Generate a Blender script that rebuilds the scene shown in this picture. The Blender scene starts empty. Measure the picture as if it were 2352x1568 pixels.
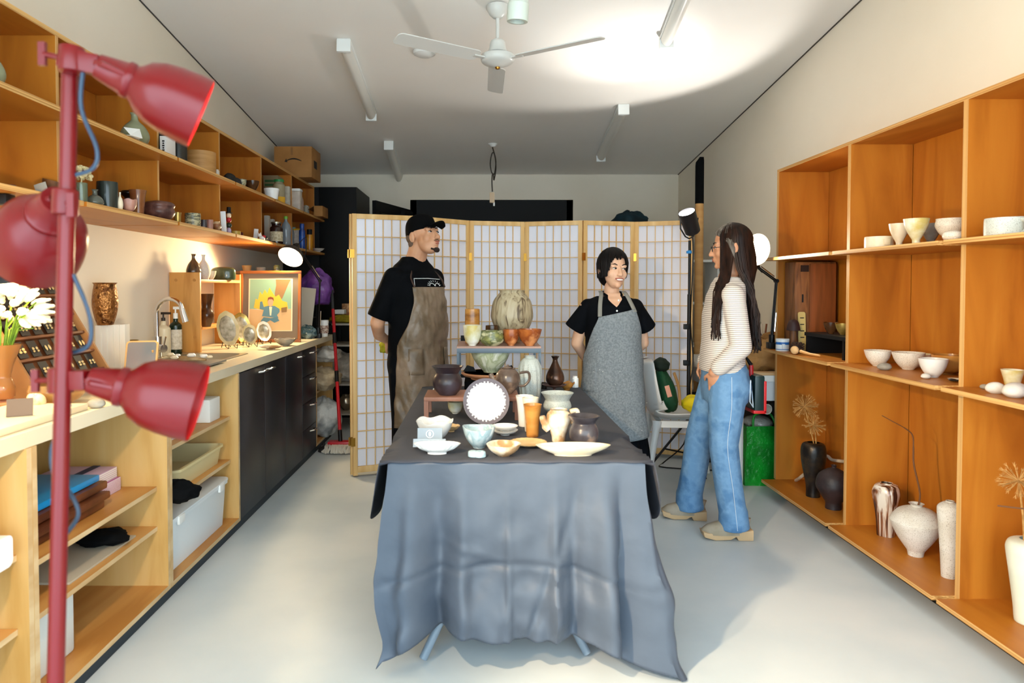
import bpy, bmesh, math, random
from mathutils import Vector, Matrix, Euler
random.seed(7)
PI = math.pi
SC = bpy.context.scene
COL = SC.collection
# ------------------------------------------------------------------ camera
F, PX, HZ, CH, PITCH = 1568.0, 1103.0, 659.0, 1.345, math.radians(1.5)
PYC = HZ + F*math.tan(PITCH)
cd = bpy.data.cameras.new('camera'); cam = bpy.data.objects.new('camera', cd); COL.objects.link(cam)
cam.location = (0, 0, CH); cam.rotation_euler = (PI/2-PITCH, 0, 0)
cd.sensor_width = 36; cd.lens = 36*F/2352
cd.shift_x = (1176-PX)/2352; cd.shift_y = -(784-PYC)/2352
cd.clip_start = .05; cd.clip_end = 100
cd.dof.use_dof = True; cd.dof.focus_distance = 4.1; cd.dof.aperture_fstop = 3.2
SC.camera = cam
# ------------------------------------------------------------------ daylight and exposure
w = bpy.data.worlds.new('overcast daylight'); SC.world = w; w.use_nodes = True
bg = w.node_tree.nodes['Background']; bg.inputs[0].default_value = (.70, .88, 1.0, 1); bg.inputs[1].default_value = 6.4
vs = SC.view_settings; vs.view_transform = 'Standard'; vs.look = 'None'; vs.gamma = 1; vs.use_curve_mapping = False
vs.exposure = 0.1
# ------------------------------------------------------------------ pixel -> place
def ray(px, py):
    u = (px-PX)/F; v = (PYC-py)/F; c, s = math.cos(PITCH), math.sin(PITCH)
    return Vector((u, c+v*s, v*c-s))
def onY(px, py, Y): d = ray(px, py); k = Y/d.y; return Vector((d.x*k, Y, CH+d.z*k))
def onX(px, py, X): d = ray(px, py); k = X/d.x; return Vector((X, d.y*k, CH+d.z*k))
def onZ(px, py, Z=0.): d = ray(px, py); k = (Z-CH)/d.z; return Vector((d.x*k, d.y*k, Z))
# ------------------------------------------------------------------ materials
def lin(h):
    if not isinstance(h, str): return tuple(h)
    h = h.lstrip('#'); o = []
    for i in (0, 2, 4):
        c = int(h[i:i+2], 16)/255; o.append(c/12.92 if c <= .04045 else ((c+.055)/1.055)**2.4)
    return tuple(o)
MATS = {}
def mat(name, c1, c2=None, rough=.5, metal=0, scale=6, st=(1, 1, 1), bump=0, bscale=None, detail=4, trans=0, ior=1.45, emit=0, alpha=1,
        spec=.5, lo=.38, hi=.62, c3=None, spk=None, spkscale=90, coat=0, sheen=0, kind='noise', sss=0, ecol=None, dist=0):
    if name in MATS: return MATS[name]
    m = bpy.data.materials.new(name); m.use_nodes = True; N = m.node_tree.nodes; L = m.node_tree.links
    b = N['Principled BSDF']; I = b.inputs
    I['Roughness'].default_value = rough; I['Metallic'].default_value = metal; I['IOR'].default_value = ior
    I['Transmission Weight'].default_value = trans; I['Alpha'].default_value = alpha; I['Coat Weight'].default_value = coat
    I['Sheen Weight'].default_value = sheen; I['Specular IOR Level'].default_value = spec
    if sss: I['Subsurface Weight'].default_value = sss; I['Subsurface Radius'].default_value = (.012, .005, .003); I['Subsurface Scale'].default_value = 1
    a = lin(c1); I['Base Color'].default_value = (*a, 1)
    if emit: I['Emission Color'].default_value = (*lin(ecol or c1), 1); I['Emission Strength'].default_value = emit
    tc = mp = None
    def coords(sc):
        nonlocal tc
        if tc is None: tc = N.new('ShaderNodeTexCoord')
        q = N.new('ShaderNodeMapping'); q.inputs['Scale'].default_value = (st[0]*sc, st[1]*sc, st[2]*sc); L.new(tc.outputs['Object'], q.inputs[0]); return q
    out = None
    if c2:
        q = coords(scale)
        if kind == 'wave':
            n = N.new('ShaderNodeTexWave'); n.inputs['Scale'].default_value = 1; n.inputs['Distortion'].default_value = dist; n.inputs['Detail'].default_value = 2; n.bands_direction = 'Z'; fo = n.outputs['Fac']
        elif kind == 'voronoi':
            n = N.new('ShaderNodeTexVoronoi'); n.inputs['Scale'].default_value = 1; fo = n.outputs['Distance']
        else:
            n = N.new('ShaderNodeTexNoise'); n.inputs['Scale'].default_value = 1; n.inputs['Detail'].default_value = detail; n.inputs['Distortion'].default_value = dist; fo = n.outputs['Fac']
        L.new(q.outputs[0], n.inputs['Vector'])
        r = N.new('ShaderNodeValToRGB'); e = r.color_ramp.elements
        e[0].position = lo; e[0].color = (*a, 1); e[1].position = hi; e[1].color = (*lin(c2), 1)
        if c3: x = e.new((lo+hi)/2); x.color = (*lin(c3), 1)
        L.new(fo, r.inputs[0]); out = r.outputs[0]
    if spk:
        q = coords(spkscale); n = N.new('ShaderNodeTexNoise'); n.inputs['Scale'].default_value = 1; n.inputs['Detail'].default_value = 1; L.new(q.outputs[0], n.inputs['Vector'])
        r = N.new('ShaderNodeValToRGB'); e = r.color_ramp.elements; e[0].position = .63; e[0].color = (0, 0, 0, 1); e[1].position = .69; e[1].color = (1, 1, 1, 1); L.new(n.outputs['Fac'], r.inputs[0])
        mx = N.new('ShaderNodeMix'); mx.data_type = 'RGBA'; L.new(r.outputs[0], mx.inputs[0])
        if out: L.new(out, mx.inputs[6])
        else: mx.inputs[6].default_value = (*a, 1)
        mx.inputs[7].default_value = (*lin(spk), 1); out = mx.outputs[2]
    if out: L.new(out, I['Base Color'])
    if bump:
        q = coords(bscale or scale); n = N.new('ShaderNodeTexNoise'); n.inputs['Scale'].default_value = 1; n.inputs['Detail'].default_value = 3; L.new(q.outputs[0], n.inputs['Vector'])
        bp = N.new('ShaderNodeBump'); bp.inputs['Strength'].default_value = min(1, bump); bp.inputs['Distance'].default_value = .02 if bump > .3 else .006
        L.new(n.outputs['Fac'], bp.inputs['Height']); L.new(bp.outputs[0], I['Normal'])
    MATS[name] = m; return m
# ------------------------------------------------------------------ mesh builder
def cat(pts, k=4):
    """smooth a profile with a Catmull-Rom spline"""
    if len(pts) < 3: return pts
    P = [pts[0]]+list(pts)+[pts[-1]]; o = []
    for i in range(1, len(P)-2):
        p0, p1, p2, p3 = [Vector(q) for q in P[i-1:i+3]]
        for j in range(k):
            t = j/k; o.append(tuple(.5*((2*p1)+(p2-p0)*t+(2*p0-5*p1+4*p2-p3)*t*t+(3*p1-p0-3*p2+p3)*t**3)))
    o.append(tuple(pts[-1])); return o
WO = {}
def frame(d):
    d = Vector(d).normalized(); a = Vector((0, 0, 1)) if abs(d.z) < .9 else Vector((1, 0, 0))
    x = a.cross(d).normalized(); return x, d.cross(x)
class MB:
    def __init__(s): s.v = []; s.f = []; s.m = []
    def add(s, v, f, mi=0, T=None):
        k = len(s.v); s.v += [tuple(T @ Vector(p)) if T else tuple(p) for p in v]
        s.f += [tuple(i+k for i in q) for q in f]; s.m += [mi]*len(f); return s
    def box(s, x0, x1, y0, y1, z0, z1, mi=0, em=None, T=None):
        v = [(x, y, z) for z in (z0, z1) for y in (y0, y1) for x in (x0, x1)]
        f = {'-z': (0, 2, 3, 1), '+z': (4, 5, 7, 6), '-y': (0, 1, 5, 4), '+y': (2, 6, 7, 3), '-x': (0, 4, 6, 2), '+x': (1, 3, 7, 5)}
        k = len(s.f); s.add(v, list(f.values()), mi, T)
        if em:
            for i, n in enumerate(f):
                if n in em: s.m[k+i] = em[n]
        return s
    def cbox(s, c, d, mi=0, T=None): return s.box(c[0]-d[0]/2, c[0]+d[0]/2, c[1]-d[1]/2, c[1]+d[1]/2, c[2]-d[2]/2, c[2]+d[2]/2, mi, None, T)
    def tube(s, pts, r, n=8, mi=0, closed=False, cap=True, T=None):
        pts = [Vector(p) for p in pts]; k = len(pts); v = []; f = []
        R = r if isinstance(r, (list, tuple)) else [r]*k; px = None
        for i, p in enumerate(pts):
            d = (pts[(i+1) % k]-pts[i-1]) if closed else (pts[min(i+1, k-1)]-pts[max(i-1, 0)])
            if d.length < 1e-9: d = Vector((0, 0, 1))
            d.normalize()
            if px is None: x, y = frame(d)
            else:
                x = px-d*px.dot(d)
                x = x.normalized() if x.length > 1e-6 else frame(d)[0]
                y = d.cross(x)
            px = x
            for j in range(n): t = 2*PI*j/n; v.append(p+(x*math.cos(t)+y*math.sin(t))*R[i])
        for i in range(k if closed else k-1):
            for j in range(n): a = i*n+j; b = i*n+(j+1) % n; c = ((i+1) % k)*n; f.append((a, b, c+(j+1) % n, c+j))
        if cap and not closed: f.append(tuple(range(n))[::-1]); f.append(tuple((k-1)*n+j for j in range(n)))
        return s.add(v, f, mi, T)
    def cyl(s, p0, p1, r0, r1=None, n=20, mi=0, T=None): return s.tube([p0, p1], [r0, r0 if r1 is None else r1], n, mi, T=T)
    def lathe(s, prof, n=36, c=(0, 0, 0), fn=None, mi=0, T=None, mif=None):
        v = []; f = []; idx = []; ms = []
        for r, z in prof:
            if r < 1e-5: idx.append([len(v)]*n); v.append((c[0], c[1], c[2]+z)); continue
            row = []
            for j in range(n):
                t = 2*PI*j/n; x, y, zz = r*math.cos(t), r*math.sin(t), z
                if fn: x, y, zz = fn(x, y, zz, t)
                row.append(len(v)); v.append((c[0]+x, c[1]+y, c[2]+zz))
            idx.append(row)
        for i in range(len(prof)-1):
            for j in range(n):
                q = [idx[i][j], idx[i][(j+1) % n], idx[i+1][(j+1) % n], idx[i+1][j]]
                u = [];
                for a in q:
                    if a not in u: u.append(a)
                if len(u) > 2: f.append(tuple(u)); ms.append(mif(i) if mif else mi)
        k = len(s.m); s.add(v, f, mi, T); s.m[k:] = ms; return s
    def ell(s, c, r, R=None, n=20, m=12, mi=0, T=None):
        v = []; f = []; R = R or Matrix.Identity(3); c = Vector(c)
        for i in range(m+1):
            a = PI*i/m
            for j in range(n): t = 2*PI*j/n; v.append(c+R @ Vector((r[0]*math.sin(a)*math.cos(t), r[1]*math.sin(a)*math.sin(t), -r[2]*math.cos(a))))
        for i in range(m):
            for j in range(n): a = i*n+j; b = i*n+(j+1) % n; f.append((a, b, b+n, a+n))
        return s.add(v, f, mi, T)
    def prism(s, poly, h0, h1, ax='z', mi=0, T=None):
        k = len(poly); P = {'z': lambda a, b, h: (a, b, h), 'y': lambda a, b, h: (a, h, b), 'x': lambda a, b, h: (h, a, b)}[ax]
        v = [P(a, b, h0) for a, b in poly]+[P(a, b, h1) for a, b in poly]
        f = [tuple(range(k))[::-1], tuple(range(k, 2*k))]+[(i, (i+1) % k, (i+1) % k+k, i+k) for i in range(k)]
        return s.add(v, f, mi, T)
    def grid(s, fn, nu, nv, mi=0, closeu=False, T=None, thick=0):
        v = []; f = []; cu = nu if closeu else nu+1
        for j in range(nv+1):
            for i in range(cu): v.append(Vector(fn(i/nu, j/nv)))
        for j in range(nv):
            for i in range(nu): a = j*cu+i; b = j*cu+(i+1) % cu; f.append((a, b, b+cu, a+cu))
        return s.add(v, f, mi, T)
    def build(s, name, mats, parent=None, loc=None, rot=None, world=True, smooth=35, bevel=0, solid=0, sub=0, bseg=2):
        if not isinstance(mats, (list, tuple)): mats = [mats]
        off = Vector((0, 0, 0))
        if parent is not None and loc is None and world: off = WO.get(parent.name, off)
        me = bpy.data.meshes.new(name)
        me.from_pydata([(p[0]-off.x, p[1]-off.y, p[2]-off.z) for p in s.v], [], s.f)
        for m in mats: me.materials.append(m)
        if len(mats) > 1: me.polygons.foreach_set('material_index', s.m)
        bm = bmesh.new(); bm.from_mesh(me)
        bmesh.ops.remove_doubles(bm, verts=bm.verts, dist=1e-6)
        bmesh.ops.recalc_face_normals(bm, faces=bm.faces)
        if bevel:
            bmesh.ops.bevel(bm, geom=[e for e in bm.edges if e.is_manifold and e.calc_face_angle(0) > .6], offset=bevel, segments=bseg, profile=.6, affect='EDGES', clamp_overlap=True)
        bm.to_mesh(me); bm.free()
        if smooth: me.polygons.foreach_set('use_smooth', [True]*len(me.polygons)); me.set_sharp_from_angle(angle=math.radians(smooth))
        o = bpy.data.objects.new(name, me); COL.objects.link(o)
        if parent is not None: o.parent = parent
        if loc is not None: o.location = loc
        if rot is not None: o.rotation_euler = rot if not isinstance(rot, (int, float)) else (0, 0, rot)
        WO[o.name] = (WO.get(parent.name, Vector((0, 0, 0))) if parent is not None else Vector((0, 0, 0)))+o.location
        if solid: md = o.modifiers.new('thickness', 'SOLIDIFY'); md.thickness = solid; md.offset = 0
        if sub: md = o.modifiers.new('smooth', 'SUBSURF'); md.levels = md.render_levels = sub
        return o
def tag(o, label, category=None, group=None, kind=None):
    o['label'] = label
    if category: o['category'] = category
    if group: o['group'] = group
    if kind: o['kind'] = kind
    return o
def thing(name, label, category, loc=(0, 0, 0), rotz=0, group=None):
    o = bpy.data.objects.new(name, None); COL.objects.link(o); o.location = loc; o.rotation_euler = (0, 0, rotz) if isinstance(rotz, (int, float)) else rotz
    o.empty_display_size = .05; WO[o.name] = Vector(loc); return tag(o, label, category, group)
def struct(o, label): o['kind'] = 'structure'; o['label'] = label; return o
def dup(o, loc=None, parent=None, rot=None):
    c = o.copy(); COL.objects.link(c)
    if parent is not None: c.parent = parent
    if loc is not None: c.location = loc
    if rot is not None: c.rotation_euler = rot
    WO[c.name] = WO.get(o.name, Vector()) if loc is None else Vector(loc); return c
def duptree(o, loc, rot=None, label=None):
    c = o.copy(); COL.objects.link(c); c.location = loc; WO[c.name] = Vector(loc)
    if rot is not None: c.rotation_euler = rot
    if label: c['label'] = label
    for ch in o.children:
        d = ch.copy(); COL.objects.link(d); d.parent = c
        for g in ch.children: e = g.copy(); COL.objects.link(e); e.parent = d
    return c
# ------------------------------------------------------------------ shared materials
WALL = mat('wall paint', '#efe5d3', '#eadfcb', rough=.7, scale=1.2)
CEIL = mat('ceiling paint', '#f2eee7', '#eee9e1', rough=.8, scale=.8)
CONC = mat('sealed concrete', '#bcc6cb', '#d2d7d8', c3='#c8d0d3', rough=.42, scale=1.1, detail=6, bump=.02, bscale=14)
WV = mat('varnished plywood upright', '#c27c28', '#9c5814', c3='#b56d1f', rough=.42, scale=3, st=(2.2, 2.2, .35), detail=5, dist=1.2, lo=.3, hi=.75)
WH = mat('varnished plywood board', '#be7826', '#a3611a', c3='#b36c1f', rough=.42, scale=3, st=(2.2, .35, 2.2), detail=5, dist=1.2, lo=.3, hi=.75)
EDGE = mat('plywood edge', '#dcae6c', '#b27f42', rough=.55, scale=1, st=(60, .6, 190), detail=2, lo=.4, hi=.6)
EDGEV = mat('plywood edge upright', '#dcae6c', '#b8854a', rough=.55, scale=1, st=(60, 230, .6), detail=2, lo=.35, hi=.65)
PALEW = mat('pale plywood', '#d3ad70', '#c0934f', c3='#cda362', rough=.5, scale=3, st=(2, 2, .3), detail=5, dist=1)
PALEH = mat('pale plywood board', '#cf9a58', '#b57a3a', c3='#c58d4a', rough=.5, scale=3, st=(2, .3, 2), detail=5, dist=1)
PEDGE = mat('worn pale edge', '#d8bd92', '#c3a070', rough=.6, scale=1, st=(40, 3, 14), detail=3)
LAM = mat('cream laminate', '#e3d8bd', '#dccfb0', rough=.32, scale=2)
DARK = mat('dark laminate', '#2c2d34', '#1e1f25', rough=.35, scale=3)
KICK = mat('dark kickboard', '#1b2833', rough=.5)
BLACK = mat('black paint', '#08090b', rough=.55, spec=.25)
BLKM = mat('black metal', '#121214', rough=.4, metal=.3)
CHROME = mat('chrome', '#e8e8ea', rough=.12, metal=1)
STEEL = mat('brushed steel', '#b9b3a4', rough=.28, metal=1)
WHITE = mat('white plastic', '#eef0ee', rough=.35)
WPAINT = mat('white enamel', '#e9ebe8', rough=.35)
PINE = mat('pine screen frame', '#e8c285', '#d6a764', rough=.5, scale=4, st=(4, 4, .3), detail=4)
PAPER = mat('shoji paper', '#e8e6ee', rough=.8)
GLASS = mat('clear glass', '#f4f8f6', rough=.03, trans=1, ior=1.45)
GLUE = mat('bulb glow', '#fff4e0', emit=14)
CARD = mat('cardboard', '#a8763f', '#9a6a36', rough=.8, scale=5)
INK = mat('black print', '#191614', rough=.6)
CLOTHK = mat('black cloth', '#050608', rough=.9, spec=.15)
# ------------------------------------------------------------------ room
XL, XR, YB, YF = -2.02, 2.26, 7.82, -.55
def ceilz(y): return 2.627+.112*(YB-y)
m = MB().box(XL-.3, XR+.3, -9, YB+.2, -.1, 0); struct(m.build('floor', CONC, smooth=0), 'pale sealed concrete floor')
def slab(x0, x1, y0, y1):
    v = [(x0, y0, ceilz(y0)), (x1, y0, ceilz(y0)), (x1, y1, ceilz(y1)), (x0, y1, ceilz(y1))]
    v += [(a, b, c+.12) for a, b, c in v]
    return MB().add(v, [(0, 3, 2, 1), (4, 5, 6, 7), (0, 1, 5, 4), (1, 2, 6, 5), (2, 3, 7, 6), (3, 0, 4, 7)])
struct(slab(XL-.2, XR+.2, YF, YB+.15).build('ceiling', CEIL, smooth=0), 'white ceiling sloping down to the back wall')
for nm, x0, x1, lb in (('wall_left', XL-.15, XL, 'warm white wall behind the sink counter'), ('wall_right', XR, XR+.15, 'warm white wall behind the tall display shelves')):
    m = MB().prism([(YF, 0), (YB, 0), (YB, ceilz(YB)), (YF, ceilz(YF))], x0, x1, 'x'); struct(m.build(nm, WALL, smooth=0), lb)
# back wall with the door opening
DX0, DX1, DZ = -.80, 1.06, 2.34
m = MB().box(XL, DX0, YB, YB+.15, 0, ceilz(YB)).box(DX1, XR, YB, YB+.15, 0, ceilz(YB)).box(DX0, DX1, YB, YB+.15, DZ, ceilz(YB))
struct(m.build('wall_back', WALL, smooth=0), 'warm white back wall above the black doors')
m = MB().prism([(XL-.15, 2.5), (XR+.15, 2.5), (XR+.15, ceilz(YF)), (XL-.15, ceilz(YF))], YF-.15, YF, 'y'); struct(m.build('added_front_lintel', WALL, smooth=0), 'unseen warm white lintel added above the open shop front')  # added out of view to keep high daylight off ceiling and upper shelves
SHAD = mat('painted shadow line', '#4a4540', rough=.8)  # dark colour standing for the shadow line where wall meets ceiling
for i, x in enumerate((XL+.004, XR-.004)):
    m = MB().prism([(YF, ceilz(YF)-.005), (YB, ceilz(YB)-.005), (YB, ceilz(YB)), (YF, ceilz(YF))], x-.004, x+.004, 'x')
    struct(m.build('painted_shadow_line_%d' % (i+1), SHAD, smooth=0), 'thin dark strip painted as the shadow line between the %s wall and the ceiling' % ('left', 'right')[i])
# black glazed doors in the back wall
d = MB().box(DX0, DX1, YB+.02, YB+.1, DZ-.24, DZ).box(DX0, DX0+.07, YB+.02, YB+.1, 0, DZ).box(DX1-.07, DX1, YB+.02, YB+.1, 0, DZ).box(.12, .21, YB+.02, YB+.1, 0, DZ-.24)
dr = d.build('door_1', BLACK, smooth=0); struct(dr, 'black framed glazed back doors')
DGL = mat('dim door glass', '#6b5a48', '#3c342c', rough=.1, scale=2)
BLIND = mat('cream blind', '#c9bda4', rough=.6)
for x0, x1 in ((DX0+.07, .12), (.21, DX1-.07)):
    MB().box(x0, x1, YB+.05, YB+.06, 0, DZ-.24).build('pane', DGL, dr, smooth=0)
    MB().box(x0, x1, YB+.03, YB+.045, DZ-.31, DZ-.26).build('blind', BLIND, dr, smooth=0)
# open black door leaf with its closer
lf = thing('open_door_leaf', 'black framed door leaf standing open beside the black cupboard', 'door', (-.80, YB-.01, 0), math.atan2(-.88, -.27))
LW, LH = .93, 2.22
m = MB().box(0, LW, -.02, .02, LH-.1, LH).box(0, LW, -.02, .02, .02, .25).box(0, .09, -.02, .02, .25, LH-.1).box(LW-.09, LW, -.02, .02, .25, LH-.1)
m.build('leaf_frame', BLACK, lf, world=False, loc=(0, 0, 0), smooth=0)
MB().box(.09, LW-.09, -.005, .005, .25, LH-.1).build('pane', mat('dark leaf glass', '#3a3a34', rough=.08), lf, loc=(0, 0, 0), smooth=0)
MB().box(.08, .3, .02, .07, LH-.085, LH-.03).cyl((.2, .045, LH-.06), (.5, .03, LH-.12), .008).build('door_closer', BLKM, lf, loc=(0, 0, 0))
# tall black cupboard in the back left corner
t = thing('tall_cupboard', 'tall matt black cupboard filling the back left corner', 'cupboard', (-1.64, 7.4, 0))
MB().box(XL+.002, -1.262, 7.0, YB-.01, 0, 2.365).build('cupboard_body', BLACK, t, smooth=0)
for a, b in ((XL+.004, -1.645), (-1.637, -1.264)): MB().box(a, b, 6.982, 7.0, .05, 2.36).build('cupboard_door', BLACK, t, bevel=.002)
# ------------------------------------------------------------------ left wall shelves
LY = [1.90, 2.75, 3.60, 4.445, 5.29, 6.14, 6.975]
ZB, ZM, ZT = 1.689, 2.026, 2.364
t = thing('wall_shelves', 'orange varnished plywood wall shelves in two tiers above the sink counter', 'shelf', (-1.8, 4.4, ZB-.02))
for y in LY: MB().box(-2.005, -1.69, y-.01, y+.01, ZB, ZT-.02, 0, {'+x': 1}).build('upright', [WV, EDGEV], t, smooth=0)
for i in range(6):
    for z in (ZB, ZM):
        y0, y1 = LY[i]+(.01 if z == ZM else -.008), LY[i+1]-(.01 if z == ZM else .016)
        xf = -1.585
        MB().box(-2.005, xf, LY[i]+.01, LY[i+1]-.01, z-.02, z, 0, {'+x': 1}).build('shelf_board', [WH, EDGE], t, smooth=0)
    MB().box(-2.018, -2.006, LY[i]-.01, LY[i+1]+.01, ZB-.02, ZT).build('back_panel', WV, t, smooth=0)
MB().box(-2.005, -1.69, LY[0]-.01, LY[-1]+.01, ZT-.02, ZT, 0, {'+x': 1}).build('top_board', [WH, EDGE], t, smooth=0)
# ------------------------------------------------------------------ right display shelves
RY = [4.40, 3.55, 2.70, 1.85]
RZ = [.098, .95, 1.53, 2.10]
t = thing('display_shelves', 'tall orange varnished plywood display shelves along the right wall', 'shelf', (2.08, 3.1, 0))
for y in RY: MB().box(1.918, 2.238, y-.0, y+.028, RZ[0] if y == RY[0] else RZ[0]-.018, RZ[3]-.018, 0, {'-x': 1}).build('upright', [WV, EDGEV], t, smooth=0)
for i in range(3):
    y0, y1 = RY[i+1]+.028, RY[i]
    for k, z in enumerate(RZ[:3]): MB().box(1.825, 2.238, y0+(.004 if k else 0), y1-(.004 if k else 0), z-.018, z, 0, {'-x': 1, '-y': 1}).build('shelf_board', [WH, EDGE], t, smooth=0)
    MB().box(2.24, 2.252, RY[i+1], RY[i]+.02, 0.08, RZ[3]).build('back_panel', WV, t, smooth=0)
MB().box(1.918, 2.238, RY[-1], RY[0]+.028, RZ[3]-.018, RZ[3], 0, {'-x': 1}).build('top_board', [WH, EDGE], t, smooth=0)
MB().box(1.935, 2.2, RY[-1], RY[0]-.12, 0, .08).build('plinth', BLACK, t, smooth=0)
# ------------------------------------------------------------------ left base units
XF = -1.326
m = MB().box(XL+.002, -1.345, 1.0, 6.13, 0, .055); struct(m.build('baseboard_left', KICK, smooth=0), 'dark kickboard under the counter units')
def openunit(y0, y1, shelves, label):
    t = thing('base_cabinet', label, 'cabinet', (-1.67, (y0+y1)/2, .055))
    for y, e in ((y0, 0), (y1-.022, 0)): MB().box(XL+.01, XF, y, y+.022, .055, .872, 0, {'+x': 1}).build('side_panel', [PALEW, PEDGE], t, smooth=0)
    MB().box(XL+.01, XF, y0+.022, y1-.022, .055, .075, 0, {'+x': 1}).build('bottom_board', [PALEH, PEDGE], t, smooth=0)
    for z, xb in shelves: MB().box(XL+.02, xb, y0+.023, y1-.023, z-.018, z, 0, {'+x': 1}).build('shelf_board', [PALEH, PEDGE], t, smooth=0)
    MB().box(XL+.002, XL+.01, y0, y1, .055, .872).build('back_panel', PALEW, t, smooth=0)
    return t
openunit(1.10, 2.005, [(.34, -1.36), (.56, -1.36)], 'open pale plywood cabinet nearest the shop front')
openunit(2.007, 2.895, [(.33, -1.37), (.50, -1.37)], 'open pale plywood cabinet holding the blue folder and wooden trays')
openunit(2.897, 3.745, [(.40, -1.37), (.64, -1.37)], 'open pale plywood cabinet holding the long white lidded tub')
openunit(5.50, 6.12, [(.47, -1.37)], 'open pale plywood cabinet stuffed with plastic bags')
t = thing('base_cabinet', 'dark laminate cupboard with three doors under the sink', 'cabinet', (-1.67, 4.4, .055))
MB().box(XL+.01, XF-.022, 3.747, 3.767, .055, .872).box(XL+.01, XF-.022, 5.05, 5.07, .055, .872).box(XL+.01, XF-.022, 3.767, 5.05, .055, .075).build('cabinet_body', PALEW, t, smooth=0)
def handle(p, parent, L=.10):
    MB().tube([(p[0], p[1]-L/2, p[2]), (p[0]+.028, p[1]-L/2+.012, p[2]+.004), (p[0]+.03, p[1]+L/2-.012, p[2]+.004), (p[0], p[1]+L/2, p[2])], .006, 8).build('handle', CHROME, parent)
for y0, y1, hy in ((3.75, 4.19, 4.12), (4.193, 4.63, 4.265), (4.633, 5.068, 4.985)):
    dd = MB().box(XF-.02, XF, y0, y1, .06, .868).build('cabinet_door', DARK, t, bevel=.0015)
    handle((XF, hy, .835), dd)
t = thing('base_cabinet', 'dark laminate unit of four drawers beside the sink cupboard', 'cabinet', (-1.67, 5.28, .055))
MB().box(XL+.01, XF-.022, 5.072, 5.498, .055, .872).build('cabinet_body', PALEW, t, smooth=0)
for k in range(4):
    z0 = .06+k*.2025
    dd = MB().box(XF-.02, XF, 5.074, 5.496, z0, z0+.199).build('drawer', DARK, t, bevel=.0015); handle((XF, 5.34, z0+.165), dd)
# worktop with the sink cut-out
SY0, SY1, SX0, SX1 = 3.50, 4.33, -1.86, -1.50
wt = MB().box(XL+.002, SX0, 1.0, 6.15, .873, .92).box(SX1, -1.33, 1.0, 6.15, .873, .92).box(SX0, SX1, 1.0, SY0, .873, .92).box(SX0, SX1, SY1, 6.15, .873, .92)
tag(wt.build('worktop', LAM, smooth=0, bevel=0), 'long cream laminate worktop along the left wall', 'worktop')
sk = thing('kitchen_sink', 'stainless steel sink set into the cream worktop', 'sink', ((SX0+SX1)/2, (SY0+SY1)/2, .78))
m = MB(); bx = [(SX0-.02, SX1+.02, SY0-.02, SY1+.02, .921), (SX0+.012, SX1-.012, SY0+.012, SY1-.012, .9215), (SX0+.03, SX1-.03, SY0+.35, SY1-.03, .9), (SX0+.05, SX1-.05, SY0+.38, SY1-.05, .79)]
def rr(x0, x1, y0, y1, r, n=6):
    o = []
    for cx, cy, a in ((x1-r, y1-r, 0), (x0+r, y1-r, PI/2), (x0+r, y0+r, PI), (x1-r, y0+r, 1.5*PI)):
        for k in range(n+1): o.append((cx+r*math.cos(a+PI/2*k/n), cy+r*math.sin(a+PI/2*k/n)))
    return o
def rrloft(rings, capb=True):
    """rings: (x0,x1,y0,y1,r,z)"""
    b = MB(); v = []; f = []; n = None
    for x0, x1, y0, y1, r, z in rings:
        p = rr(x0, x1, y0, y1, r); n = len(p); v += [(a, c, z) for a, c in p]
    for i in range(len(rings)-1):
        for j in range(n): a = i*n+j; c = i*n+(j+1) % n; f.append((a, c, c+n, a+n))
    if capb: f.append(tuple((len(rings)-1)*n+j for j in range(n)))
    return b.add(v, f)
rrloft([(SX0-.025, SX1+.025, SY0-.03, SY1+.03, .03, .9205), (SX0-.022, SX1+.022, SY0-.027, SY1+.027, .03, .9245), (SX0+.01, SX1-.01, SY0+.36, SY1-.01, .05, .924), (SX0+.012, SX1-.012, SY0+.365, SY1-.012, .05, .915), (SX0+.03, SX1-.03, SY0+.39, SY1-.03, .06, .80), (SX0+.08, SX1-.08, SY0+.44, SY1-.08, .05, .795)]).build('basin', STEEL, sk, smooth=40)
MB().lathe([(0, .797), (.035, .797), (.038, .8), (0, .8)], c=(-1.68, 4.1, 0), n=20).build('drain', CHROME, sk)
# ================================================================== ceiling fittings
def on_ceil(px, py):
    d = ray(px, py); k = (2.627+.112*YB-CH)/(d.z+.112*d.y); return Vector((d.x*k, d.y*k, CH+d.z*k))
CA = math.atan(.112)
CROT = Matrix.Rotation(-CA, 4, 'X')
DIFF = mat('batten diffuser', '#e4e2da', rough=.3)
def batten(near, far, label):
    """a fluorescent batten lying on the ceiling between two pixels"""
    a, b = on_ceil(*near), on_ceil(*far); d = b-a; L = d.length; c = (a+b)/2
    q = d.to_track_quat('Y', 'Z').to_euler()
    t = thing('ceiling_batten', label, 'light', c, q, 'fluorescent battens on the ceiling')
    MB().box(-.045, .045, -L/2, L/2, -.03, 0).build('housing', WPAINT, t, loc=(0, 0, 0), bevel=.003)
    MB().prism([(.04*math.cos(k*PI/10+PI), -.03+.055*math.sin(k*PI/10+PI)) for k in range(11)], -L/2+.03, L/2-.03, 'y').build('diffuser', DIFF, t, loc=(0, 0, 0), smooth=60)
    for s in (-1, 1): MB().box(-.047, .047, s*L/2-.016, s*L/2+.016, -.09, 0).build('end_cap', WPAINT, t, loc=(0, 0, 0), bevel=.008)
batten((790, 90), (853, 255), 'white fluorescent batten to the left of the ceiling fan')
batten((893, 324), (918, 408), 'short looking white batten near the black cupboard end of the ceiling')
batten((1432, 240), (1380, 352), 'white batten on the ceiling above the black-clad cardboard tube')
batten((1600, -90), (1530, 82), 'white batten in the bright spot of the tripod lamp')
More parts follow.
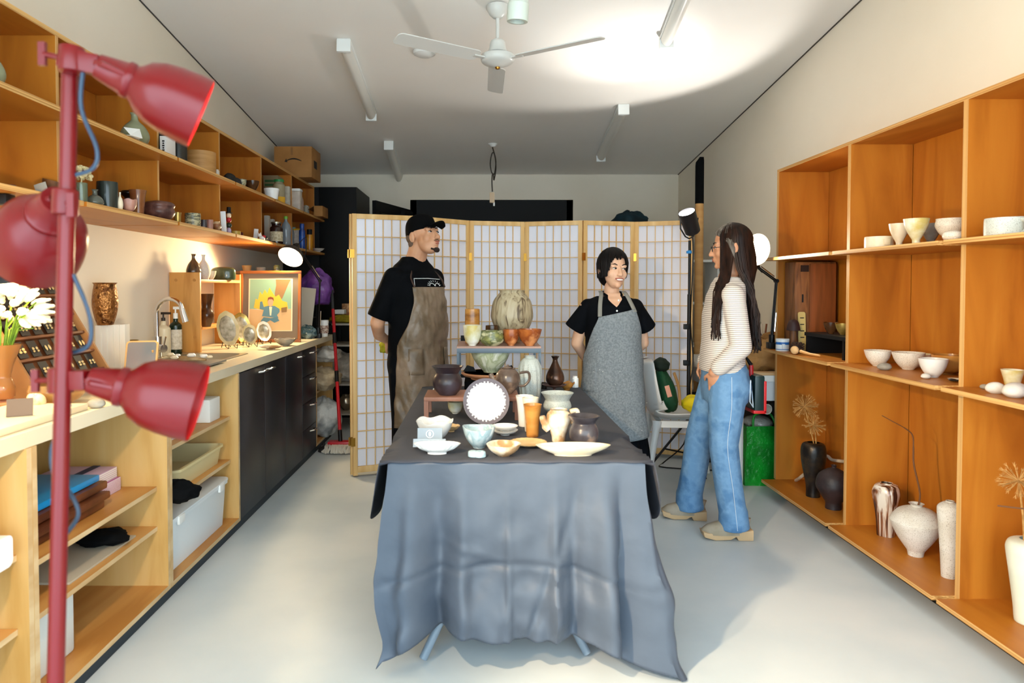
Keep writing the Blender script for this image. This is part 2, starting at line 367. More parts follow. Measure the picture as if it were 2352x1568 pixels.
# ceiling fan
fp = on_ceil(1143, 14); t = thing('ceiling_fan', 'white three-blade ceiling fan on a short rod', 'fan', fp)
FANM = mat('fan enamel', '#d9d8d2', rough=.3)
MB().lathe([(.0, 0), (.066, 0), (.066, -.02), (.05, -.05), (.03, -.07), (.02, -.075), (0, -.075)][::-1]).build('canopy', FANM, t, loc=(0, 0, 0))
MB().cyl((0, 0, -.07), (0, 0, -.2), .011).build('rod', FANM, t, loc=(0, 0, 0))
MB().lathe(cat([(0, -.2), (.022, -.198), (.044, -.215), (.05, -.25), (.055, -.28), (0, -.28)], 4)[::-1]).build('motor_cover', FANM, t, loc=(0, 0, 0))
MB().lathe([(0, -.295), (.06, -.295), (.06, -.28), (0, -.28)]).build('motor_gap', INK, t, loc=(0, 0, 0))
MB().lathe(cat([(0, -.365), (.03, -.362), (.08, -.345), (.1, -.328), (.102, -.30), (.085, -.293), (0, -.29)], 4)).build('motor_housing', FANM, t, loc=(0, 0, 0))
MB().lathe([(0, -.38), (.012, -.376), (.016, -.366), (0, -.36)]).build('finial', mat('brass', '#b78a3e', rough=.3, metal=1), t, loc=(0, 0, 0))
for a in (math.radians(-33), math.radians(213), math.radians(90)):
    T = Matrix.Rotation(a, 4, 'Z')
    bl = MB().cbox((.125, 0, -.325), (.09, .03, .008), T=T).build('blade_bracket', FANM, t, loc=(0, 0, 0))
    P = rr(.14, .68, -.055, .055, .03, 4); TT = T @ Matrix.Translation((0, 0, -.322)) @ Matrix.Rotation(.2, 4, 'X')
    MB().prism(P, -.003, .003, T=TT).build('blade', FANM, t, loc=(0, 0, 0))
# hanging cylinder spotlight above the table
t = thing('pendant_spotlight', 'pale cylindrical pendant spotlight hanging near the fan', 'light', onY(1188, 50, 2.9), (.1, .06, 0))
MB().lathe([(.0, .02), (.03, .02), (.032, 0), (.044, 0), (.046, .01), (.046, .07), (.042, .075), (.042, .42), (0, .42)]).build('body', mat('pale green enamel', '#ccd2c6', rough=.35), t, loc=(0, 0, 0))
MB().lathe([(0, .016), (.03, .016), (.03, .02), (0, .02)]).build('lens', mat('blue lens', '#9fb4cc', rough=.1), t, loc=(0, 0, 0))
MB().tube([(0, 0, .42), (-.01, .01, .72)], .006, 8).build('cable', WPAINT, t, loc=(0, 0, 0))
# smoke alarm
p = on_ceil(975, 118); tag(MB().lathe([(0, -.035), (.05, -.033), (.075, -.02), (.08, 0), (0, 0)]).build('smoke_alarm', WPAINT, loc=p), 'round white smoke alarm on the ceiling beside the fan', 'alarm')
# hanging wire with a knot and a pale tag
p = on_ceil(1132, 330); t = thing('ceiling_wire', 'dark looped flex hanging from a white ceiling rose with a pale connector', 'cable', p)
MB().lathe([(0, -.03), (.02, -.03), (.045, -.006), (.045, 0), (0, 0)]).build('ceiling_rose', WPAINT, t, loc=(0, 0, 0))
FLEX = mat('brown flex', '#352c22', rough=.6); s = p.y/F
def q(px, py, dy=0): v = onY(px, py, p.y); return (v.x-p.x, dy, v.z-p.z)
MB().tube(cat([q(1131, 338), q(1137, 360), q(1139, 385), q(1136, 408), q(1134, 413), q(1133, 400), q(1129, 395), q(1126, 375), q(1130, 353), q(1135, 352, .01), q(1139, 372, .01), q(1136, 398, .01), q(1131, 400), q(1130, 420), q(1131, 440)], 4), .006, 8).build('flex', FLEX, t, loc=(0, 0, 0))
a = q(1130, 454); MB().box(a[0]-.023, a[0]+.025, -.02, .02, a[2]-.05, a[2]+.05).build('connector', mat('cream tag', '#d8c0a0', rough=.6), t, loc=(0, 0, 0), bevel=.004)
MB().box(a[0]+.012, a[0]+.028, -.008, .008, a[2]-.08, a[2]-.045).build('label_strip', WHITE, t, loc=(0, 0, 0))
# ================================================================== shoji screen
TS = 1.86
VX = [onY(808, 700, 4.80), onY(950, 700, 4.96), onY(1078, 700, 5.32), onY(1205, 700, 5.42), onY(1338, 700, 5.30), onY(1456, 700, 5.42), onY(1592, 700, 5.28)]
scr = thing('folding_screen', 'six-leaf shoji folding screen of pine lattice and white paper', 'screen', (.3, 5.2, 0))
MUNH = MUNV = None
HINGE = mat('brass hinge', '#b8893a', rough=.3, metal=1)
def leaf(A, B, hinge=None):
    d = Vector((B.x-A.x, B.y-A.y, 0)); L = d.length-.006; an = math.atan2(d.y, d.x)
    o = MB().box(-L/2+.02, L/2-.02, .002, .004, .06, TS-.03).build('paper_sheet', PAPER, scr, loc=Vector(((A.x+B.x)/2, (A.y+B.y)/2, 0))-Vector((.3, 5.2, 0)), rot=an, smooth=0)
    for s in (-1, 1): MB().box(min(s*L/2, s*(L/2-.032)), max(s*L/2, s*(L/2-.032)), -.011, .011, 0.01, TS).build('stile', PINE, o, loc=(0, 0, 0), bevel=.002)
    MB().box(-L/2+.032, L/2-.032, -.010, .010, TS-.035, TS).build('rail', PINE, o, loc=(0, 0, 0), bevel=.002)
    MB().box(-L/2+.032, L/2-.032, -.010, .010, .03, .075).build('rail', PINE, o, loc=(0, 0, 0), bevel=.002)
    wI = L-.064; z0, z1 = .075, TS-.035
    for k in range(1, 6): MB().cbox((-wI/2+wI*k/6, -.004, (z0+z1)/2), (.006, .008, z1-z0)).build('muntin', PINE, o, loc=(0, 0, 0), smooth=0)
    mh = None
    for k in range(1, 14):
        z = z0+(z1-z0)*k/14
        if mh is None: mh = MB().cbox((0, -.006, 0), (wI, .008, .006)).build('muntin', PINE, o, loc=(0, 0, z), smooth=0)
        else: dup(mh, (0, 0, z), o)
    for z in (.25, TS-.28): MB().cbox((-L/2, -.013, z), (.03, .004, .06)).build('hinge', HINGE, o, loc=(0, 0, 0))
for i in range(6): leaf(VX[i], VX[i+1])
# the folded spare leaf behind the first one
A, B = VX[0], VX[1]; n = Vector((A.y-B.y, B.x-A.x, 0)).normalized(); dirv = (B-A).normalized()
leaf(A+n*.035-dirv*.012, B+n*.04-dirv*.02)
# ================================================================== display table
TX0, TX1, TY0, TY1, TZ = -.315, .565, 2.345, 4.10, .74
t = thing('trestle_table', 'folding table with grey splayed legs under the dark cloth', 'table', ((TX0+TX1)/2, 3.2, 0))
MB().box(TX0+.01, TX1-.01, TY0+.01, TY1-.01, TZ-.035, TZ-.004).build('table_top', mat('table laminate', '#b9b4aa', rough=.5), t, bevel=.004)
LEGM = mat('grey leg enamel', '#6f7c88', rough=.35)
for y, dy in ((2.53, -.11), (3.85, .11)):
    for k_, (x0, x1) in enumerate(((.13, -.205), (.02, .39))):
        MB().tube([(x0, y+.034*k_, TZ-.04), (x1, y+dy+.034*k_, .012)], .016, 12).build('leg', LEGM, t)
    MB().tube([(-.02, y+dy*.35, .5), (.29, y+dy*.35, .5)], .012, 10).build('cross_bar', LEGM, t)
# base cloth
CLO = mat('slate cotton cloth', '#4d5663', '#424a56', rough=.5, scale=2, bump=.35, bscale=7)
RUN = mat('charcoal linen runner', '#42444d', '#3a3c44', rough=.85, scale=3, bump=.06, bscale=60)
def perim(u, x0, x1, y0, y1, r=.03):
    """point and outward normal on a rounded rectangle, u in 0..1, starting mid back edge going left, front, right"""
    segs = [('l', (x0, y1), (x0, y0)), ('f', (x0, y0), (x1, y0)), ('r', (x1, y0), (x1, y1)), ('b', (x1, y1), (x0, y1))]
    Ls = [y1-y0, x1-x0, y1-y0, x1-x0]; T = sum(Ls); s = u*T
    for (k, a, b), L in zip(segs, Ls):
        if s <= L or k == 'b':
            f = s/L; p = (a[0]+(b[0]-a[0])*f, a[1]+(b[1]-a[1])*f)
            n = {'l': (-1, 0), 'f': (0, -1), 'r': (1, 0), 'b': (0, 1)}[k]; return p, n, k, f
        s -= L
def bumpf(x, c, w): return math.exp(-((x-c)/w)**2)
from mathutils import noise as NZ
def crease(x, c, w): d = abs(x-c)/w; return max(0, 1-d)
def clothpt(u, v):
    p, n, k, f = perim(u, TX0, TX1, TY0, TY1)
    per = 2*(TY1-TY0)+2*(TX1-TX0); s = u*per; cl = s-(TY1-TY0); cr = cl-(TX1-TX0)
    gl, gr = bumpf(cl, 0, .12), bumpf(cr, 0, .14)
    nl = Vector((-.80, -.60)); nr = Vector((.86, -.50)); nn = Vector(n)*(1-max(gl, gr))+nl*gl+nr*gr
    drop = .605+.012*math.sin(s*9) if k == 'f' else .52+.03*math.sin(s*5)
    drop += (.085 if k == 'f' else .17)*gl**1.3+(.128 if k == 'f' else .21)*gr**1.2
    z = TZ-drop*v
    N = NZ.noise(Vector((s*5, v*3, 1.)))*.02+NZ.noise(Vector((s*13, v*7, 4.)))*.010
    folds = .016*math.sin(s*21+1)+.008*math.sin(s*47+2) if k != 'f' else 0
    if k == 'f':
        folds = .030*bumpf(f, .84, .035)-.034*bumpf(f, .915, .028)+.022*bumpf(f, .10, .03)-.030*bumpf(f, .19, .045)+.012*bumpf(f, .29, .03)-.018*bumpf(f, .73, .03)+.012*bumpf(f, .655, .02)
        N += .006*crease(f, .47, .02)-.006*crease(v, .60+.03*math.sin(f*9), .03)+.006*crease(v-.35*(f-.3), .5, .04)*crease(f, .3, .16)-.007*crease(f+.25*v, .79, .03)
    bul = math.sin(min(1, v*1.15)*PI)
    out = .004+v*(.020+folds*2.9+N*2.6)+gl*(.055*bul*v+.01*v)+gr*(.030*bul*v+.085*v*v)
    return (p[0]+nn.x*out, p[1]+nn.y*out, max(z, .006))
m = MB(); m.grid(clothpt, 520, 64, closeu=True)
m.grid(lambda a, b: (TX0+(TX1-TX0)*a, TY0+(TY1-TY0)*b, TZ+.001), 8, 12)
tag(m.build('tablecloth', CLO, smooth=70, solid=.002), 'slate blue cotton cloth draped to the floor over the display table', 'tablecloth')
# upper runner, ending at the front edge and hanging at both sides
def runpt(a, b):
    y = TY0-.012+(TY1-TY0+.02)*b; wv = .003*math.sin(a*37+b*5)
    xw = (TX1-TX0)/2; c = (TX0+TX1)/2; h = .30*(1-.75*math.exp(-b/.06)); tot = xw+h; s = (a-.5)*2*tot; sg = 1 if s > 0 else -1; s = abs(s)
    if s <= xw: zz = TZ+.006; return (c+sg*s, y+.006*math.sin(a*40)*(1-b) if b < .02 else y, zz+(-.004 if b == 0 else 0))
    d = s-xw; fl = .032+.20*d+.012*math.sin(b*26+sg)*d*2
    return (c+sg*(xw+fl), y-.03*d*(1-b), TZ+.006-d)
m = MB(); m.grid(runpt, 60, 90)
tag(m.build('table_runner', RUN, smooth=70, solid=.002), 'charcoal linen runner laid lengthwise over the slate blue cloth', 'tablecloth')
# ================================================================== red three-head floor lamp
RED = mat('red lamp enamel', '#750b10', '#6e0a0e', rough=.3, scale=2)
BLUEC = mat('grey blue flex', '#2c3e52', rough=.4)
LP = onY(147, 800, 1.19); LX, LYY = LP.x, 1.19
lamp = thing('floor_lamp', 'red metal floor lamp with three bell-shaped heads', 'lamp', (LX-.02, LYY, 0))
pt, pb = onY(162, 112, 1.22), onY(128, 1568, 1.16); dirp = (pb-pt).normalized(); foot = pt+dirp*((pt.z-.02)/-dirp.z)
MB().cyl(pt, foot, .0135, n=24).build('pole', RED, lamp)
MB().lathe(cat([(0, 0), (.14, 0), (.142, .012), (.12, .02), (.02, .03), (0, .03)], 3), c=(foot.x, foot.y, 0)).build('base', RED, lamp)
def head(pole_px, clamp_to, mouth, L0, R0, label, inward, energy, spot, tilt=0.0, swz=0.):
    """clamp at pole pixel, shade axis from clamp_to to mouth"""
    pc = onY(*pole_px, 1.2); a = Vector(clamp_to); b = Vector(mouth); ax = (b-a).normalized()
    cl = MB()
    cl.cyl(pc-dirp*.022, pc+dirp*.022, .021, n=20); cl.cbox((0, 0, 0), (.07, .024, .034), T=Matrix.Translation(pc+(a-pc)*.35) @ (a-pc).to_track_quat('X', 'Z').to_matrix().to_4x4())
    c = cl.build('clamp', RED, lamp, bevel=.003)
    kd = (pc-a).normalized(); MB().cyl(pc+kd*.02, pc+kd*.05, .005, n=10).cbox((0, 0, 0), (.012, .008, .04), T=Matrix.Translation(pc+kd*.052)).build('thumb_screw', RED, c)
    yk = MB(); side = frame(ax)
    for s in (-1, 1): yk.tube([a+side[0]*.012*s, a+side[0]*.025*s+ax*.012, a+ax*.07+side[0]*.026*s], .006, 8)
    yk.build('yoke', RED, c)
    L = (b-a).length; pr = [(.024, 0), (.026, .03), (.028, .26*L/.3*1.0)] if 0 else None
    prof = [(.0, .0), (.03, .002), (.035, .03), (.042, .075), (.047, .08), (.047, .094), (.044, .1), (.05, .11), (.068, .13), (.082, .165), (.09, .21), (.094, .26), (.095, .30)]
    k = L/.30; prof = [(r*R0/.092, z*k) for r, z in prof]
    inner = [(r-.002, z) for r, z in prof[::-1] if z > .1*k]
    T = Matrix.Translation(a) @ ax.to_track_quat('Z', 'Y').to_matrix().to_4x4()
    sh = MB().lathe(prof+inner, n=40, T=T).build('lamp_shade', RED, lamp, smooth=50)
    MB().ell((0, 0, .17*k), (.024, .024, .035), T=T).build('bulb', mat('warm bulb', '#ffe2b0', emit=12), sh)
    if energy:
        ld = bpy.data.lights.new('lamp_light', 'SPOT'); ld.energy = energy; ld.color = (1, .74, .45); ld.spot_size = spot; ld.spot_blend = .55; ld.shadow_soft_size = .03
        lo = bpy.data.objects.new('lamp_light', ld); COL.objects.link(lo); lo.parent = lamp
        p = a+ax*(.24*k); lo.location = p-WO[lamp.name]; lo.rotation_euler = (-ax).to_track_quat('Z', 'Y').to_euler()
    return a, b
h1 = onY(222, 150, 1.20); m1 = onY(462, 262, 1.27)
head((165, 138), h1, m1, .3, .064, '', 0, 150, 1.9)
h2 = onY(134, 458, 1.25); m2 = onY(78, 572, 1.37)
head((150, 465), h2, m2, .3, .085, '', 0, 40, 1.8)
h3 = onY(205, 872, 1.19); m3 = onY(455, 925, 1.23)
head((140, 873), h3, m3, .3, .068, '', 0, 95, 1.9)
for pts in ([(190, 165), (187, 250), (222, 340), (215, 385), (172, 402)], [(168, 630), (205, 720), (205, 790), (160, 812)], [(160, 890), (135, 980), (118, 1040), (128, 1100), (160, 1130), (180, 1180), (152, 1226)]):
    MB().tube(cat([onY(x, y, 1.21 if 0 < i < 9 else 1.2) for i, (x, y) in enumerate(pts)], 6), .0038, 8).build('flex', BLUEC, lamp)
MB().tube([onY(205, 880, 1.22), onY(216, 855, 1.21), onY(232, 862, 1.22), onY(238, 880, 1.22)], .004, 8).build('flex', BLUEC, lamp)
# ================================================================== tripod spotlight
tp = onY(1583, 700, 5.08); t = thing('tripod_spotlight', 'black theatre spotlight on a tripod stand in front of the shoji screen', 'light', (tp.x, tp.y, 0))
top = onY(1583, 552, 5.08).z
MB().cyl((tp.x, tp.y, .30), (tp.x, tp.y, top-.4), .014).cyl((tp.x, tp.y, top-.4), (tp.x, tp.y, top), .010).build('pole', BLKM, t)
for z in (.78, 1.05): MB().cbox((tp.x-.014, tp.y, z), (.05, .035, .04)).build('clamp', BLKM, t, bevel=.004)
MB().lathe([(.0155, 0), (.0155, .022), (.0158, .022), (.0158, 0)], c=(tp.x, tp.y, onY(1583, 582, 5.08).z)).cbox((tp.x-.016, tp.y-.005, onY(1583, 579, 5.08).z), (.018, .01, .018)).build('blue_tape', mat('blue tape', '#2f8fd6', rough=.6), t)
for a in (3.5, 4.75, 1.35):
    r = .36 if a > 2 else .16
    MB().tube([(tp.x, tp.y, .36), (tp.x+r*math.cos(a), tp.y+r*math.sin(a), .012)], .009, 8).tube([(tp.x, tp.y, .10), (tp.x+r*.6*math.cos(a), tp.y+r*.6*math.sin(a), .155)], .006, 8).build('leg', BLKM, t)
hc = onY(1585, 512, 5.05); tgt = on_ceil(1440, 120); ax = (tgt-hc).normalized(); ax = (ax+Vector((-.02, -.22, 0))).normalized()
T = Matrix.Translation(hc) @ ax.to_track_quat('Z', 'Y').to_matrix().to_4x4()
hd = MB().lathe([(0, -.085), (.045, -.085), (.055, -.075), (.061, .05), (.063, .095), (.058, .095), (.056, .075), (0, .07)], T=T).build('lamp_head', mat('dark grey metal', '#1c191b', rough=.45), t)
MB().lathe([(0, .078), (.056, .078), (.056, .08), (0, .08)], T=T).build('lens', mat('spot lens glow', '#ffffff', emit=30), hd)
yk = onY(1583, 548, 5.08)
MB().tube([onY(1563, 505, 5.06), onY(1563, 525, 5.06), onY(1574, 543, 5.07), yk, onY(1592, 543, 5.07), onY(1600, 525, 5.06), onY(1603, 500, 5.06)], .0055, 8).build('yoke', BLKM, t)
MB().tube(cat([onY(1589, 535, 5.1), onY(1592, 570, 5.11), onY(1590, 640, 5.12), onY(1586, 740, 5.12), onY(1592, 830, 5.12), onY(1582, 900, 5.11), onY(1580, 960, 5.1), onY(1570, 1020, 5.05), onZ(1524, 1062, .008), onZ(1520, 1072, .008), onZ(1600, 1078, .008), onZ(1650, 1080, .008)], 5), .005, 8).build('flex', BLKM, t)
for e, sz, bl, rad in ((42, math.radians(106), .3, .03), (62, math.radians(60), 1.0, .03)):
    ld = bpy.data.lights.new('spot_light', 'SPOT'); ld.energy = e; ld.color = (1, .97, .92); ld.spot_size = sz; ld.spot_blend = bl; ld.shadow_soft_size = rad
    lo = bpy.data.objects.new('spot_light', ld); COL.objects.link(lo); lo.parent = t; lo.location = hc+ax*.1-Vector((tp.x, tp.y, 0)); lo.rotation_euler = (-(tgt-hc)).to_track_quat('Z', 'Y').to_euler()
# ================================================================== cardboard tube behind the visitor
b = onY(1602, 1000, 6.02); tz = onY(1603, 360, 6.02).z
t = thing('carpet_tube', 'tall kraft cardboard tube with a black wrapped top', 'tube', (b.x, 6.02, 0))
MB().cyl((b.x, 6.02, 0), (b.x, 6.02, onY(1603, 467, 6.02).z), .036).build('tube_body', mat('kraft tube', '#cfa064', '#c39258', rough=.7, scale=3, st=(1, 1, 6)), t)
zb = onY(1603, 468, 6.02).z
m = MB().lathe([(.037, zb), (.037, tz-.03), (.034, tz), (0, tz)], c=(b.x, 6.02, 0), fn=lambda x, y, z, t_: (x, y, z-(.05*(1-x/.037)/2 if z > tz-.04 else 0))).build('black_wrap', CLOTHK, t)
# ================================================================== articulated desk lamps
def desklamp(name, label, base, joints, headc, axis, R, L, shade_mat, inner_e, energy, glow, rad=.04, slots=False, spot=2.3, col=(1, .86, .66)):
    base = Vector(base); t = thing(name, label, 'lamp', base)
    MB().cbox((base.x, base.y, base.z+.02), (.05, .06, .04)).cyl(base+Vector((0, 0, .02)), base+Vector((0, 0, .09)), .018).build('clamp', BLKM, t, bevel=.004)
    P = [base+Vector((0, 0, .08))]+[Vector(j) for j in joints]
    for i in range(len(P)-1):
        d = (P[i+1]-P[i]).normalized(); s = frame(d)[0]*.011
        a = MB()
        for k in (-1, 1): a.tube([P[i]+s*k, P[i+1]+s*k], .0045, 6)
        a = a.build('arm', BLKM, t)
        sp = [P[i]+d*.03+Vector((0, 0, .0))+frame(d)[1]*.016, P[i]+d*.15+frame(d)[1]*.016]
        MB().tube(sp, .005, 8).build('spring', CHROME, a)
        MB().cyl(P[i+1]-s*1.5, P[i+1]+s*1.5, .012, n=12).build('joint', BLKM, a)
    c = Vector(headc); ax = Vector(axis).normalized(); T = Matrix.Translation(c) @ ax.to_track_quat('Z', 'Y').to_matrix().to_4x4()
    k = L; pr = cat([(0, -.02), (.022, -.02), (.026, .02), (.027, .05), (R*.62, .075), (R*.85, .1*k/.16), (R, k)], 3); pr2 = [(max(r-.003, 0), z+.001) for r, z in pr[::-1] if z > .06]+[(0, .062)]
    n0 = len(pr)
    sh = MB().lathe(pr+pr2, n=40, T=T, mif=lambda i: 0 if i < n0 else 1).build('lamp_shade', [shade_mat, mat('shade lining', '#fff8ea', rough=.6)], t, smooth=50)
    if slots:
        for j in range(5): a = (j-2)*.4+PI/2; MB().cbox((.0275*math.cos(a), .0275*math.sin(a), .02), (.006, .006, .045), T=T).build('vent_slot', INK, sh)
    MB().ell((0, 0, k*.72), (R*.5, R*.5, R*.42), T=T).build('bulb', mat(name+' bulb', '#fff3da', emit=glow), sh)
    MB().tube(cat([c-ax*.02, c-ax*.08+Vector((.05, 0, .02)), P[-1]+Vector((.03, 0, -.03)), P[-1]], 5), .003, 6).build('flex', BLKM, t)
    if energy:
        ld = bpy.data.lights.new('lamp_light', 'SPOT'); ld.energy = energy; ld.color = col; ld.shadow_soft_size = rad; ld.spot_size = spot; ld.spot_blend = .4
        lo = bpy.data.objects.new('lamp_light', ld); COL.objects.link(lo); lo.parent = t; lo.location = c+ax*(k*1.02)-base; lo.rotation_euler = (-ax).to_track_quat('Z', 'Y').to_euler()
    return t
Yd = 5.55
BSH = mat('dark bronze shade', '#3a3028', rough=.4)
desklamp('desk_lamp', 'black articulated lamp glowing beside the framed picture', onZ(731, 776, .92), [onY(735, 645, 5.62), onY(692, 580, 5.45)], onY(681, 566, 5.40), onY(664, 597, 5.30)-onY(683, 560, 5.42)+Vector((0, -.02, 0)), .10, .13, BSH, 1, 85, 26, slots=True, col=(1, .76, .42), spot=2.8, rad=.07)
GSH = mat('cream shade', '#cfc4b0', rough=.4)
bp = Vector((1.865, 4.36, .952))
desklamp('desk_lamp', 'black articulated lamp with a bright round head clamped to the display shelf', bp, [onY(1783, 645, bp.y), onY(1738, 612, bp.y-.05)], onY(1706, 570, bp.y-.02), Vector((.35, -1, -.12)), .10, .13, GSH, 1, 22, 24, col=(1, .9, .75))
# black lamp over the flowers, hung from the wall shelf
t = thing('clip_lamp', 'black clip lamp with a yellow glow hanging over the white flowers', 'lamp', (-1.68, 2.38, ZB-.06))
c = onY(6, 566, 2.33); ax = Vector((.02, .25, -1)).normalized(); T = Matrix.Translation(c) @ ax.to_track_quat('Z', 'Y').to_matrix().to_4x4()
sh = MB().lathe([(0, -.03), (.03, -.03), (.034, .02), (.07, .05), (.095, .11), (.092, .11), (.066, .054), (0, .04)], T=T).build('lamp_shade', BLKM, t)
MB().ell((0, 0, .075), (.035, .035, .03), T=T).build('bulb', mat('warm bulb', '#ffe2b0', emit=12), sh)
MB().tube([c-ax*.03, c+Vector((-.06, 0, .12)), (-1.68, 2.38, ZB-.04)], .007, 8).build('arm', BLKM, t); MB().cbox((-1.66, 2.38, ZB-.04), (.06, .05, .035)).build('clip', BLKM, t, bevel=.004)
ld = bpy.data.lights.new('lamp_light', 'SPOT'); ld.energy = 46; ld.color = (1, .74, .38); ld.shadow_soft_size = .03; ld.spot_size = 2.7; ld.spot_blend = .4
lo = bpy.data.objects.new('lamp_light', ld); COL.objects.link(lo); lo.parent = t; lo.location = c+ax*.10-Vector((-1.68, 2.38, ZB-.06)); lo.rotation_euler = (-ax).to_track_quat('Z', 'Y').to_euler()
# ================================================================== white desk on the right
t = thing('white_desk', 'white desk with a round leg standing beyond the display shelves', 'desk', (1.95, 5.0, 0))
DZT = .765; DX = 1.665
MB().box(DX, 2.25, 4.46, 5.9, DZT-.04, DZT).build('desk_top', WPAINT, t, bevel=.003)
MB().box(DX+.05, 2.2, 4.48, 5.85, DZT-.17, DZT-.042).build('apron', mat('pale grey panel', '#d5d9dc', rough=.4), t, bevel=.003)
for x, y in ((DX+.045, 4.50), (DX+.045, 5.82), (2.2, 5.82)): MB().cyl((x, y, 0), (x, y, DZT-.04), .032, n=24).build('leg', WPAINT, t)
# ================================================================== plastic shell chair
cl = onZ(1500, 1128, 0); fl = onZ(1466, 1094, 0)
ch = thing('plastic_chair', 'pale grey plastic shell chair with white splayed legs', 'chair', (1.38, 4.72, 0), math.radians(-6))
# local: seat faces +x (to the right), back on -x
def sp_(u, v):
    pts = [(.25, .455), (.20, .468), (.05, .452), (-.10, .448), (-.19, .47), (-.235, .55), (-.265, .68), (-.285, .80), (-.29, .835)]
    c = cat(pts, 6); k = v*(len(c)-1); i = min(int(k), len(c)-2); f = k-i; x = c[i][0]+(c[i+1][0]-c[i][0])*f; z = c[i][1]+(c[i+1][1]-c[i][1])*f
    wd = .22 if v < .55 else .22-.06*((v-.55)/.45)**2; wd *= min(1, .75+.25*math.sin(min(1, v*6)*PI/2)) if v < .17 else 1
    if v > .92: wd *= math.sqrt(max(.02, 1-((v-.92)/.085)**2))
    s = (u-.5)*2; cup = .055*abs(s)**2.4
    return (x+(cup*1.6 if v > .5 else 0), s*wd, z+(cup if v < .62 else cup*.3))
CHM = mat('pale grey polypropylene', '#d3d4d2', rough=.4)
m = MB(); m.grid(sp_, 24, 48); m.build('shell', CHM, ch, loc=(0, 0, 0), smooth=70, solid=.006)
LGM = mat('white polypropylene', '#e4e7e6', rough=.4)
for sx in (-1, 1):
    for sy in (-1, 1):
        a = Vector((.16*sx-.01, .15*sy, .44)); b = Vector((.245*sx, .22*sy, .0))
        MB().tube([a, a+(b-a)*.12, b], [.034, .026, .018], 12).build('leg', LGM, ch, loc=(0, 0, 0))
MB().box(-.18, .18, -.165, -.13, .40, .445).box(-.18, .18, .13, .165, .40, .445).box(-.18, -.14, -.165, .165, .40, .445).box(.13, .17, -.165, .165, .40, .445).build('seat_frame', LGM, ch, loc=(0, 0, 0), bevel=.006)
# ================================================================== pottery
PR = {
 'bowl': [(.36, 0), (.40, .06), (.62, .25), (.84, .55), (.96, .85), (1, 1)],
 'deepbowl': [(.42, 0), (.44, .05), (.72, .2), (.92, .5), (.98, .8), (1, 1)],
 'cup': [(.72, 0), (.78, .04), (.82, .3), (.88, .7), (1, 1)],
 'cyl': [(.93, 0), (.98, .03), (1, .2), (1, .8), (.98, 1)],
 'beaker': [(.62, 0), (.66, .03), (.74, .4), (.85, .75), (1, 1)],
 'goblet': [(.34, 0), (.38, .03), (.31, .08), (.30, .16), (.34, .22), (.62, .45), (.88, .72), (.97, .92), (1, 1)],
 'footbowl': [(.40, 0), (.40, .05), (.30, .12), (.34, .25), (.7, .42), (.97, .68), (.99, .82), (.93, .93), (.95, 1)],
 'round': [(.36, 0), (.4, .03), (.72, .2), (.96, .42), (1, .55), (.9, .78), (.66, .92), (.58, .96), (.62, 1)],
 'flarepot': [(.5, 0), (.56, .02), (.84, .2), (.93, .4), (.88, .58), (.74, .72), (.72, .78), (.86, .9), (1, 1)],
 'waist': [(.5, 0), (.6, .05), (.82, .25), (.86, .4), (.78, .58), (.74, .66), (.84, .82), (1, 1)],
 'plate': [(.36, 0), (.40, .25), (.62, .35), (.85, .62), (1, 1)],
 'dish': [(.4, 0), (.42, .2), (.7, .45), (.92, .85), (1, 1)],
 'tear': [(.55, 0), (.62, .02), (.92, .14), (1, .26), (.86, .44), (.5, .66), (.28, .82), (.27, .9), (.46, 1)],
 'bottle': [(.62, 0), (.72, .03), (.97, .2), (1, .38), (.72, .6), (.32, .76), (.24, .84), (.25, .94), (.34, 1)],
 'tallvase': [(.55, 0), (.6, .02), (.66, .2), (.84, .55), (.98, .8), (1, .9), (.86, .97), (.5, 1)],
 'blackvase': [(.56, 0), (.56, .02), (.58, .2), (.84, .5), (1, .72), (1, .88), (.86, .97), (.56, 1)],
 'wasp': [(.46, 0), (.46, .14), (.62, .24), (.95, .45), (1, .58), (.86, .76), (.48, .88), (.2, .93), (.12, .95), (.16, .985), (.17, 1)],
 'spiked': [(.30, 0), (.34, .10), (.38, .12), (.74, .36), (1, .62), (.98, .70), (.7, .86), (.34, .93), (.22, .95), (.24, .975), (.30, 1)],
 'shoulder': [(.58, 0), (.6, .02), (.7, .3), (.85, .62), (.98, .84), (.94, .92), (.6, .97), (.36, .985), (.34, 1)],
 'copper': [(.62, 0), (.64, .02), (.82, .18), (.98, .4), (1, .6), (.92, .82), (.84, .95), (.92, .985), (.96, 1)],
 'jar': [(.9, 0), (1, .05), (1, .7), (.92, .82), (.72, .88), (.72, 1)],
 'spraycan': [(.95, 0), (1, .02), (1, .68), (.9, .73), (.7, .75), (.7, 1), (0, 1)],
 'petbottle': [(.85, 0), (.98, .04), (1, .12), (.94, .35), (1, .5), (1, .62), (.7, .8), (.32, .9), (.3, 1)],
 'pumpbottle': [(.92, 0), (1, .03), (1, .62), (.92, .72), (.5, .78), (.4, .8), (.4, .86)],
 'flask': [(.9, 0), (1, .1), (.92, .36), (.6, .56), (.3, .66), (.28, .9), (.42, 1)],
 'tub': [(.78, 0), (.8, .02), (.95, .8), (.95, .82), (1, .83), (1, 1)],
 'box': [(1, 0), (1, 1)],
}
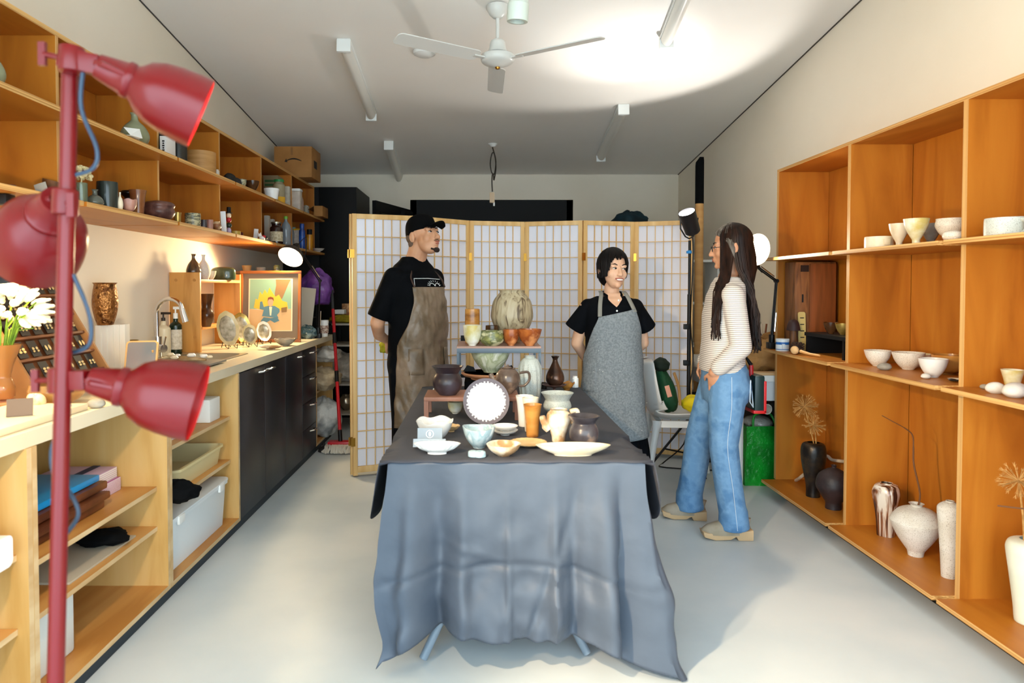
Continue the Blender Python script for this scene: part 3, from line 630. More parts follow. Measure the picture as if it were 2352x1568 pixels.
def vprof(name, w, h, t=None, closed=False):
    t = t or max(.0022, min(.005, w*.05)); R = w/2
    o = [(max(0, r)*R, min(max(z, 0), 1)*h) for r, z in cat(PR[name] if isinstance(name, str) else name, 4)]
    if closed: return [(0, 0)]+o+[(0, h)]
    inn = [(max(r-t, .001), max(z, t*1.6)) for r, z in o[::-1]]
    out = [(0, 0)]+o; k = len(out); pr = out+inn
    while len(pr) > k+1 and pr[-1][1] <= t*1.6+1e-6: pr.pop()
    pr += [(max(o[0][0]*.9-t, .001), t*1.6), (0, t*1.6)]
    return pr
GL = {}
def gl(k, *a, **kw): GL[k] = mat('glaze '+k, *a, **kw)
gl('darkbrown', '#2a2024', '#4a3f44', rough=.32, scale=9, c3='#36292b', bump=.2, bscale=30)
gl('teadark', '#4e4038', '#a98f78', c3='#66554a', rough=.25, scale=16, lo=.35, hi=.72)
gl('smoky', '#2a262b', '#b89a80', c3='#474449', rough=.3, scale=14, lo=.3, hi=.75)
gl('white', '#e9e8e4', '#dcd9d2', rough=.25, scale=8)
gl('cream', '#e8ddc6', '#d8c8a6', rough=.35, scale=10)
gl('creamspeck', '#e6dfd2', '#dcd2c2', rough=.45, scale=9, spk='#7a6a58', spkscale=420)
gl('speckblue', '#c9cfc9', '#b3bcb6', rough=.4, scale=10, spk='#55504a', spkscale=450)
gl('celadon', '#8c8e70', '#777a5c', rough=.18, scale=8)
gl('amber', '#c08a45', '#7a4a20', c3='#b87b38', rough=.2, scale=7, st=(1, 1, 2.2))
gl('orange', '#b0632c', '#d89058', c3='#8a4420', rough=.22, scale=9)
gl('olive', '#8f8f52', '#c9c39a', c3='#5f6440', rough=.25, scale=16, st=(1, 1, 2))
gl('yellowwhite', '#c9b56c', '#efece0', c3='#dcd6b4', rough=.25, scale=9)
gl('moon', '#b3a588', '#54432f', c3='#a89878', rough=.45, scale=9, st=(2.8, 2.8, .35), dist=2.2, lo=.36, hi=.68)
gl('greenwhite', '#cfd3b4', '#e6e6d6', c3='#a9b088', rough=.18, scale=9, dist=1.5)
gl('bluewhite', '#b7c8cc', '#e4ecec', c3='#93adb6', rough=.2, scale=12, dist=1)
gl('brownwhite', '#e8e0d2', '#a77f56', c3='#d9c6a8', rough=.3, scale=16)
gl('biscuit', '#d8b98a', '#c6a472', rough=.55, scale=14)
gl('terracotta', '#d79a72', '#c2805a', rough=.55, scale=9)
gl('copper', '#8a5a2c', '#5b3414', c3='#a87440', rough=.3, scale=30, metal=.75, bump=.5, bscale=60)
gl('blackmetal', '#1d1a19', '#4a3a28', rough=.35, scale=18, metal=.3, bump=.25, bscale=40, lo=.45, hi=.75)
gl('manganese', '#3a2c2c', '#241c1e', rough=.5, scale=12, bump=.25, bscale=70)
gl('whiterough', '#ddd8cf', '#cfc7ba', rough=.75, scale=10, spk='#8d7f6c', spkscale=330, bump=.3, bscale=60)
gl('palegreen', '#dfe0cf', '#d2d6c2', rough=.5, scale=6)
gl('tenmoku', '#3a2415', '#5a3a20', rough=.18, scale=10)
gl('goldbrown', '#e0d6c8', '#3a1f18', c3='#8a5a3c', rough=.16, scale=7, st=(2.4, 2.4, .35), dist=1.6, lo=.42, hi=.6, metal=.15)
gl('black', '#131211', '#1f1c1a', rough=.3, scale=9)
gl('bronze', '#3c2a22', '#6a4a38', rough=.22, scale=8, metal=.5)
gl('stonegrey', '#8d8578', '#a39c8e', rough=.8, scale=20, bump=.2)
gl('stonewhite', '#d6d0c6', '#c6bfb4', rough=.85, scale=20, bump=.25, bscale=40)
gl('brownknob', '#5a3a34', '#452b28', rough=.4, scale=14, c3='#6a4840')
gl('pink', '#9a6a60', '#b98a78', rough=.4, scale=12)
gl('stripe', '#b8b08c', '#4a4a3a', rough=.35, scale=22, st=(1, 1, 3), dist=2, lo=.42, hi=.58)
gl('gold', '#c3a85e', '#8f7434', rough=.3, scale=14, metal=.6)
gl('silverplate', '#cfc39a', '#b3a878', rough=.3, scale=12, bump=.2, bscale=30)
gl('tealglass', '#4f5e48', '#39462f', rough=.12, scale=8)
def put(px, py, X=None, Y=None, Z=None):
    if X is not None: p = onX(px, py, X)
    elif Y is not None: p = onY(px, py, Y)
    else: return onZ(px, py, Z)
    if Z is not None: p.z = Z
    return p
def pot(name, label, category, px, py, wpx, hpx, prof, g, X=None, Y=None, Z=None, group=None, closed=False, fn=None, n=36, rot=0, tilt=None, hs=1.):
    p = put(px, py, X, Y, Z); s = p.y/F; w, h = wpx*s, hpx*s*hs
    if X is None and Y is None:
        rb = (PR[prof] if isinstance(prof, str) else prof)[0][0]*w/2*.9; k = (p.y+rb)/p.y; p = Vector((p.x*k, p.y*k, p.z)); w *= k; h *= k
    m = g if not isinstance(g, str) else GL[g]
    o = MB().lathe(vprof(prof, w, h, closed=closed), n=n, fn=fn(w, h) if fn else None).build(name, m, loc=p, rot=tilt or rot, smooth=45)
    o['_w'] = w; o['_h'] = h
    tag(o, label, category, group); return o
def wob(k, a):
    return lambda w, h: (lambda x, y, z, t: (x*(1+a*math.sin(k*t)*(z/h)), y*(1+a*math.sin(k*t)*(z/h)), z))
def scal(k, a, hz=.0):
    return lambda w, h: (lambda x, y, z, t: (x*(1+a*abs(math.sin(k*t/2))*(z/h)), y*(1+a*abs(math.sin(k*t/2))*(z/h)), z+hz*h*math.cos(k*t)*(z/h)**3))
def spiral(k, a, tw): return lambda w, h: (lambda x, y, z, t: (x*(1+a*math.sin(k*t+tw*z/h)*math.sin(PI*min(1, z/h*1.08))), y*(1+a*math.sin(k*t+tw*z/h)*math.sin(PI*min(1, z/h*1.08))), z))
def oval(f): return lambda w, h: (lambda x, y, z, t: (x, y*f, z))
def handle_on(o, side=1, r=.0, z0=.3, z1=.8, out=.35, th=.006, m=None, prof=None):
    w, h = o['_w'], o['_h']; a = w*.46*side
    MB().tube(cat([(a, 0, z1*h), (a+side*out*w, 0, z1*h*1.04), (a+side*out*w*1.15, 0, (z0+z1)/2*h), (a+side*out*w*.6, 0, z0*h*1.02), (a*.92, 0, z0*h)], 5), th, 8).build('handle', m or o.data.materials[0], o, loc=(0, 0, 0))
def spout_on(o, side=-1, th=.012):
    w, h = o['_w'], o['_h']
    MB().tube(cat([(side*w*.38, 0, h*.40), (side*w*.58, 0, h*.55), (side*w*.68, 0, h*.78)], 4), [th*1.5]*4+[th]*4+[th*.8], 10).build('spout', o.data.materials[0], o, loc=(0, 0, 0))
CT = TZ+.0085   # cloth top
def tpot(*a, Z=CT, **k): return pot(*a, Z=Z, **k)
# --- risers on the table
WRIS = mat('walnut riser', '#a9745c', '#8e5e48', rough=.5, scale=4, st=(3, .5, 1))
t = thing('display_riser', 'low wooden riser under the dark flared pot and brown teapot', 'riser', (0, 3.2, CT)); RZ1 = .852
xa, xb = onZ(975, 962, CT).x, onZ(1192, 962, CT).x
MB().box(xa, xb, 3.04, 3.27, RZ1-.018, RZ1).build('top_board', WRIS, t, bevel=.002)
for x in (xa, xb-.02):
    for y in (3.045, 3.24): MB().box(x, x+.02, y, y+.022, CT, RZ1-.018).build('leg', WRIS, t, smooth=0)
t = thing('display_riser', 'tall grey metal riser with a wooden top carrying the big moon jar', 'riser', (.08, 3.6, CT)); RZ2 = 1.04
GMET = mat('grey blue metal', '#55636f', rough=.4)
ra, rb = onY(1049, 795, 3.5).x, onY(1243, 795, 3.5).x
MB().box(ra, rb, 3.5, 3.86, RZ2-.010, RZ2).build('top_board', mat('pinkish board', '#a98676', rough=.6), t, smooth=0)
for y in (3.5, 3.85):
    MB().box(ra, rb, y, y+.01, RZ2-.034, RZ2-.010).build('rail', GMET, t, bevel=.002)
    for x in (ra, rb-.012): MB().box(x, x+.012, y, y+.010, CT, RZ2-.034).build('leg', GMET, t, smooth=0)
MB().box(ra+.01, rb-.01, 3.872, 3.882, RZ2-.03, RZ2+.03).build('back_lip', BLACK, t, smooth=0)
# --- on the tall riser
Z = RZ2+.0005
pot('moon_jar', 'large round moon jar with brown dripped ash glaze on the tall riser', 'vase', 1176, 783, 97, 120, 'round', 'moon', Y=3.755, Z=Z, fn=wob(5, .012))
o = pot('cup', 'tall glossy brown cylinder cup behind the yellow and white cup', 'cup', 1085, 780, 34, 79, 'cyl', 'amber', Y=3.70, Z=Z)
pot('cup', 'yellow and white rounded cup on the tall riser', 'cup', 1085, 789, 43, 47, 'deepbowl', 'yellowwhite', Y=3.555, Z=Z, fn=wob(3, .03))
pot('bowl', 'low olive drip bowl between the yellow cup and the orange cup', 'bowl', 1130, 788, 55, 34, [(.6, 0), (.66, .05), (.96, .25), (1, .55), (.93, .9), (.95, 1)], 'olive', Y=3.565, Z=Z)
pot('cup', 'dark brown cup half hidden behind the low olive bowl', 'cup', 1130, 782, 30, 42, 'cyl', 'tenmoku', Y=3.672, Z=Z)
pot('cup', 'orange cup with a wide rim beside the moon jar foot', 'cup', 1174, 788, 37, 37, 'deepbowl', 'orange', Y=3.56, Z=Z)
pot('bowl', 'orange flared bowl at the corner of the tall riser', 'bowl', 1216, 790, 57, 38, 'bowl', 'orange', Y=3.55, Z=Z)
# --- under and beside the tall riser
bb = MB().box(onY(1066, 0, 3.54).x, onY(1186, 0, 3.54).x, 3.535, 3.74, CT, .856); tag(bb.build('display_block', CLOTHK, bevel=.006), 'black cloth-covered block under the terracotta stand', 'block')
for sx, nm in ((-1, 'left'), (1, 'right')):
    x0 = onY(1125, 0, 3.6).x
    m = MB().prism([(x0+sx*.055, .858), (x0+sx*.165, .858), (x0+sx*.12, .925), (x0+sx*.085, .915)], 3.66, 3.668, 'y'); tag(m.build('black_card', BLACK, smooth=0), 'bent black card standing behind the green lobed bowl, %s side' % ('teapot' if sx > 0 else 'dark pot'), 'card')
pot('display_stand', 'round terracotta banding stand under the green lobed bowl', 'stand', 1123, 873, 119, 15, [(.7, 0), (.72, .3), (.9, .4), (1, .6), (1, 1), (0, 1)], 'terracotta', Y=3.63, Z=.857)
pot('bowl', 'large pale green lobed bowl on the terracotta stand', 'bowl', 1127, 862, 92, 57, 'bowl', 'greenwhite', Y=3.63, Z=.8925, fn=scal(7, .06, .03))
pot('vase', 'tall speckled white vase carved with spiral grooves', 'vase', 1217, 918, 54, 112, [(.7, 0), (.76, .02), (.9, .3), (.98, .62), (.96, .78), (.7, .92), (.46, .96), (.44, .98), (.5, 1)], 'speckblue', Y=3.46, Z=CT, fn=spiral(13, .05, 6), n=104)
pot('stem_dish', 'small brown pedestal dish under the dark teardrop vase', 'dish', 1273, 905, 55, 22, [(.3, 0), (.32, .1), (.14, .25), (.14, .6), (.7, .78), (1, .95), (1, 1)], 'brownknob', Z=CT)
ped = bpy.data.objects['stem_dish']
pot('vase', 'dark bronze teardrop vase standing on the brown pedestal dish', 'vase', 1275, 883, 43, 69, 'tear', 'bronze', Y=ped.location.y, Z=CT+ped['_h']*.82)
pot('dish', 'amber leaf dish near the grey apron at the far end of the table', 'dish', 1302, 897, 34, 18, 'dish', 'amber', Z=CT, fn=scal(5, .1, .1))
pot('dish', 'dark green glass dish in front of the pedestal dish', 'dish', 1275, 911, 50, 9, 'dish', 'tealglass', Z=CT)
pot('cup', 'small black cup beside the spiral vase', 'cup', 1249, 893, 15, 14, 'cyl', 'black', Z=CT)
pot('bottle', 'small white plastic bottle at the far table edge', 'bottle', 1321, 890, 15, 26, 'jar', WHITE, Z=CT, closed=True)
# --- wooden riser
pot('pot', 'dark brown flared pot on the low wooden riser', 'pot', 1028, 914, 73, 66, 'flarepot', 'darkbrown', Y=3.12, Z=RZ1+.0005)
o = pot('teapot', 'mottled brown teapot with a looped handle on the low wooden riser', 'teapot', 1166, 927, 58, 58, 'round', GL['teadark'], Y=3.16, Z=RZ1+.0005); handle_on(o, 1); spout_on(o, -1)
MB().lathe([(0, 0), (.02, 0), (.016, .006), (.006, .008), (.007, .014), (0, .016)], c=(0, 0, o['_h'])).build('lid', o.data.materials[0], o, loc=(0, 0, 0))
for k in range(3): pot('dish', 'olive dish in the small stack behind the dark flared pot, %s of three' % ('lowest', 'middle one', 'topmost')[k], 'dish', 1074, 903-k*8, 30, 9, 'dish', 'olive', Y=3.36, Z=CT+k*.017+(.0 if k else 0), group='stacked olive dishes')
pot('bowl', 'mossy yellow bowl under the low wooden riser', 'bowl', 1046, 950, 36, 27, 'deepbowl', 'yellowwhite', Z=CT)
# wire rack
wr = onZ(985, 938, CT); t = thing('dish_rack', 'white wire dish rack leaning behind the dark flared pot', 'rack', wr)
T = Matrix.Translation(wr) @ Matrix.Rotation(.45, 4, 'Y'); m = MB()
m.tube([(-.02, 0, .012), (-.02, 0, .19)], .003, 6, T=T).tube([(-.02, .1, .012), (-.02, .1, .19)], .003, 6, T=T).build('frame', WPAINT, t)
for k in range(9): MB().tube([(-.02, 0, .02+k*.02), (-.02, .1, .02+k*.02)], .0018, 6, T=T).build('wire', INK, t)
# --- middle of the table
pc = onZ(1117, 980, CT); pc.z += .004; t = thing('standing_plate', 'white plate with a ribbed dark rim standing on a wire easel', 'plate', pc); s_ = pc.y/F; R = 54*s_
T = Matrix.Translation((0, .02, 0)) @ Matrix.Rotation(math.radians(76), 4, 'X') @ Matrix.Translation((0, R, 0)) @ Matrix.Rotation(0, 4, 'Z')
MB().lathe([(0, -.012), (R*.45, -.012), (R*.7, -.004), (R, .012), (R*.985, .016), (R*.66, .002), (R*.4, -.004), (0, -.005)], T=T, n=48).build('plate_body', mat('glossy white glaze', '#eceae5', rough=.12), t, loc=(0, 0, 0), smooth=50)
m = MB()
for k in range(72):
    a = 2*PI*k/72; rr0 = R*(.83+.04*math.sin(k*2.7)); rr1 = R*.995
    ca, sa = math.cos(a), math.sin(a); w_ = .0035
    f_ = (rr0/R-.66)/.325; z0 = .0035+.0135*f_
    m.add([(rr0*ca-w_*sa, rr0*sa+w_*ca, z0), (rr0*ca+w_*sa, rr0*sa-w_*ca, z0), (rr1*ca+w_*sa*1.3, rr1*sa-w_*ca*1.3, .0172), (rr1*ca-w_*sa*1.3, rr1*sa+w_*ca*1.3, .0172)], [(0, 1, 2, 3)], T=T)
rim = m.build('painted_rim', mat('grey brown slip', '#6d656b', rough=.4), t, loc=(0, 0, 0), smooth=0); rim['kind'] = 'stuff'
for sx in (-1, 1): MB().tube([(sx*.04, -.03, .002), (sx*.04, .02, .004), (sx*.035, .055, .09), (sx*.035, .1, .002)], .0025, 6).tube([(sx*.04, -.03, .002), (sx*.04, -.032, .02)], .0025, 6).build('easel_wire', BLKM, t, loc=(0, 0, 0))
pot('vase', 'tall white cup with one black brush line, behind its twin', 'cup', 1205, 980, 42, 70, 'beaker', 'white', Z=CT)
pot('vase', 'tall plain white cup leaning beside the amber beaker', 'cup', 1218, 992, 38, 78, 'beaker', 'cream', Z=CT)
pot('beaker', 'amber and brown glazed beaker', 'cup', 1223, 1004, 43, 74, 'beaker', 'amber', Z=CT)
pot('bowl', 'speckled grey bowl with a waist and flared rim', 'bowl', 1280, 952, 75, 48, 'waist', 'speckblue', Z=CT)
o = pot('teapot', 'beige wood-fired jug with a spout and ear handle', 'teapot', 1283, 1016, 56, 75, [(.5, 0), (.54, .02), (.6, .2), (.9, .5), (1, .72), (.92, .88), (.7, .95), (.72, 1)], 'brownwhite', Z=CT); handle_on(o, 1, z0=.6, z1=.92, out=.28, th=.009); spout_on(o, -1, .013)
pot('pot', 'smoke-fired flared pot at the right edge of the display', 'pot', 1341, 1027, 73, 70, 'flarepot', 'smoky', Z=CT)
pot('platter', 'long oval cream platter with brown rim at the table front', 'plate', 1316, 1054, 172, 24, [(.5, 0), (.55, .15), (.85, .6), (1, .95), (1, 1)], 'cream', Z=CT, fn=oval(.34))
pot('plate', 'flat biscuit-coloured plate with a scalloped edge', 'plate', 1213, 1026, 84, 9, 'plate', 'biscuit', Z=CT, fn=scal(22, .05), n=88)
pot('bowl', 'small shallow brown bowl with a dripped white inside', 'bowl', 1157, 1048, 80, 27, 'bowl', 'brownwhite', Z=CT, fn=wob(4, .03))
pot('bowl', 'pale blue footed bowl with a notched rim', 'bowl', 1100, 1030, 76, 48, 'bowl', 'bluewhite', Z=CT, fn=scal(2, .05, .05))
for k in range(2): pot('plate', 'white plate in the pair behind the blue bowl, %s one' % ('lower', 'upper')[k], 'plate', 1160, 1000-k*8, 60, 12, 'plate', 'white', Y=onZ(1160, 998, CT).y, Z=CT+k*.0165, group='pair of white plates')
hp = onZ(1094, 1048, CT); t = MB()
for dx, dy, r in ((-.011, 0, .017), (.012, -.004, .02)): t.lathe(cat([(0, 0), (r, 0), (r*1.08, .008), (r, .018), (r*.6, .021), (0, .021)], 3), c=(dx, dy, 0), n=24)
tag(t.build('chopstick_rest', GL['bluewhite'], loc=hp), 'tiny pale blue heart-shaped rest in front of the blue bowl', 'rest')
pot('bowl', 'lobed white bowl with a black rim line', 'bowl', 1000, 1012, 82, 46, 'bowl', 'white', Z=CT, fn=scal(5, .09, .07))
pot('dish', 'leaf-shaped biscuit dish behind the lobed white bowl', 'dish', 1036, 992, 40, 14, 'dish', 'biscuit', Z=CT, fn=scal(9, .08, .06))
cp = onZ(1004, 1046, CT)
pot('dish', 'white fluted oval dish holding the name card', 'dish', 1004, 1046, 108, 24, 'dish', 'white', Z=CT, fn=lambda w, h: (lambda x, y, z, t: (x*(1+.03*math.sin(26*t)), y*.5*(1+.03*math.sin(26*t)), z)), n=78)
t = thing('business_cards', 'grey business cards with a round white emblem in a clear holder', 'card', cp+Vector((-.035, .115, .006)))
T = Matrix.Rotation(math.radians(-14), 4, 'X')
MB().cbox((0, .004, .042), (.092, .006, .05), T=T).build('card_stack', mat('grey card', '#8f9aa3', rough=.6), t, loc=(0, 0, 0), smooth=0)
m = MB().lathe([(.0145, -.0005), (.0145, .0005), (.0125, .0005), (.0125, -.0005), (.0145, -.0005)], T=T @ Matrix.Translation((.0, -.0002, .045)) @ Matrix.Rotation(PI/2, 4, 'X'))
m.ell((0, 0, 0), (.0045, .0008, .009), T=T @ Matrix.Translation((0, -.0002, .045))).build('emblem', WHITE, t, loc=(0, 0, 0))
MB().cbox((0, -.012, .012), (.12, .002, .03), T=T).cbox((0, -.008, -.002), (.12, .03, .002), T=T).build('holder', mat('clear acrylic', '#dfe6ea', rough=.05, trans=.7), t, loc=(0, 0, 0), smooth=0)
# ================================================================== right shelves
def rs(name, label, category, px, py, w, h, prof, g, z=None, X=2.02, **k):
    return pot(name, label, category, px, py, w, h, prof, g, X=X, Z=RZ[z]+.0005 if z is not None else None, **k)
def onsh(name, label, category, px, py, w, h, prof, g, z, **k): return pot(name, label, category, px, py, w, h, prof, g, Z=RZ[z]+.0005, **k)
# upper shelf
o = rs('cup', 'low cream cup with a small side lug at the end of the upper shelf', 'cup', 2019, 566, 60, 27, 'cyl', 'cream', 2, X=1.93)
MB().cbox((-.0, -o['_w']*.5, o['_h']*.5), (.03, .012, .03)).build('lug', GL['cream'], o, loc=(0, 0, 0), bevel=.004)
rs('goblet', 'cream goblet with a notched rim on the upper shelf', 'goblet', 2065, 560, 43, 54, 'goblet', 'cream', 2, X=1.96)
rs('goblet', 'yellow glazed goblet with a ringed stem', 'goblet', 2104, 557, 53, 60, 'goblet', 'yellowwhite', 2, X=1.93)
rs('goblet', 'grey goblet standing behind the yellow goblet', 'goblet', 2138, 553, 44, 52, 'goblet', 'stonegrey', 2, X=2.06)
rs('footed_bowl', 'cream footed bowl with a brown rim on the upper shelf', 'bowl', 2182, 548, 60, 58, 'footbowl', 'creamspeck', 2, X=2.03)
o = rs('stone_egg', 'white egg-shaped stone in front of the footed bowl', 'stone', 2190, 550, 44, 26, [(.4, 0), (.8, .15), (1, .45), (.85, .8), (.4, .97), (.1, 1)], 'creamspeck', 2, X=1.93, closed=True)
o = rs('cup', 'wide grey green mug with a carved lug handle', 'cup', 2313, 542, 88, 42, 'cyl', 'speckblue', 2, X=1.94)
MB().tube(cat([(-.0, -o['_w']*.5, o['_h']*.85), (0, -o['_w']*.66, o['_h']*.7), (0, -o['_w']*.66, o['_h']*.3), (0, -o['_w']*.5, o['_h']*.12)], 4), .008, 8).build('handle', o.data.materials[0], o, loc=(0, 0, 0))
tag(MB().box(2.10, 2.23, 2.28, 2.42, RZ[2]+.0005, RZ[2]+.1).build('black_box', mat('black box card', '#120d0c', rough=.5), bevel=.003), 'small black box behind the wide grey green mug', 'box')
# lower middle shelf
rs('bowl', 'pale bowl with a greenish rim next to the grey wedge stone', 'bowl', 2016, 836, 57, 36, 'bowl', 'creamspeck', 1, X=1.99)
def stone(px, py, w, h, z, g, label, seed, d=.8):
    p = onZ(px, py, z+.0005); s = p.y/F; r = random.Random(seed); o = MB()
    ph = [r.uniform(0, 6) for _ in range(6)]
    def fn(x, y, zz, t): k = 1+.08*math.sin(2*t+ph[0])+.05*math.sin(3*t+ph[1]+zz*40); return (x*k, y*k*d, zz)
    o.lathe(vprof([(.5, 0), (.9, .2), (1, .45), (.8, .78), (.4, .96), (.1, 1)], w*s, h*s, closed=True), fn=fn, n=24)
    return tag(o.build('pebble', GL[g], loc=p, rot=r.uniform(-.5, .5)), label, 'stone')
stone(2032, 849, 33, 16, RZ[1], 'stonegrey', 'grey wedge-shaped stone in front of the pale bowl', 1)
onsh('bowl', 'white speckled bowl in the middle of the lower shelf', 'bowl', 2086, 849, 68, 39, 'bowl', 'creamspeck', 1)
rs('bowl', 'yellow rimmed bowl hidden behind the white speckled bowl', 'bowl', 2105, 838, 62, 30, 'bowl', 'yellowwhite', 1, X=2.165)
onsh('bowl', 'white bowl with carved ribs and a grey leaf mark', 'bowl', 2143, 867, 61, 43, 'bowl', 'white', 1)
stone(2127, 869, 24, 12, RZ[1], 'stonewhite', 'smooth white pebble beside the ribbed white bowl', 2)
onsh('bowl', 'amber bowl with a dark leaf mark', 'bowl', 2180, 860, 72, 44, 'deepbowl', 'amber', 1)
onsh('saucer', 'tiny cream saucer under the black spoon', 'dish', 2194, 875, 32, 5, 'dish', 'cream', 1)
p = onZ(2188, 872, RZ[1]+.009); tag(MB().ell((0, 0, 0), (.014, .02, .006)).tube([(0, -.015, 0), (.01, -.07, .006)], .003, 8).build('spoon', GL['black'], loc=p), 'small black spoon lying on the cream saucer', 'spoon')
stone(2287, 903, 37, 26, RZ[1], 'stonewhite', 'round grey white stone beside the big white stone', 3)
stone(2332, 912, 60, 34, RZ[1], 'stonewhite', 'big flat white stone at the front of the lower shelf', 4)
stone(2262, 893, 20, 11, RZ[1], 'stonegrey', 'thin flat grey stone behind the round stone', 5)
rs('beaker', 'cream tapered cup behind the big white stone', 'cup', 2325, 890, 46, 46, [(.5, 0), (.56, .03), (.74, .5), (1, 1)], 'yellowwhite', 1, X=2.05)
# far bay
DW = mat('old brown wood', '#7a4a26', '#5a3418', c3='#8e5a30', rough=.5, scale=6, st=(3, 3, .4))
a = onY(1838, 700, 4.28); t = thing('cutting_board_box', 'old brown wooden chest with a sliding front behind the black stand', 'box', (2.05, 4.13, .95))
x0, x1 = 1.985, 2.205
tz1 = RZ[2]-.03
st = thing('black_stand', 'low black wooden stand under the brown chest', 'stand', (2.08, 3.98, RZ[1]+.0005))
MB().box(1.95, 2.225, 3.64, 4.10, 1.055, 1.075).build('top_board', BLACK, st, smooth=0)
for y in (3.66, 4.07): MB().box(1.955, 2.22, y, y+.02, RZ[1]+.0005, 1.055).build('leg', BLACK, st, smooth=0)
x0 = 1.955; t.location = (2.08, 4.28, RZ[1]+.0005); WO[t.name] = Vector(t.location)
MB().box(x0, x1, 4.235, 4.385, RZ[1]+.0007, tz1).build('chest_body', DW, t, bevel=.004)
MB().box(x0+.085, x1-.005, 4.222, 4.235, RZ[1]+.01, tz1-.01).build('sliding_panel', mat('red brown wood', '#8f4f26', '#74401c', rough=.45, scale=6, st=(5, 5, .4)), t, bevel=.002)
MB().box(x0+.03, x0+.078, 4.228, 4.235, tz1-.06, tz1-.02).build('recess', mat('dark recess', '#2a160c', rough=.6), t, smooth=0)
MB().box(x0+.04, x0+.048, 4.229, 4.2355, 1.25, 1.30).build('slot', INK, t, smooth=0)
for i, (px, w_) in enumerate(((1908, 30), (1936, 32))): pot('bowl', 'glossy %s bowl on the black stand' % ('dark brown', 'brown and gold')[i], 'bowl', px, 772, w_, 26, 'bowl', ('tenmoku', 'gold')[i], X=2.02+i*.03, Z=1.0755, fn=scal(3, .06, .05))
o = pot('mushroom_ornament', 'wooden mushroom ornament with a dark cap', 'ornament', 1822, 778, 18, 28, [(.7, 0), (.8, .05), (.7, .5), (.62, 1)], mat('brown mushroom stem', '#6f4526', '#8a5a36', rough=.6, scale=20, st=(3, 3, .3)), X=1.925, Z=RZ[1]+.0005, closed=True, hs=1.9)
h_ = o['_h']; MB().lathe(cat([(.0, h_*.9), (.036, h_*.9), (.04, h_*.94), (.03, h_*1.25), (.015, h_*1.36), (0, h_*1.38)], 3)).build('cap', mat('dark mushroom cap', '#3a2320', rough=.6), o, loc=(0, 0, 0))
p = Vector((1.985, 4.20, RZ[1]+.002)); o = MB().prism(rr(-.022, .022, 0, .24, .012), -.004, .004, 'y').build('wooden_tag', mat('yellow wood ruler', '#cdb673', rough=.5), loc=p, rot=(-.06, 0, 0)); tag(o, 'yellow wooden tag with printed marks leaning against the chest', 'tag')
for k in range(5): MB().box(-.012, .012, -.0055, -.004, .04+k*.04, .046+k*.04).build('printed_mark', INK, o, loc=(0, 0, 0), smooth=0)
pc_ = Vector((1.90, 4.085, RZ[1]+.0005)); m = MB().ell((0, 0, .033), (.03, .03, .033))
for r_ in range(6):
    for k in range(10):
        a = 2*PI*(k+.5*(r_ % 2))/10; z = .008+r_*.0105; R_ = .034*math.sin(math.acos(max(-1, min(1, (z-.033)/.036))))
        m.ell((R_*math.cos(a), R_*math.sin(a), z), (.007, .007, .005), n=6, m=4)
o = m.build('pine_cone', mat('pine cone', '#241712', '#50382a', rough=.7, scale=60), loc=pc_); tag(o, 'dark pine cone in front of the mushroom ornament', 'pine cone')
o = pot('plaster_tub', 'white plastic tub with a blue label by the shelf lamp', 'tub', 1797, 803, 29, 28, [(.92, 0), (1, .03), (1, .8), (.96, .82), (1.02, .84), (1.02, 1)], WHITE, X=1.87, Z=RZ[1]+.0005, closed=True)
w_, h_ = o['_w'], o['_h']; MB().lathe([(w_*.503, h_*.12), (w_*.503, h_*.74)], n=36).build('label_band', mat('blue label', '#1f5fa8', '#2a78c8', rough=.4, scale=20), o, loc=(0, 0, 0))
MB().cbox((-.01, -w_*.503, h_*.4), (.018, .003, .03)).build('barcode', WHITE, o, loc=(0, 0, 0), smooth=0)
p = Vector((1.86, 3.955, RZ[1]+.0005)); t = thing('dust_brush', 'round pale wooden dusting brush lying on the shelf', 'brush', p)
MB().ell((-.02, .03, .026), (.022, .03, .024)).build('brush_head', mat('pale bristle', '#d9b27e', rough=.8, bump=.3, bscale=300), t, loc=(0, 0, 0)); MB().tube([(0, 0, .022), (.025, -.06, .012), (.045, -.13, .010)], [.010, .007, .006], 10).build('brush_handle', mat('pale wood handle', '#d3a468', rough=.5), t, loc=(0, 0, 0))
# bottom shelf
onsh('vase', 'tall burnished black vase holding dried alliums', 'vase', 1867, 1143, 54, 125, 'blackvase', 'blackmetal', 0)
vz = bpy.data.objects[[o.name for o in COL.objects if o.get('label', '').startswith('tall burnished black vase')][0]]
DRY = mat('dried allium', '#c99a5a', '#a9783c', rough=.8, scale=30)
def allium(c, R, foot, seed, label, n=90, lowcut=-1.0):
    r = random.Random(seed); c = Vector(c); t = thing('dried_allium', label, 'flower', foot)
    MB().tube([Vector(foot), (Vector(foot)+c)/2+Vector((.004, 0, 0)), c], .0035, 8).build('stem', DRY, t)
    m = MB()
    for k in range(n):
        z = r.uniform(lowcut, 1); a = r.uniform(0, 2*PI); q_ = math.sqrt(1-z*z); d = Vector((q_*math.cos(a), q_*math.sin(a), z)); L = R*r.uniform(.72, 1.05)
        e = c+d*L; m.tube([c+d*.004, c+d*L*.8, e], [.0011, .0009, .0004], 4, cap=False)
        x, y = frame(d)
        for j in range(3): b = 2*PI*j/3+k; m.tube([c+d*L*.82, e+(x*math.cos(b)+y*math.sin(b))*R*.09], [.0012, .0003], 4, cap=False)
    o = m.build('flower_head', DRY, t); o['kind'] = 'stuff'; return t
vp = vz.location; top = vp+Vector((0, 0, vz['_h']*.94))
allium(onY(1847, 933, vp.y), 32*vp.y/F, top+Vector((.004, 0, 0)), 1, 'larger spiky dried allium head in the black vase')
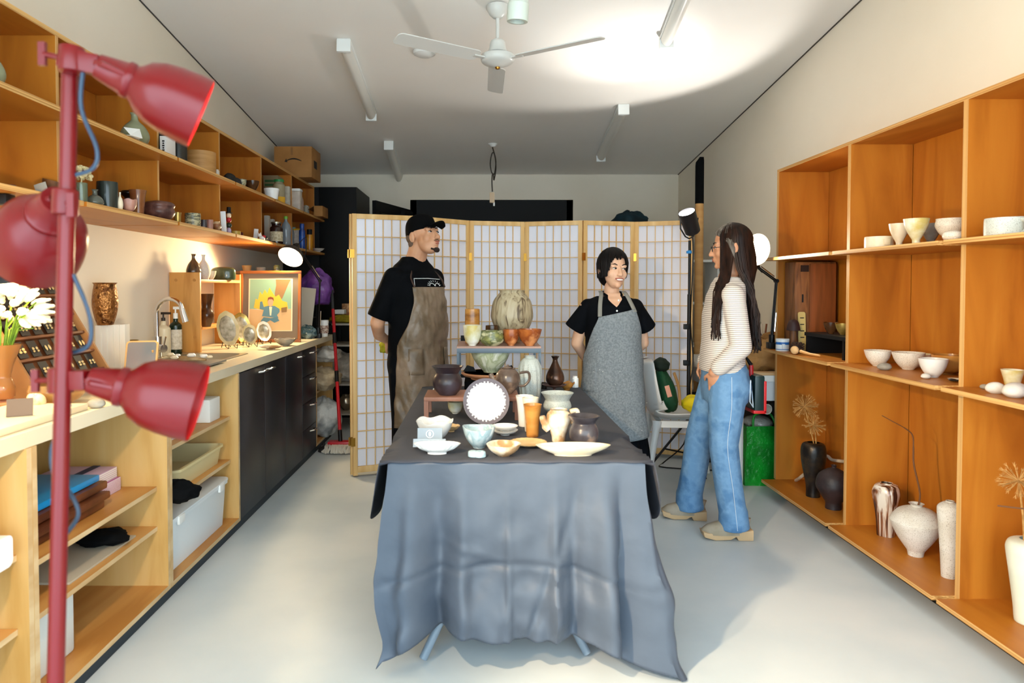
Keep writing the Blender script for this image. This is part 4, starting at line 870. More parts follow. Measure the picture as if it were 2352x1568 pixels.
allium(onY(1869, 976, vp.y-.075), 27*vp.y/F, top+Vector((.012, -.008, 0)), 2, 'smaller drooping dried allium head in the black vase', 60)
onsh('pot', 'dark brown bulbous pot with a tiny neck', 'pot', 1914, 1172, 76, 101, 'wasp', 'manganese', 0)
BR = mat('bleached branch', '#d8cbb8', '#b9a68c', rough=.7, scale=20)
tag(MB().tube(cat([onZ(1828, 1103, .108), onY(1846, 1090, 4.22), onY(1893, 1048, 4.2), onY(1912, 1056, 4.17), onY(1944, 1060, 4.12)], 5), .010, 8).build('bleached_branch', BR), 'bleached driftwood branch leaning behind the black vase', 'branch')
onsh('vase', 'square shouldered vase with metallic brown drips over cream', 'vase', 2034, 1234, 58, 122, [(.62, 0), (.64, .02), (.76, .4), (.98, .72), (1, .84), (.82, .95), (.5, .985), (.46, 1)], 'goldbrown', 0, fn=lambda w, h: (lambda x, y, z, t: (x*(1+.06*math.cos(4*t)), y*(1+.06*math.cos(4*t)), z)))
wp = onsh('vase', 'white cone-footed round vase holding a bare twig', 'vase', 2103, 1280, 106, 121, 'spiked', 'whiterough', 0)
TW = mat('brown twig', '#6b4426', rough=.8); y0 = wp.location.y
tag(MB().tube(cat([wp.location+Vector((0, 0, wp['_h']*.85)), onY(2113, 1134, y0), onY(2099, 1067, y0), onY(2098, 1030, y0+.01), onY(2096, 1000, y0+.01), onY(2080, 984, y0), onY(2053, 969, y0-.02), onY(2026, 954, y0-.03)], 5), [.004]*16+[.003]*10+[.002]*10, 7).build('twig', TW), 'bare crooked twig rising from the white round vase', 'twig')
onsh('vase', 'tall speckled white cylinder vase with a tiny neck', 'vase', 2179, 1330, 52, 178, 'shoulder', 'whiterough', 0)
wv = onsh('vase', 'tall smooth pale green white vase by the shop front end of the shelf', 'vase', 2362, 1440, 92, 195, 'tallvase', 'palegreen', 0)
allium(onY(2340, 1104, 2.42), 44*2.42/F, (wv.location.x-.02, wv.location.y+.0, wv['_h']*.9+.1), 3, 'spiky dried allium head at the shop front end of the shelf', 80)
tag(MB().tube([onY(2291, 1161, 2.4), onY(2352, 1168, 2.36), onY(2440, 1190, 2.3)], .003, 6).build('twig', TW), 'thin straight twig below the lone dried allium', 'twig')
pv = onsh('vase', 'dark slim vase at the shop front end of the bottom shelf', 'vase', 2412, 1420, 60, 150, 'bottle', 'darkbrown', 0)
# ================================================================== things on the left wall shelves
def lsh(name, label, category, px, w, h, prof, g, tier, X=-1.66, **k):
    z = (ZB, ZM)[tier]; py = HZ-(z-CH)/(abs(X)/((PX-px)/F))*F
    return pot(name, label, category, px, py, w, h, prof, g, X=X, Z=z+.0005, **k)
def lbox(name, label, category, px0, px1, hpx, dep, m, tier=None, X=None, Z=None, Yf=None, bevel=.003, group=None, tilt=0):
    """box whose camera face spans px0..px1; right side at X"""
    z = Z if Z is not None else (ZB, ZM)[tier]
    if Yf is None: Yf = F*abs(X)/(PX-px1)
    x0, x1 = (px0-PX)/F*Yf, (px1-PX)/F*Yf; h = hpx*Yf/F
    o = MB().box(x0-(x0+x1)/2, x1-(x0+x1)/2, 0, dep, 0, h).build(name, m, loc=((x0+x1)/2, Yf, z+.0005), bevel=bevel, rot=(0, tilt, 0)); o['_w'] = x1-x0; o['_h'] = h
    return tag(o, label, category, group)
# upper tier
o = lsh('vase', 'pale grey green jug at the shop front end of the upper tier', 'vase', -22, 60, 90, 'bottle', 'celadon', 1)
lbox('plastic_tray', 'clear plastic tray on the upper tier beside the celadon bottle', 'tray', 205, 258, 14, .12, mat('frosted tray', '#cfc8c0', rough=.3), 1, X=-1.66)
m = MB(); pf = onX(282, 300, -1.63); pf.z = ZM+.001
m.add([(0, -.05, 0), (.06, -.05, .0), (.065, .05, .006), (0, .06, .004), (.03, -.05, .035), (.05, .055, .05)], [(0, 1, 2, 3), (1, 4, 5, 2)]); tag(m.build('white_paper', WHITE, loc=pf, solid=.001, smooth=0), 'folded white paper lying in front of the celadon bottle', 'paper')
lbox('stone_slab', 'beige stone offcut at the foot of the celadon bottle', 'stone', 296, 318, 13, .03, GL['stonegrey'], 1, X=-1.61)
lsh('vase', 'celadon bottle vase on the upper tier', 'vase', 310, 61, 76, 'bottle', 'celadon', 1, X=-1.68)
lbox('black_folder', 'large black folder box on the upper tier', 'box', 336, 369, 74, .10, BLACK, 1, X=-1.70)
lbox('book', 'white book with black spine lettering on the upper tier', 'book', 371, 386, 47, .11, mat('white book', '#dedbd6', rough=.6), 1, X=-1.64)
bk = [o for o in COL.objects if o.get('label', '').startswith('white book with')][0]
for k in range(6): MB().cbox((0.002, -.0006, bk['_h']*(.2+k*.11)), (.009+.003*(k % 2), .001, .008)).build('spine_lettering', INK, bk, loc=(0, 0, 0), smooth=0)
lbox('book', 'thin black book beside the white book', 'book', 387, 393, 44, .11, INK, 1, X=-1.66)
lsh('vase', 'black cylinder vase with fine pale lattice lines', 'vase', 410, 38, 46, 'cyl', mat('black lattice glaze', '#0f0e0d', '#4c4438', rough=.3, scale=60, kind='wave', lo=.9, hi=1.), 1, X=-1.66)
o = lsh('bamboo_steamer', 'round bentwood steamer box on the upper tier', 'box', 461, 66, 48, 'box', mat('bentwood', '#b98a52', '#a5763f', rough=.6, scale=5, st=(1, 1, 9)), 1, X=-1.68, closed=True)
lsh('jar', 'tiny white capped jar beside the steamer box', 'jar', 498, 11, 18, 'jar', mat('milky jar', '#cfcac0', rough=.3), 1, X=-1.64, closed=True)
for k, (px, w_, h_, lb) in enumerate(((526, 30, 24, 'black folded cloth bundle on the upper tier'), (541, 26, 20, 'dark grey crumpled pouch leaning on the black bundle'))):
    lsh('cloth_bundle', lb, 'cloth', px, w_, h_, [(.9, 0), (1, .3), (.8, .75), (.3, 1)], mat('dark bundle %d' % k, ('#15130f', '#2a2a2c')[k], rough=.7, bump=.5, bscale=40), 1, X=-1.66, closed=True, fn=wob(3, .2))
lsh('cup', 'small cup with a pale scratched pattern on the upper tier', 'cup', 556, 20, 18, 'deepbowl', 'stripe', 1, X=-1.63)
lsh('bowl', 'glossy dark tenmoku bowl with a bare foot', 'bowl', 580, 30, 23, 'bowl', 'tenmoku', 1, X=-1.62)
lsh('pot', 'black lump pot behind the tenmoku bowl', 'pot', 572, 26, 30, 'round', 'black', 1, X=-1.76)
o = lbox('carton', 'tall printed carton with green lettering behind the powder jar', 'box', 607, 640, 74, .16, mat('brown carton', '#8a7a5a', rough=.8), 1, X=-1.74)
for k in range(3): MB().box(-o['_w']*.4, o['_w']*.4, -.001, 0, o['_h']*(.55+.12*k), o['_h']*(.62+.12*k)).build('printed_lettering', mat('green print', '#2f5a34', rough=.7), o, loc=(0, 0, 0), smooth=0)
o = lsh('tub', 'white round plastic tub with a wide rim', 'tub', 624, 34, 24, 'tub', WHITE, 1, X=-1.62)
o = lsh('powder_jar', 'clear jar of yellow powder with a green lid', 'jar', 641, 27, 52, 'jar', mat('hazy plastic', '#b9ad8c', rough=.15, trans=.5), 1, X=-1.64, closed=True)
w_, h_ = o['_w'], o['_h']; MB().lathe([(0, .003), (w_*.47, .003), (w_*.47, h_*.36), (0, h_*.36)]).build('yellow_powder', mat('yellow powder', '#d9a52c', rough=.9), o, loc=(0, 0, 0)); MB().lathe([(0, h_*.93), (w_*.42, h_*.93), (w_*.42, h_*1.03), (0, h_*1.03)]).build('lid', mat('green lid', '#1f7a3c', rough=.4), o, loc=(0, 0, 0))
MB().lathe([(w_*.505, .004), (w_*.505, h_*.35)]).build('powder_window', mat('yellow powder', '#d9a52c'), o, loc=(0, 0, 0))
lbox('bottle', 'grubby white square bottle beside the yellow powder jar', 'bottle', 654, 666, 48, .05, mat('grubby plastic', '#cdc8ba', '#b5ad98', rough=.5, scale=30), 1, X=-1.63, bevel=.008)
o = lbox('tub', 'translucent square tub with a white lid and pencil marks', 'tub', 668, 690, 46, .09, mat('milky tub', '#d3c8bc', '#c3b4a6', rough=.4, scale=20), 1, X=-1.62, bevel=.006)
MB().box(-o['_w']*.54, o['_w']*.54, -.004, .094, o['_h'], o['_h']+.022).build('lid', WHITE, o, loc=(0, 0, 0), bevel=.005)
lsh('bottle', 'clear bottle of pinkish liquid with a dark cap', 'bottle', 692, 11, 44, 'petbottle', mat('pink liquid', '#b59a8c', rough=.15), 1, X=-1.66, closed=True)
lsh('jar', 'small clear jar with a black lid on the upper tier', 'jar', 702, 9, 20, 'jar', mat('grey jar', '#8a8578', rough=.2), 1, X=-1.63, closed=True)
lbox('carton', 'white carton with a red top on the upper tier', 'box', 699, 708, 26, .06, WHITE, 1, X=-1.68)
t = lbox('cardboard_tray', 'open cardboard tray box hanging over the shelf end', 'box', 722, 742, 24, .24, CARD, 1, X=-1.52)
t2 = MB().box(-t['_w']/2+.004, t['_w']/2-.004, .004, .236, t['_h']-.002, t['_h']+.001).build('painted_inside_shade', mat('painted inside shade', '#3a2a18', rough=.9), t, loc=(0, 0, 0), smooth=0)  # dark sheet on the solid box stands for its shaded inside
T = Matrix.Translation((-t['_w']/2, .12, t['_h'])) @ Matrix.Rotation(-.55, 4, 'Y'); MB().cbox((-.03, 0, 0), (.07, .24, .003), T=T).build('flap', CARD, t, loc=(0, 0, 0), smooth=0)
# big parcel on top
Yb = 6.37; bx0, bx1 = (632-PX)/F*Yb, (718-PX)/F*Yb
t = thing('parcel_box', 'big cardboard parcel box with a black arrow arc on top of the wall shelves', 'box', ((bx0+bx1)/2, Yb, ZT+.0005)); W_, H_ = (bx1-bx0), .285
MB().box(-W_/2, W_/2, 0, .35, 0, H_).build('carton_body', CARD, t, loc=(0, 0, 0), bevel=.003)
arc = [(-.06+.14*k/12, H_*.5+.028*math.sin(PI*(.12+.8*k/12))) for k in range(13)]
MB().tube([(x, -.0015, z) for x, z in arc], [.003+.004*math.sin(PI*k/12) for k in range(13)], 6).prism([(-.078, H_*.5+.0), (-.05, H_*.5-.004), (-.062, H_*.5+.03)], -.002, 0, 'y').build('printed_arrow', INK, t, loc=(0, 0, 0))
MB().box(-.02, .0, -.001, .001, H_*.72, H_*.97).build('packing_tape', mat('brown tape', '#8a5f30', rough=.3), t, loc=(0, 0, 0), smooth=0)
MB().box(W_/2, W_/2+.001, .08, .2, H_*.35, H_*.6).build('printed_mark', INK, t, loc=(0, 0, 0), smooth=0)
# lower tier
lsh('cup', 'small brown cup at the shop front end of the lower tier', 'cup', 24, 22, 18, 'cup', 'brownknob', 0, X=-1.72)
lsh('cup', 'small grey brown cup beside the other end cup on the lower tier', 'cup', 4, 26, 16, 'cup', 'stonegrey', 0, X=-1.76)
lsh('bowl', 'flared brown and black shell-like bowl on the lower tier', 'bowl', 118, 58, 44, 'bowl', mat('scorched bowl', '#6b4320', '#15100c', rough=.6, scale=8, lo=.45, hi=.6), 0, X=-1.70, fn=wob(3, .1), tilt=(0, .25, 0))
lbox('price_card', 'grey card in a stand in front of the shell-like bowl', 'card', 88, 116, 26, .004, mat('grey sleeve', '#9a958a', rough=.4), 0, X=-1.60, tilt=-.3)
o = lsh('glass_vase', 'slim glass vase of dried cream flowers', 'vase', 188, 24, 44, 'cyl', mat('green tinted glass', '#9fae92', rough=.08, trans=.8), 0, X=-1.62)
DF = mat('dried petals', '#cbbd94', '#b3a274', rough=.9, scale=40)
m = MB(); r = random.Random(5)
for k in range(34):
    a, b = r.uniform(0, 2*PI), r.uniform(-.4, 1); q_ = math.sqrt(max(0, 1-b*b)); m.ell((.034*q_*math.cos(a), .034*q_*math.sin(a), .095+.034*b), (.011, .011, .006), Euler((r.uniform(-1, 1), r.uniform(-1, 1), 0)).to_matrix(), n=7, m=4)
o2 = m.tube([(0, 0, .01), (0, 0, .095)], .003, 6).build('dried_flowers', DF, loc=o.location+Vector((0, 0, .012))); tag(o2, 'bunch of dried cream flowers in the slim glass vase', 'flower')
lsh('glass_flask', 'round grey glass flask with a flared neck', 'flask', 218, 37, 34, 'flask', mat('grey glass', '#8f9488', rough=.06, trans=.75), 0, X=-1.61)
lsh('vase', 'glossy black cylinder vase on the lower tier', 'vase', 247, 45, 62, 'cyl', mat('oily black glaze', '#0f110f', '#2a3330', rough=.15, scale=6, st=(3, 3, .2)), 0, X=-1.655)
lsh('bottle', 'small off-white sake bottle beside the black cylinder', 'bottle', 276, 13, 40, 'bottle', 'cream', 0, X=-1.61)
lsh('jar', 'dark jar with a wide flat lid behind the tall brown cup', 'jar', 297, 36, 66, [(.5, 0), (.6, .1), (.62, .55), (.5, .75), (.9, .86), (1, .92), (.8, 1), (0, 1)], 'black', 0, X=-1.80)
lsh('cup', 'pink lobed cup in front of the dark lidded jar', 'cup', 297, 30, 28, 'deepbowl', 'pink', 0, X=-1.61, fn=scal(5, .12, .05))
lsh('beaker', 'tall glossy red brown tapered cup on the lower tier', 'cup', 317, 38, 56, 'beaker', mat('glaze redbrown', '#6a3c22', '#8a5a36', rough=.16, scale=7), 0, X=-1.635)
lsh('bowl', 'knobbly purple brown pot with folds', 'pot', 366, 66, 42, [(.6, 0), (.85, .15), (1, .4), (.92, .62), (.98, .8), (.8, .95), (.6, 1)], 'brownknob', 0, X=-1.65, fn=wob(4, .06))
lsh('cup', 'small yellow brown handled cup beside the purple brown pot', 'cup', 408, 17, 24, 'cup', 'gold', 0, X=-1.63)
lsh('cup', 'olive and cream streaked cup on the lower tier', 'cup', 443, 34, 30, 'cyl', 'stripe', 0, X=-1.64)
lsh('cup', 'small slate cup beside the streaked cup', 'cup', 468, 13, 20, 'cyl', 'smoky', 0, X=-1.63)
lsh('cup', 'small dusty pink cup beside the slate cup', 'cup', 482, 15, 23, 'cyl', 'pink', 0, X=-1.63)
lsh('bowl', 'small round bowl with brown and cream stripes', 'bowl', 498, 20, 22, 'round', mat('glaze brownstripe', '#8a5a3a', '#cdb08a', rough=.3, scale=40, st=(.3, .3, 1), lo=.45, hi=.55), 0, X=-1.63)
lbox('gift_card', 'plain white card leaning beside the stacked ball ornament', 'card', 510, 522, 50, .006, WHITE, 0, X=-1.62, tilt=-.05)
o = lsh('ball_ornament', 'stack of coloured wooden balls topped by a black top hat', 'ornament', 526, 10, 16, [(.6, 0), (1, .3), (1, .7), (.6, 1)], mat('pale lilac ball', '#b9a6c4', rough=.5), 0, X=-1.66, closed=True)
for k, (zz, c_) in enumerate(((.062, '#2c3528'), (.098, '#b3262a'), (.128, '#e8d2b4'))): MB().ell((0, 0, zz), (.019-.002*k, .019-.002*k, .018)).build('ball', mat('ornament ball %d' % k, c_, rough=.5), o, loc=(0, 0, 0))
MB().cyl((0, 0, .143), (0, 0, .146), .024).cyl((0, 0, .146), (0, 0, .182), .013).build('top_hat', BLACK, o, loc=(0, 0, 0))
lsh('tin', 'flat round yellow tin with a dark red lid', 'tin', 542, 20, 9, 'box', mat('yellow tin', '#a98a3a', rough=.4), 0, X=-1.62, closed=True)
lsh('tin', 'dark red round tin behind the yellow tin', 'tin', 547, 22, 14, 'box', mat('dark red tin', '#5a1f1c', rough=.4), 0, X=-1.72, closed=True)
lbox('gift_card', 'white card behind the red and white cat ornament', 'card', 582, 592, 28, .005, WHITE, 0, X=-1.67, tilt=.1)
p = lsh('cat_ornament', 'small red and white lying cat ornament', 'ornament', 602, 14, 10, [(.7, 0), (1, .3), (.9, .75), (.4, 1)], mat('white porcelain', '#e8e2da', rough=.25), 0, X=-1.61, closed=True)
MB().ell((-.016, -.008, .036), (.016, .014, .014)).ell((-.026, -.008, .05), (.004, .003, .007)).ell((-.008, -.008, .05), (.004, .003, .007)).build('head', mat('white porcelain', '#e8e2da'), p, loc=(0, 0, 0))
MB().ell((.012, .004, .026), (.016, .018, .014)).build('red_patch', mat('red enamel', '#b8202a', rough=.3), p, loc=(0, 0, 0)); MB().ell((.028, .01, .02), (.01, .012, .012)).build('black_patch', INK, p, loc=(0, 0, 0))
for k in range(4): lbox('paper_pack', 'white paper pack filed behind the jam jar, %s' % ('nearest the cat', 'second', 'third', 'beside the green cap bottle')[k], 'paper', 608+k*11, 618+k*11, 70-k*6, .05, mat('paper pack', '#c8c2b6', rough=.8), 0, X=-1.78)
o = lsh('jam_jar', 'jar of dark jam with a printed paper label and metal lid', 'jar', 635, 29, 46, 'jar', mat('dark jam', '#2a1714', rough=.1), 0, X=-1.63, closed=True)
w_, h_ = o['_w'], o['_h']; MB().lathe([(0, h_), (w_*.4, h_), (w_*.4, h_*1.08), (0, h_*1.08)]).build('lid', mat('pewter lid', '#9a9280', rough=.3, metal=.9), o, loc=(0, 0, 0)); MB().lathe([(w_*.506, h_*.12), (w_*.506, h_*.6)]).build('paper_label', mat('paper label', '#cdbfa2', '#a89878', rough=.8, scale=70), o, loc=(0, 0, 0))
for px, c_, lb, h_ in ((657, '#6aa52e', 'clear plastic bottle with a light green cap', 62), (668, '#1c5a3c', 'clear plastic bottle with a dark green cap', 58)):
    o = lsh('plastic_bottle', lb, 'bottle', px, 23 if h_ > 60 else 16, h_, 'petbottle', mat('blue grey liquid', '#8e97a0', rough=.12, trans=.35), 0, X=-1.62 if h_ > 60 else -1.72, closed=True)
    MB().lathe([(0, o['_h']*.98), (o['_w']*.2, o['_h']*.98), (o['_w']*.2, o['_h']*1.08), (0, o['_h']*1.08)]).build('cap', mat('cap '+c_, c_, rough=.4), o, loc=(0, 0, 0))
o = lbox('refill_pouch', 'pale refill pouch with a yellow top edge', 'pouch', 672, 696, 44, .05, mat('pale pouch', '#cfc4b8', '#b9aa9c', rough=.4, scale=30), 0, X=-1.62, bevel=.012)
MB().box(-o['_w']/2, o['_w']/2, .01, .04, o['_h']-.004, o['_h']+.014).build('yellow_edge', mat('yellow seal', '#d9a821', rough=.4), o, loc=(0, 0, 0), bevel=.003)
o = lsh('bottle', 'small bottle with a pale blue cap behind the pouch', 'bottle', 676, 10, 46, 'petbottle', WHITE, 0, X=-1.74, closed=True); MB().cyl((0, 0, o['_h']), (0, 0, o['_h']+.025), .013).build('cap', mat('pale blue cap', '#7fc0c4', rough=.4), o, loc=(0, 0, 0))
lsh('spray_can', 'tall blue spray can on the lower tier', 'can', 694, 14, 58, 'spraycan', mat('blue can', '#1f4fa8', '#12306e', rough=.25, scale=14), 0, X=-1.62, closed=True)
o = lsh('spray_can', 'orange spray can with a black cap', 'can', 711, 15, 36, 'cyl', mat('orange can', '#c98a1e', '#a86a12', rough=.25, scale=14), 0, X=-1.61, closed=True); MB().cyl((0, 0, o['_h']), (0, 0, o['_h']+.05), o['_w']*.4).build('cap', BLACK, o, loc=(0, 0, 0))
for k, (px, w_, lb) in enumerate(((730, 30, 'flat white dish at the far end of the lower tier'), (735, 26, 'grey dish stacked beyond the flat white dish'))): lsh('dish', lb, 'dish', px, w_, 8, 'dish', ('white', 'stonegrey')[k], 0, X=-1.60-k*.1)
# ================================================================== on the left counter
CZ = .9205
# earring rack
RKX0, RKX1, RKZ0, RKZ1, RKY0, RKY1 = -1.74, -1.965, .955, 1.37, 2.60, 3.13
rack = thing('earring_rack', 'sloping wooden earring display rack against the wall', 'display', (-1.85, 2.87, CZ))
RW = mat('rack wood', '#8a5430', '#6b3c20', rough=.55, scale=5, st=(3, .5, 3))
u = Vector((RKX1-RKX0, 0, RKZ1-RKZ0)); sl = math.atan2(u.z, -u.x); nrm = Vector((math.sin(sl), 0, math.cos(sl)))
MB().prism([(RKX0, RKZ0), (RKX1, RKZ1), (RKX1-.012, RKZ1-.008), (RKX0-.012, RKZ0-.008)], RKY0, RKY1, 'y').build('backboard', RW, rack, smooth=0)
LWD = mat('light rack wood', '#b98450', '#9f6c3c', rough=.55, scale=5)
for y in (RKY0, RKY1): MB().prism([(RKX0+.05, CZ), (RKX1-.02, CZ), (RKX1-.02, RKZ1+.02), (RKX1+.01, RKZ1+.02), (RKX0+.05, RKZ0-.01)], y-.006, y+.006, 'y').build('rack_side', LWD, rack, smooth=0)
EC = mat('earring card', '#2f2b2a', rough=.6); EP = mat('pearl beads', '#e0c78e', '#cfae6c', rough=.3, scale=50)
card0 = None; kinds = []
for row in range(5):
    f = (row+.12)/5; base = Vector((RKX0, 0, RKZ0))+u*f
    MB().box(-.004, .022, RKY0+.01, RKY1-.01, -.006, .004, T=Matrix.Translation(base+nrm*.004) @ Matrix.Rotation(-(PI/2-sl), 4, 'Y')).build('ledge', RW, rack, smooth=0)
    for k in range(6):
        y = 2.665+k*.080
        cp_ = base+nrm*.016+u.normalized()*.012+Vector((0, y, 0)); r = random.Random(row*20+k)
        t = thing('earring_card', '%s earrings on dark card, %s rack row, %s side' % (('long gold oval', 'double pearl bead', 'small gold drop')[(row+k) % 3], ('bottom', 'second lowest', 'middle', 'second highest', 'top')[row], 'flower vase' if k < 3 else 'copper vase'), 'earrings', cp_, (0, -(PI/2-sl), 0), 'earring cards in the rack')
        MB().box(0, .0015, -.026, .026, 0, .07).build('backing_card', EC, t, loc=(0, 0, 0), smooth=0)
        for s in (-1, 1):
            m = MB(); kd = (row+k) % 3
            if kd == 0: m.ell((.005, s*.011, .03), (.003, .006, .013), n=10, m=6)
            elif kd == 1: m.ell((.005, s*.011, .036), (.005, .006, .006), n=8, m=6).ell((.005, s*.012, .024), (.005, .006, .006), n=8, m=6)
            else: m.ell((.005, s*.011, .034), (.004, .005, .007), n=8, m=6).ell((.005, s*.013, .022), (.004, .005, .005), n=8, m=6)
            m.build('earring', EP, t, loc=(0, 0, 0))
# copper vase on white cartons
for k in range(5):
    x = onX(1, 1, -1.9).x; px0 = 217+k*14
    lbox('white_carton', 'slim white carton under the copper vase, %s from the black box' % ('fifth', 'fourth', 'third', 'second', 'first')[k], 'box', px0, px0+13, 104, .05, mat('white carton', '#e6e1d6', rough=.6), Z=CZ, Yf=3.46+k*.012, group='white cartons under the copper vase')
pot('copper_vase', 'hammered copper vase standing on white cartons', 'vase', 242, 744, 54, 97, 'copper', 'copper', Y=3.49, Z=CZ+104*3.48/F)
lbox('black_box', 'black box with a small gold bowl on it beside the tap', 'box', 286, 325, 50, .10, BLACK, Z=CZ, Yf=3.62)
pot('gold_bowl', 'small gold offering bowl on the black box', 'bowl', 303, 785, 30, 10, 'dish', 'gold', Y=3.67, Z=CZ+50*3.62/F+.001)
mz = Vector((-1.615, 3.23, CZ)); t = thing('table_mirror', 'small tilted mirror in a rounded wooden frame on the counter', 'mirror', mz, math.radians(12))
T = Matrix.Rotation(math.radians(-20), 4, 'X'); MF = mat('honey wood frame', '#dba765', rough=.45)
MB().prism(rr(-.072, .072, .004, .175, .018), -.006, .006, 'y', T=T).build('mirror_frame', MF, t, loc=(0, 0, 0)); MB().prism(rr(-.064, .064, .012, .167, .012), -.0075, -.006, 'y', T=T).build('mirror_glass', mat('mirror grey', '#aab2b6', rough=.1, metal=.6), t, loc=(0, 0, 0)); MB().tube([(.05, .03, .12), (.05, .11, .002)], .005, 8).build('prop_leg', MF, t, loc=(0, 0, 0))
# flowers in an amber vase
vf = onZ(8, 922, CZ+.012); o = pot('plate', 'wide peach coloured plate under the flower vase', 'plate', 12, 935, 94, 10, 'plate', 'terracotta', Z=CZ)
o = pot('glass_vase', 'amber glass vase with a pinched waist holding the white flowers', 'vase', 8, 918, 74, 125, [(.55, 0), (.62, .04), (.66, .2), (.5, .34), (.42, .42), (.6, .65), (1, .97), (1, 1)], mat('amber glass', '#c98f52', rough=.08, trans=.55), Z=CZ+.018)
vt = o.location+Vector((0, 0, o['_h'])); PET = mat('white petals', '#f4f2dc', rough=.6); LEA = mat('fresh green stalks', '#7ea02a', '#5c8420', rough=.6, scale=30)
fl = thing('flower_bunch', 'bunch of white lily buds with green stalks in the amber vase', 'flower', vt-Vector((0, 0, .06)))
r = random.Random(11); cc = vt+Vector((.03, .0, .125))
st_ = MB()
for k in range(26):
    a = r.uniform(0, 2*PI); e = cc+Vector((.085*math.cos(a), .085*math.sin(a)*.8, r.uniform(-.07, .05)))*1.0; st_.tube([vt+Vector((.015*math.cos(a), .015*math.sin(a), -.05)), (vt+e)/2+Vector((0, 0, .02)), e], .003, 5)
st_.build('stalks', LEA, fl)
for k in range(70):
    z = r.uniform(-.55, 1); a = r.uniform(0, 2*PI); q_ = math.sqrt(1-z*z); d = Vector((q_*math.cos(a), q_*math.sin(a), z*.85)); c_ = cc+Vector((d.x*.105, d.y*.09, d.z*.10))
    R_ = d.to_track_quat('Z', 'Y').to_matrix(); MB().ell(c_, (.013, .013, .03), R_, n=8, m=5).ell(c_+d*.022+Vector((.006, 0, 0)), (.011, .007, .015), R_, n=7, m=4).build('bud', PET, fl)
o = pot('glass_bowl', 'low honey glass bowl in front of the earring rack', 'bowl', 132, 932, 118, 50, [(.3, 0), (.4, .04), (.8, .3), (1, .62), (.97, .85), (.92, 1)], mat('honey glass', '#c9a36a', rough=.07, trans=.7), Z=CZ)
tag(MB().box(-1.62, -1.36, 1.55, 2.36, CZ, CZ+.022).build('display_board', mat('cream board', '#ddceb0', rough=.5), bevel=.004), 'low cream display board at the counter edge', 'board')
pq = onZ(45, 955, CZ+.0225); o = MB().box(-.035, .035, -.003, .003, 0, .055).build('price_card', mat('brown sleeve card', '#6f5a48', rough=.5), loc=pq, rot=(-.4, 0, .5)); tag(o, 'small brown price card beside the shell', 'card')
ps = onZ(78, 942, CZ); m = MB()
for k in range(7): a = k*.75; rr_ = .03-.003*k; m.ell((rr_*.6*math.cos(a), .4*rr_*math.sin(a), .03+.003*k), (rr_*.75, rr_*.7, rr_*.9), n=12, m=8)
tag(m.build('sea_shell', mat('shell', '#f0d8b4', '#d9a878', rough=.4, scale=30), loc=ps), 'coiled cream sea shell beside the price card', 'shell')
stone(222, 936, 36, 21, CZ, 'stonegrey', 'grey marbled pebble on the counter edge', 21)
stone(143, 948, 44, 26, CZ, 'stonewhite', 'white stone on the counter behind the lamp pole', 22)
stone(268, 905, 28, 18, CZ, 'cream', 'cream stone on the counter under the lowest lamp head', 23)
# tray with driftwood, shells and small pieces by the sink
tr0 = onZ(330, 842, CZ); t = MB().box(-1.84, -1.43, 3.53, 3.84, CZ+.006, CZ+.018).build('slate_tray', mat('grey slate tray', '#7d7a74', rough=.5), bevel=.003); tag(t, 'grey slate tray of shells and driftwood beside the sink', 'tray')
DRW = mat('driftwood', '#b69a74', '#94764e', rough=.8, scale=20, st=(1, .3, 1))
r = random.Random(4)
for k in range(6):
    x, y = r.uniform(-1.76, -1.55), 3.57+k*.045; a = r.uniform(-.5, .5)
    tag(MB().tube(cat([(x-.07, y-.006, CZ+.029), (x, y+.008*a, CZ+.032), (x+.075, y+.01*a, CZ+.029)], 4), [.006, .009, .011, .011, .01, .009, .008, .007, .005], 7).build('driftwood', DRW, rot=None), 'weathered stick of driftwood on the slate tray, %s from the mirror' % ('first', 'second', 'third', 'fourth', 'fifth', 'sixth')[k], 'driftwood', 'driftwood on the slate tray')
for k in range(9):
    x, y = -1.80+.042*k, r.uniform(3.55, 3.82); w_ = r.uniform(.014, .026)
    o = MB().lathe([(0, 0), (w_*.8, 0), (w_, w_*.3), (w_*.6, w_*.75), (0, w_*.85)], n=16).build('shell_piece', GL['white' if k % 2 else 'cream'], loc=(x, y, CZ+.042)); tag(o, 'small pale shell piece on the slate tray, %s from the wall' % ('first', 'second', 'third', 'fourth', 'fifth', 'sixth', 'seventh', 'eighth', 'ninth')[k], 'shell', 'shell pieces on the slate tray')
# tap
tp_ = Vector((-1.93, 4.07, CZ)); t = thing('kitchen_tap', 'chrome gooseneck kitchen tap with a side lever', 'tap', tp_)
MB().cyl((0, 0, 0), (0, 0, .13), .027).build('tap_body', CHROME, t, loc=(0, 0, 0))
nk = [(0, 0, .12), (0, 0, .27)]+[(.085-.085*math.cos(a), -.01*a, .27+.085*math.sin(a)) for a in [k*PI/10 for k in range(1, 9)]]
e = Vector(nk[-1]); d = Vector((.028, -.004, -.09)); MB().tube(nk+[tuple(e+d*.35)], .0125, 14).build('spout', CHROME, t, loc=(0, 0, 0)); MB().cyl(e+d*.25, e+d*1.15, .016, .019).build('spray_head', CHROME, t, loc=(0, 0, 0))
MB().cyl((0, 0, .06), (.055, -.03, .06), .024).cyl((.05, -.027, .065), (.07, -.04, .13), .006).build('lever', CHROME, t, loc=(0, 0, 0))
o = pot('soap_bottle', 'cream soap bottle with a dark pump behind the tap', 'bottle', 376, 808, 31, 88, 'pumpbottle', mat('cream bottle', '#e3d6b6', rough=.35), X=-1.97, Z=CZ, closed=True)
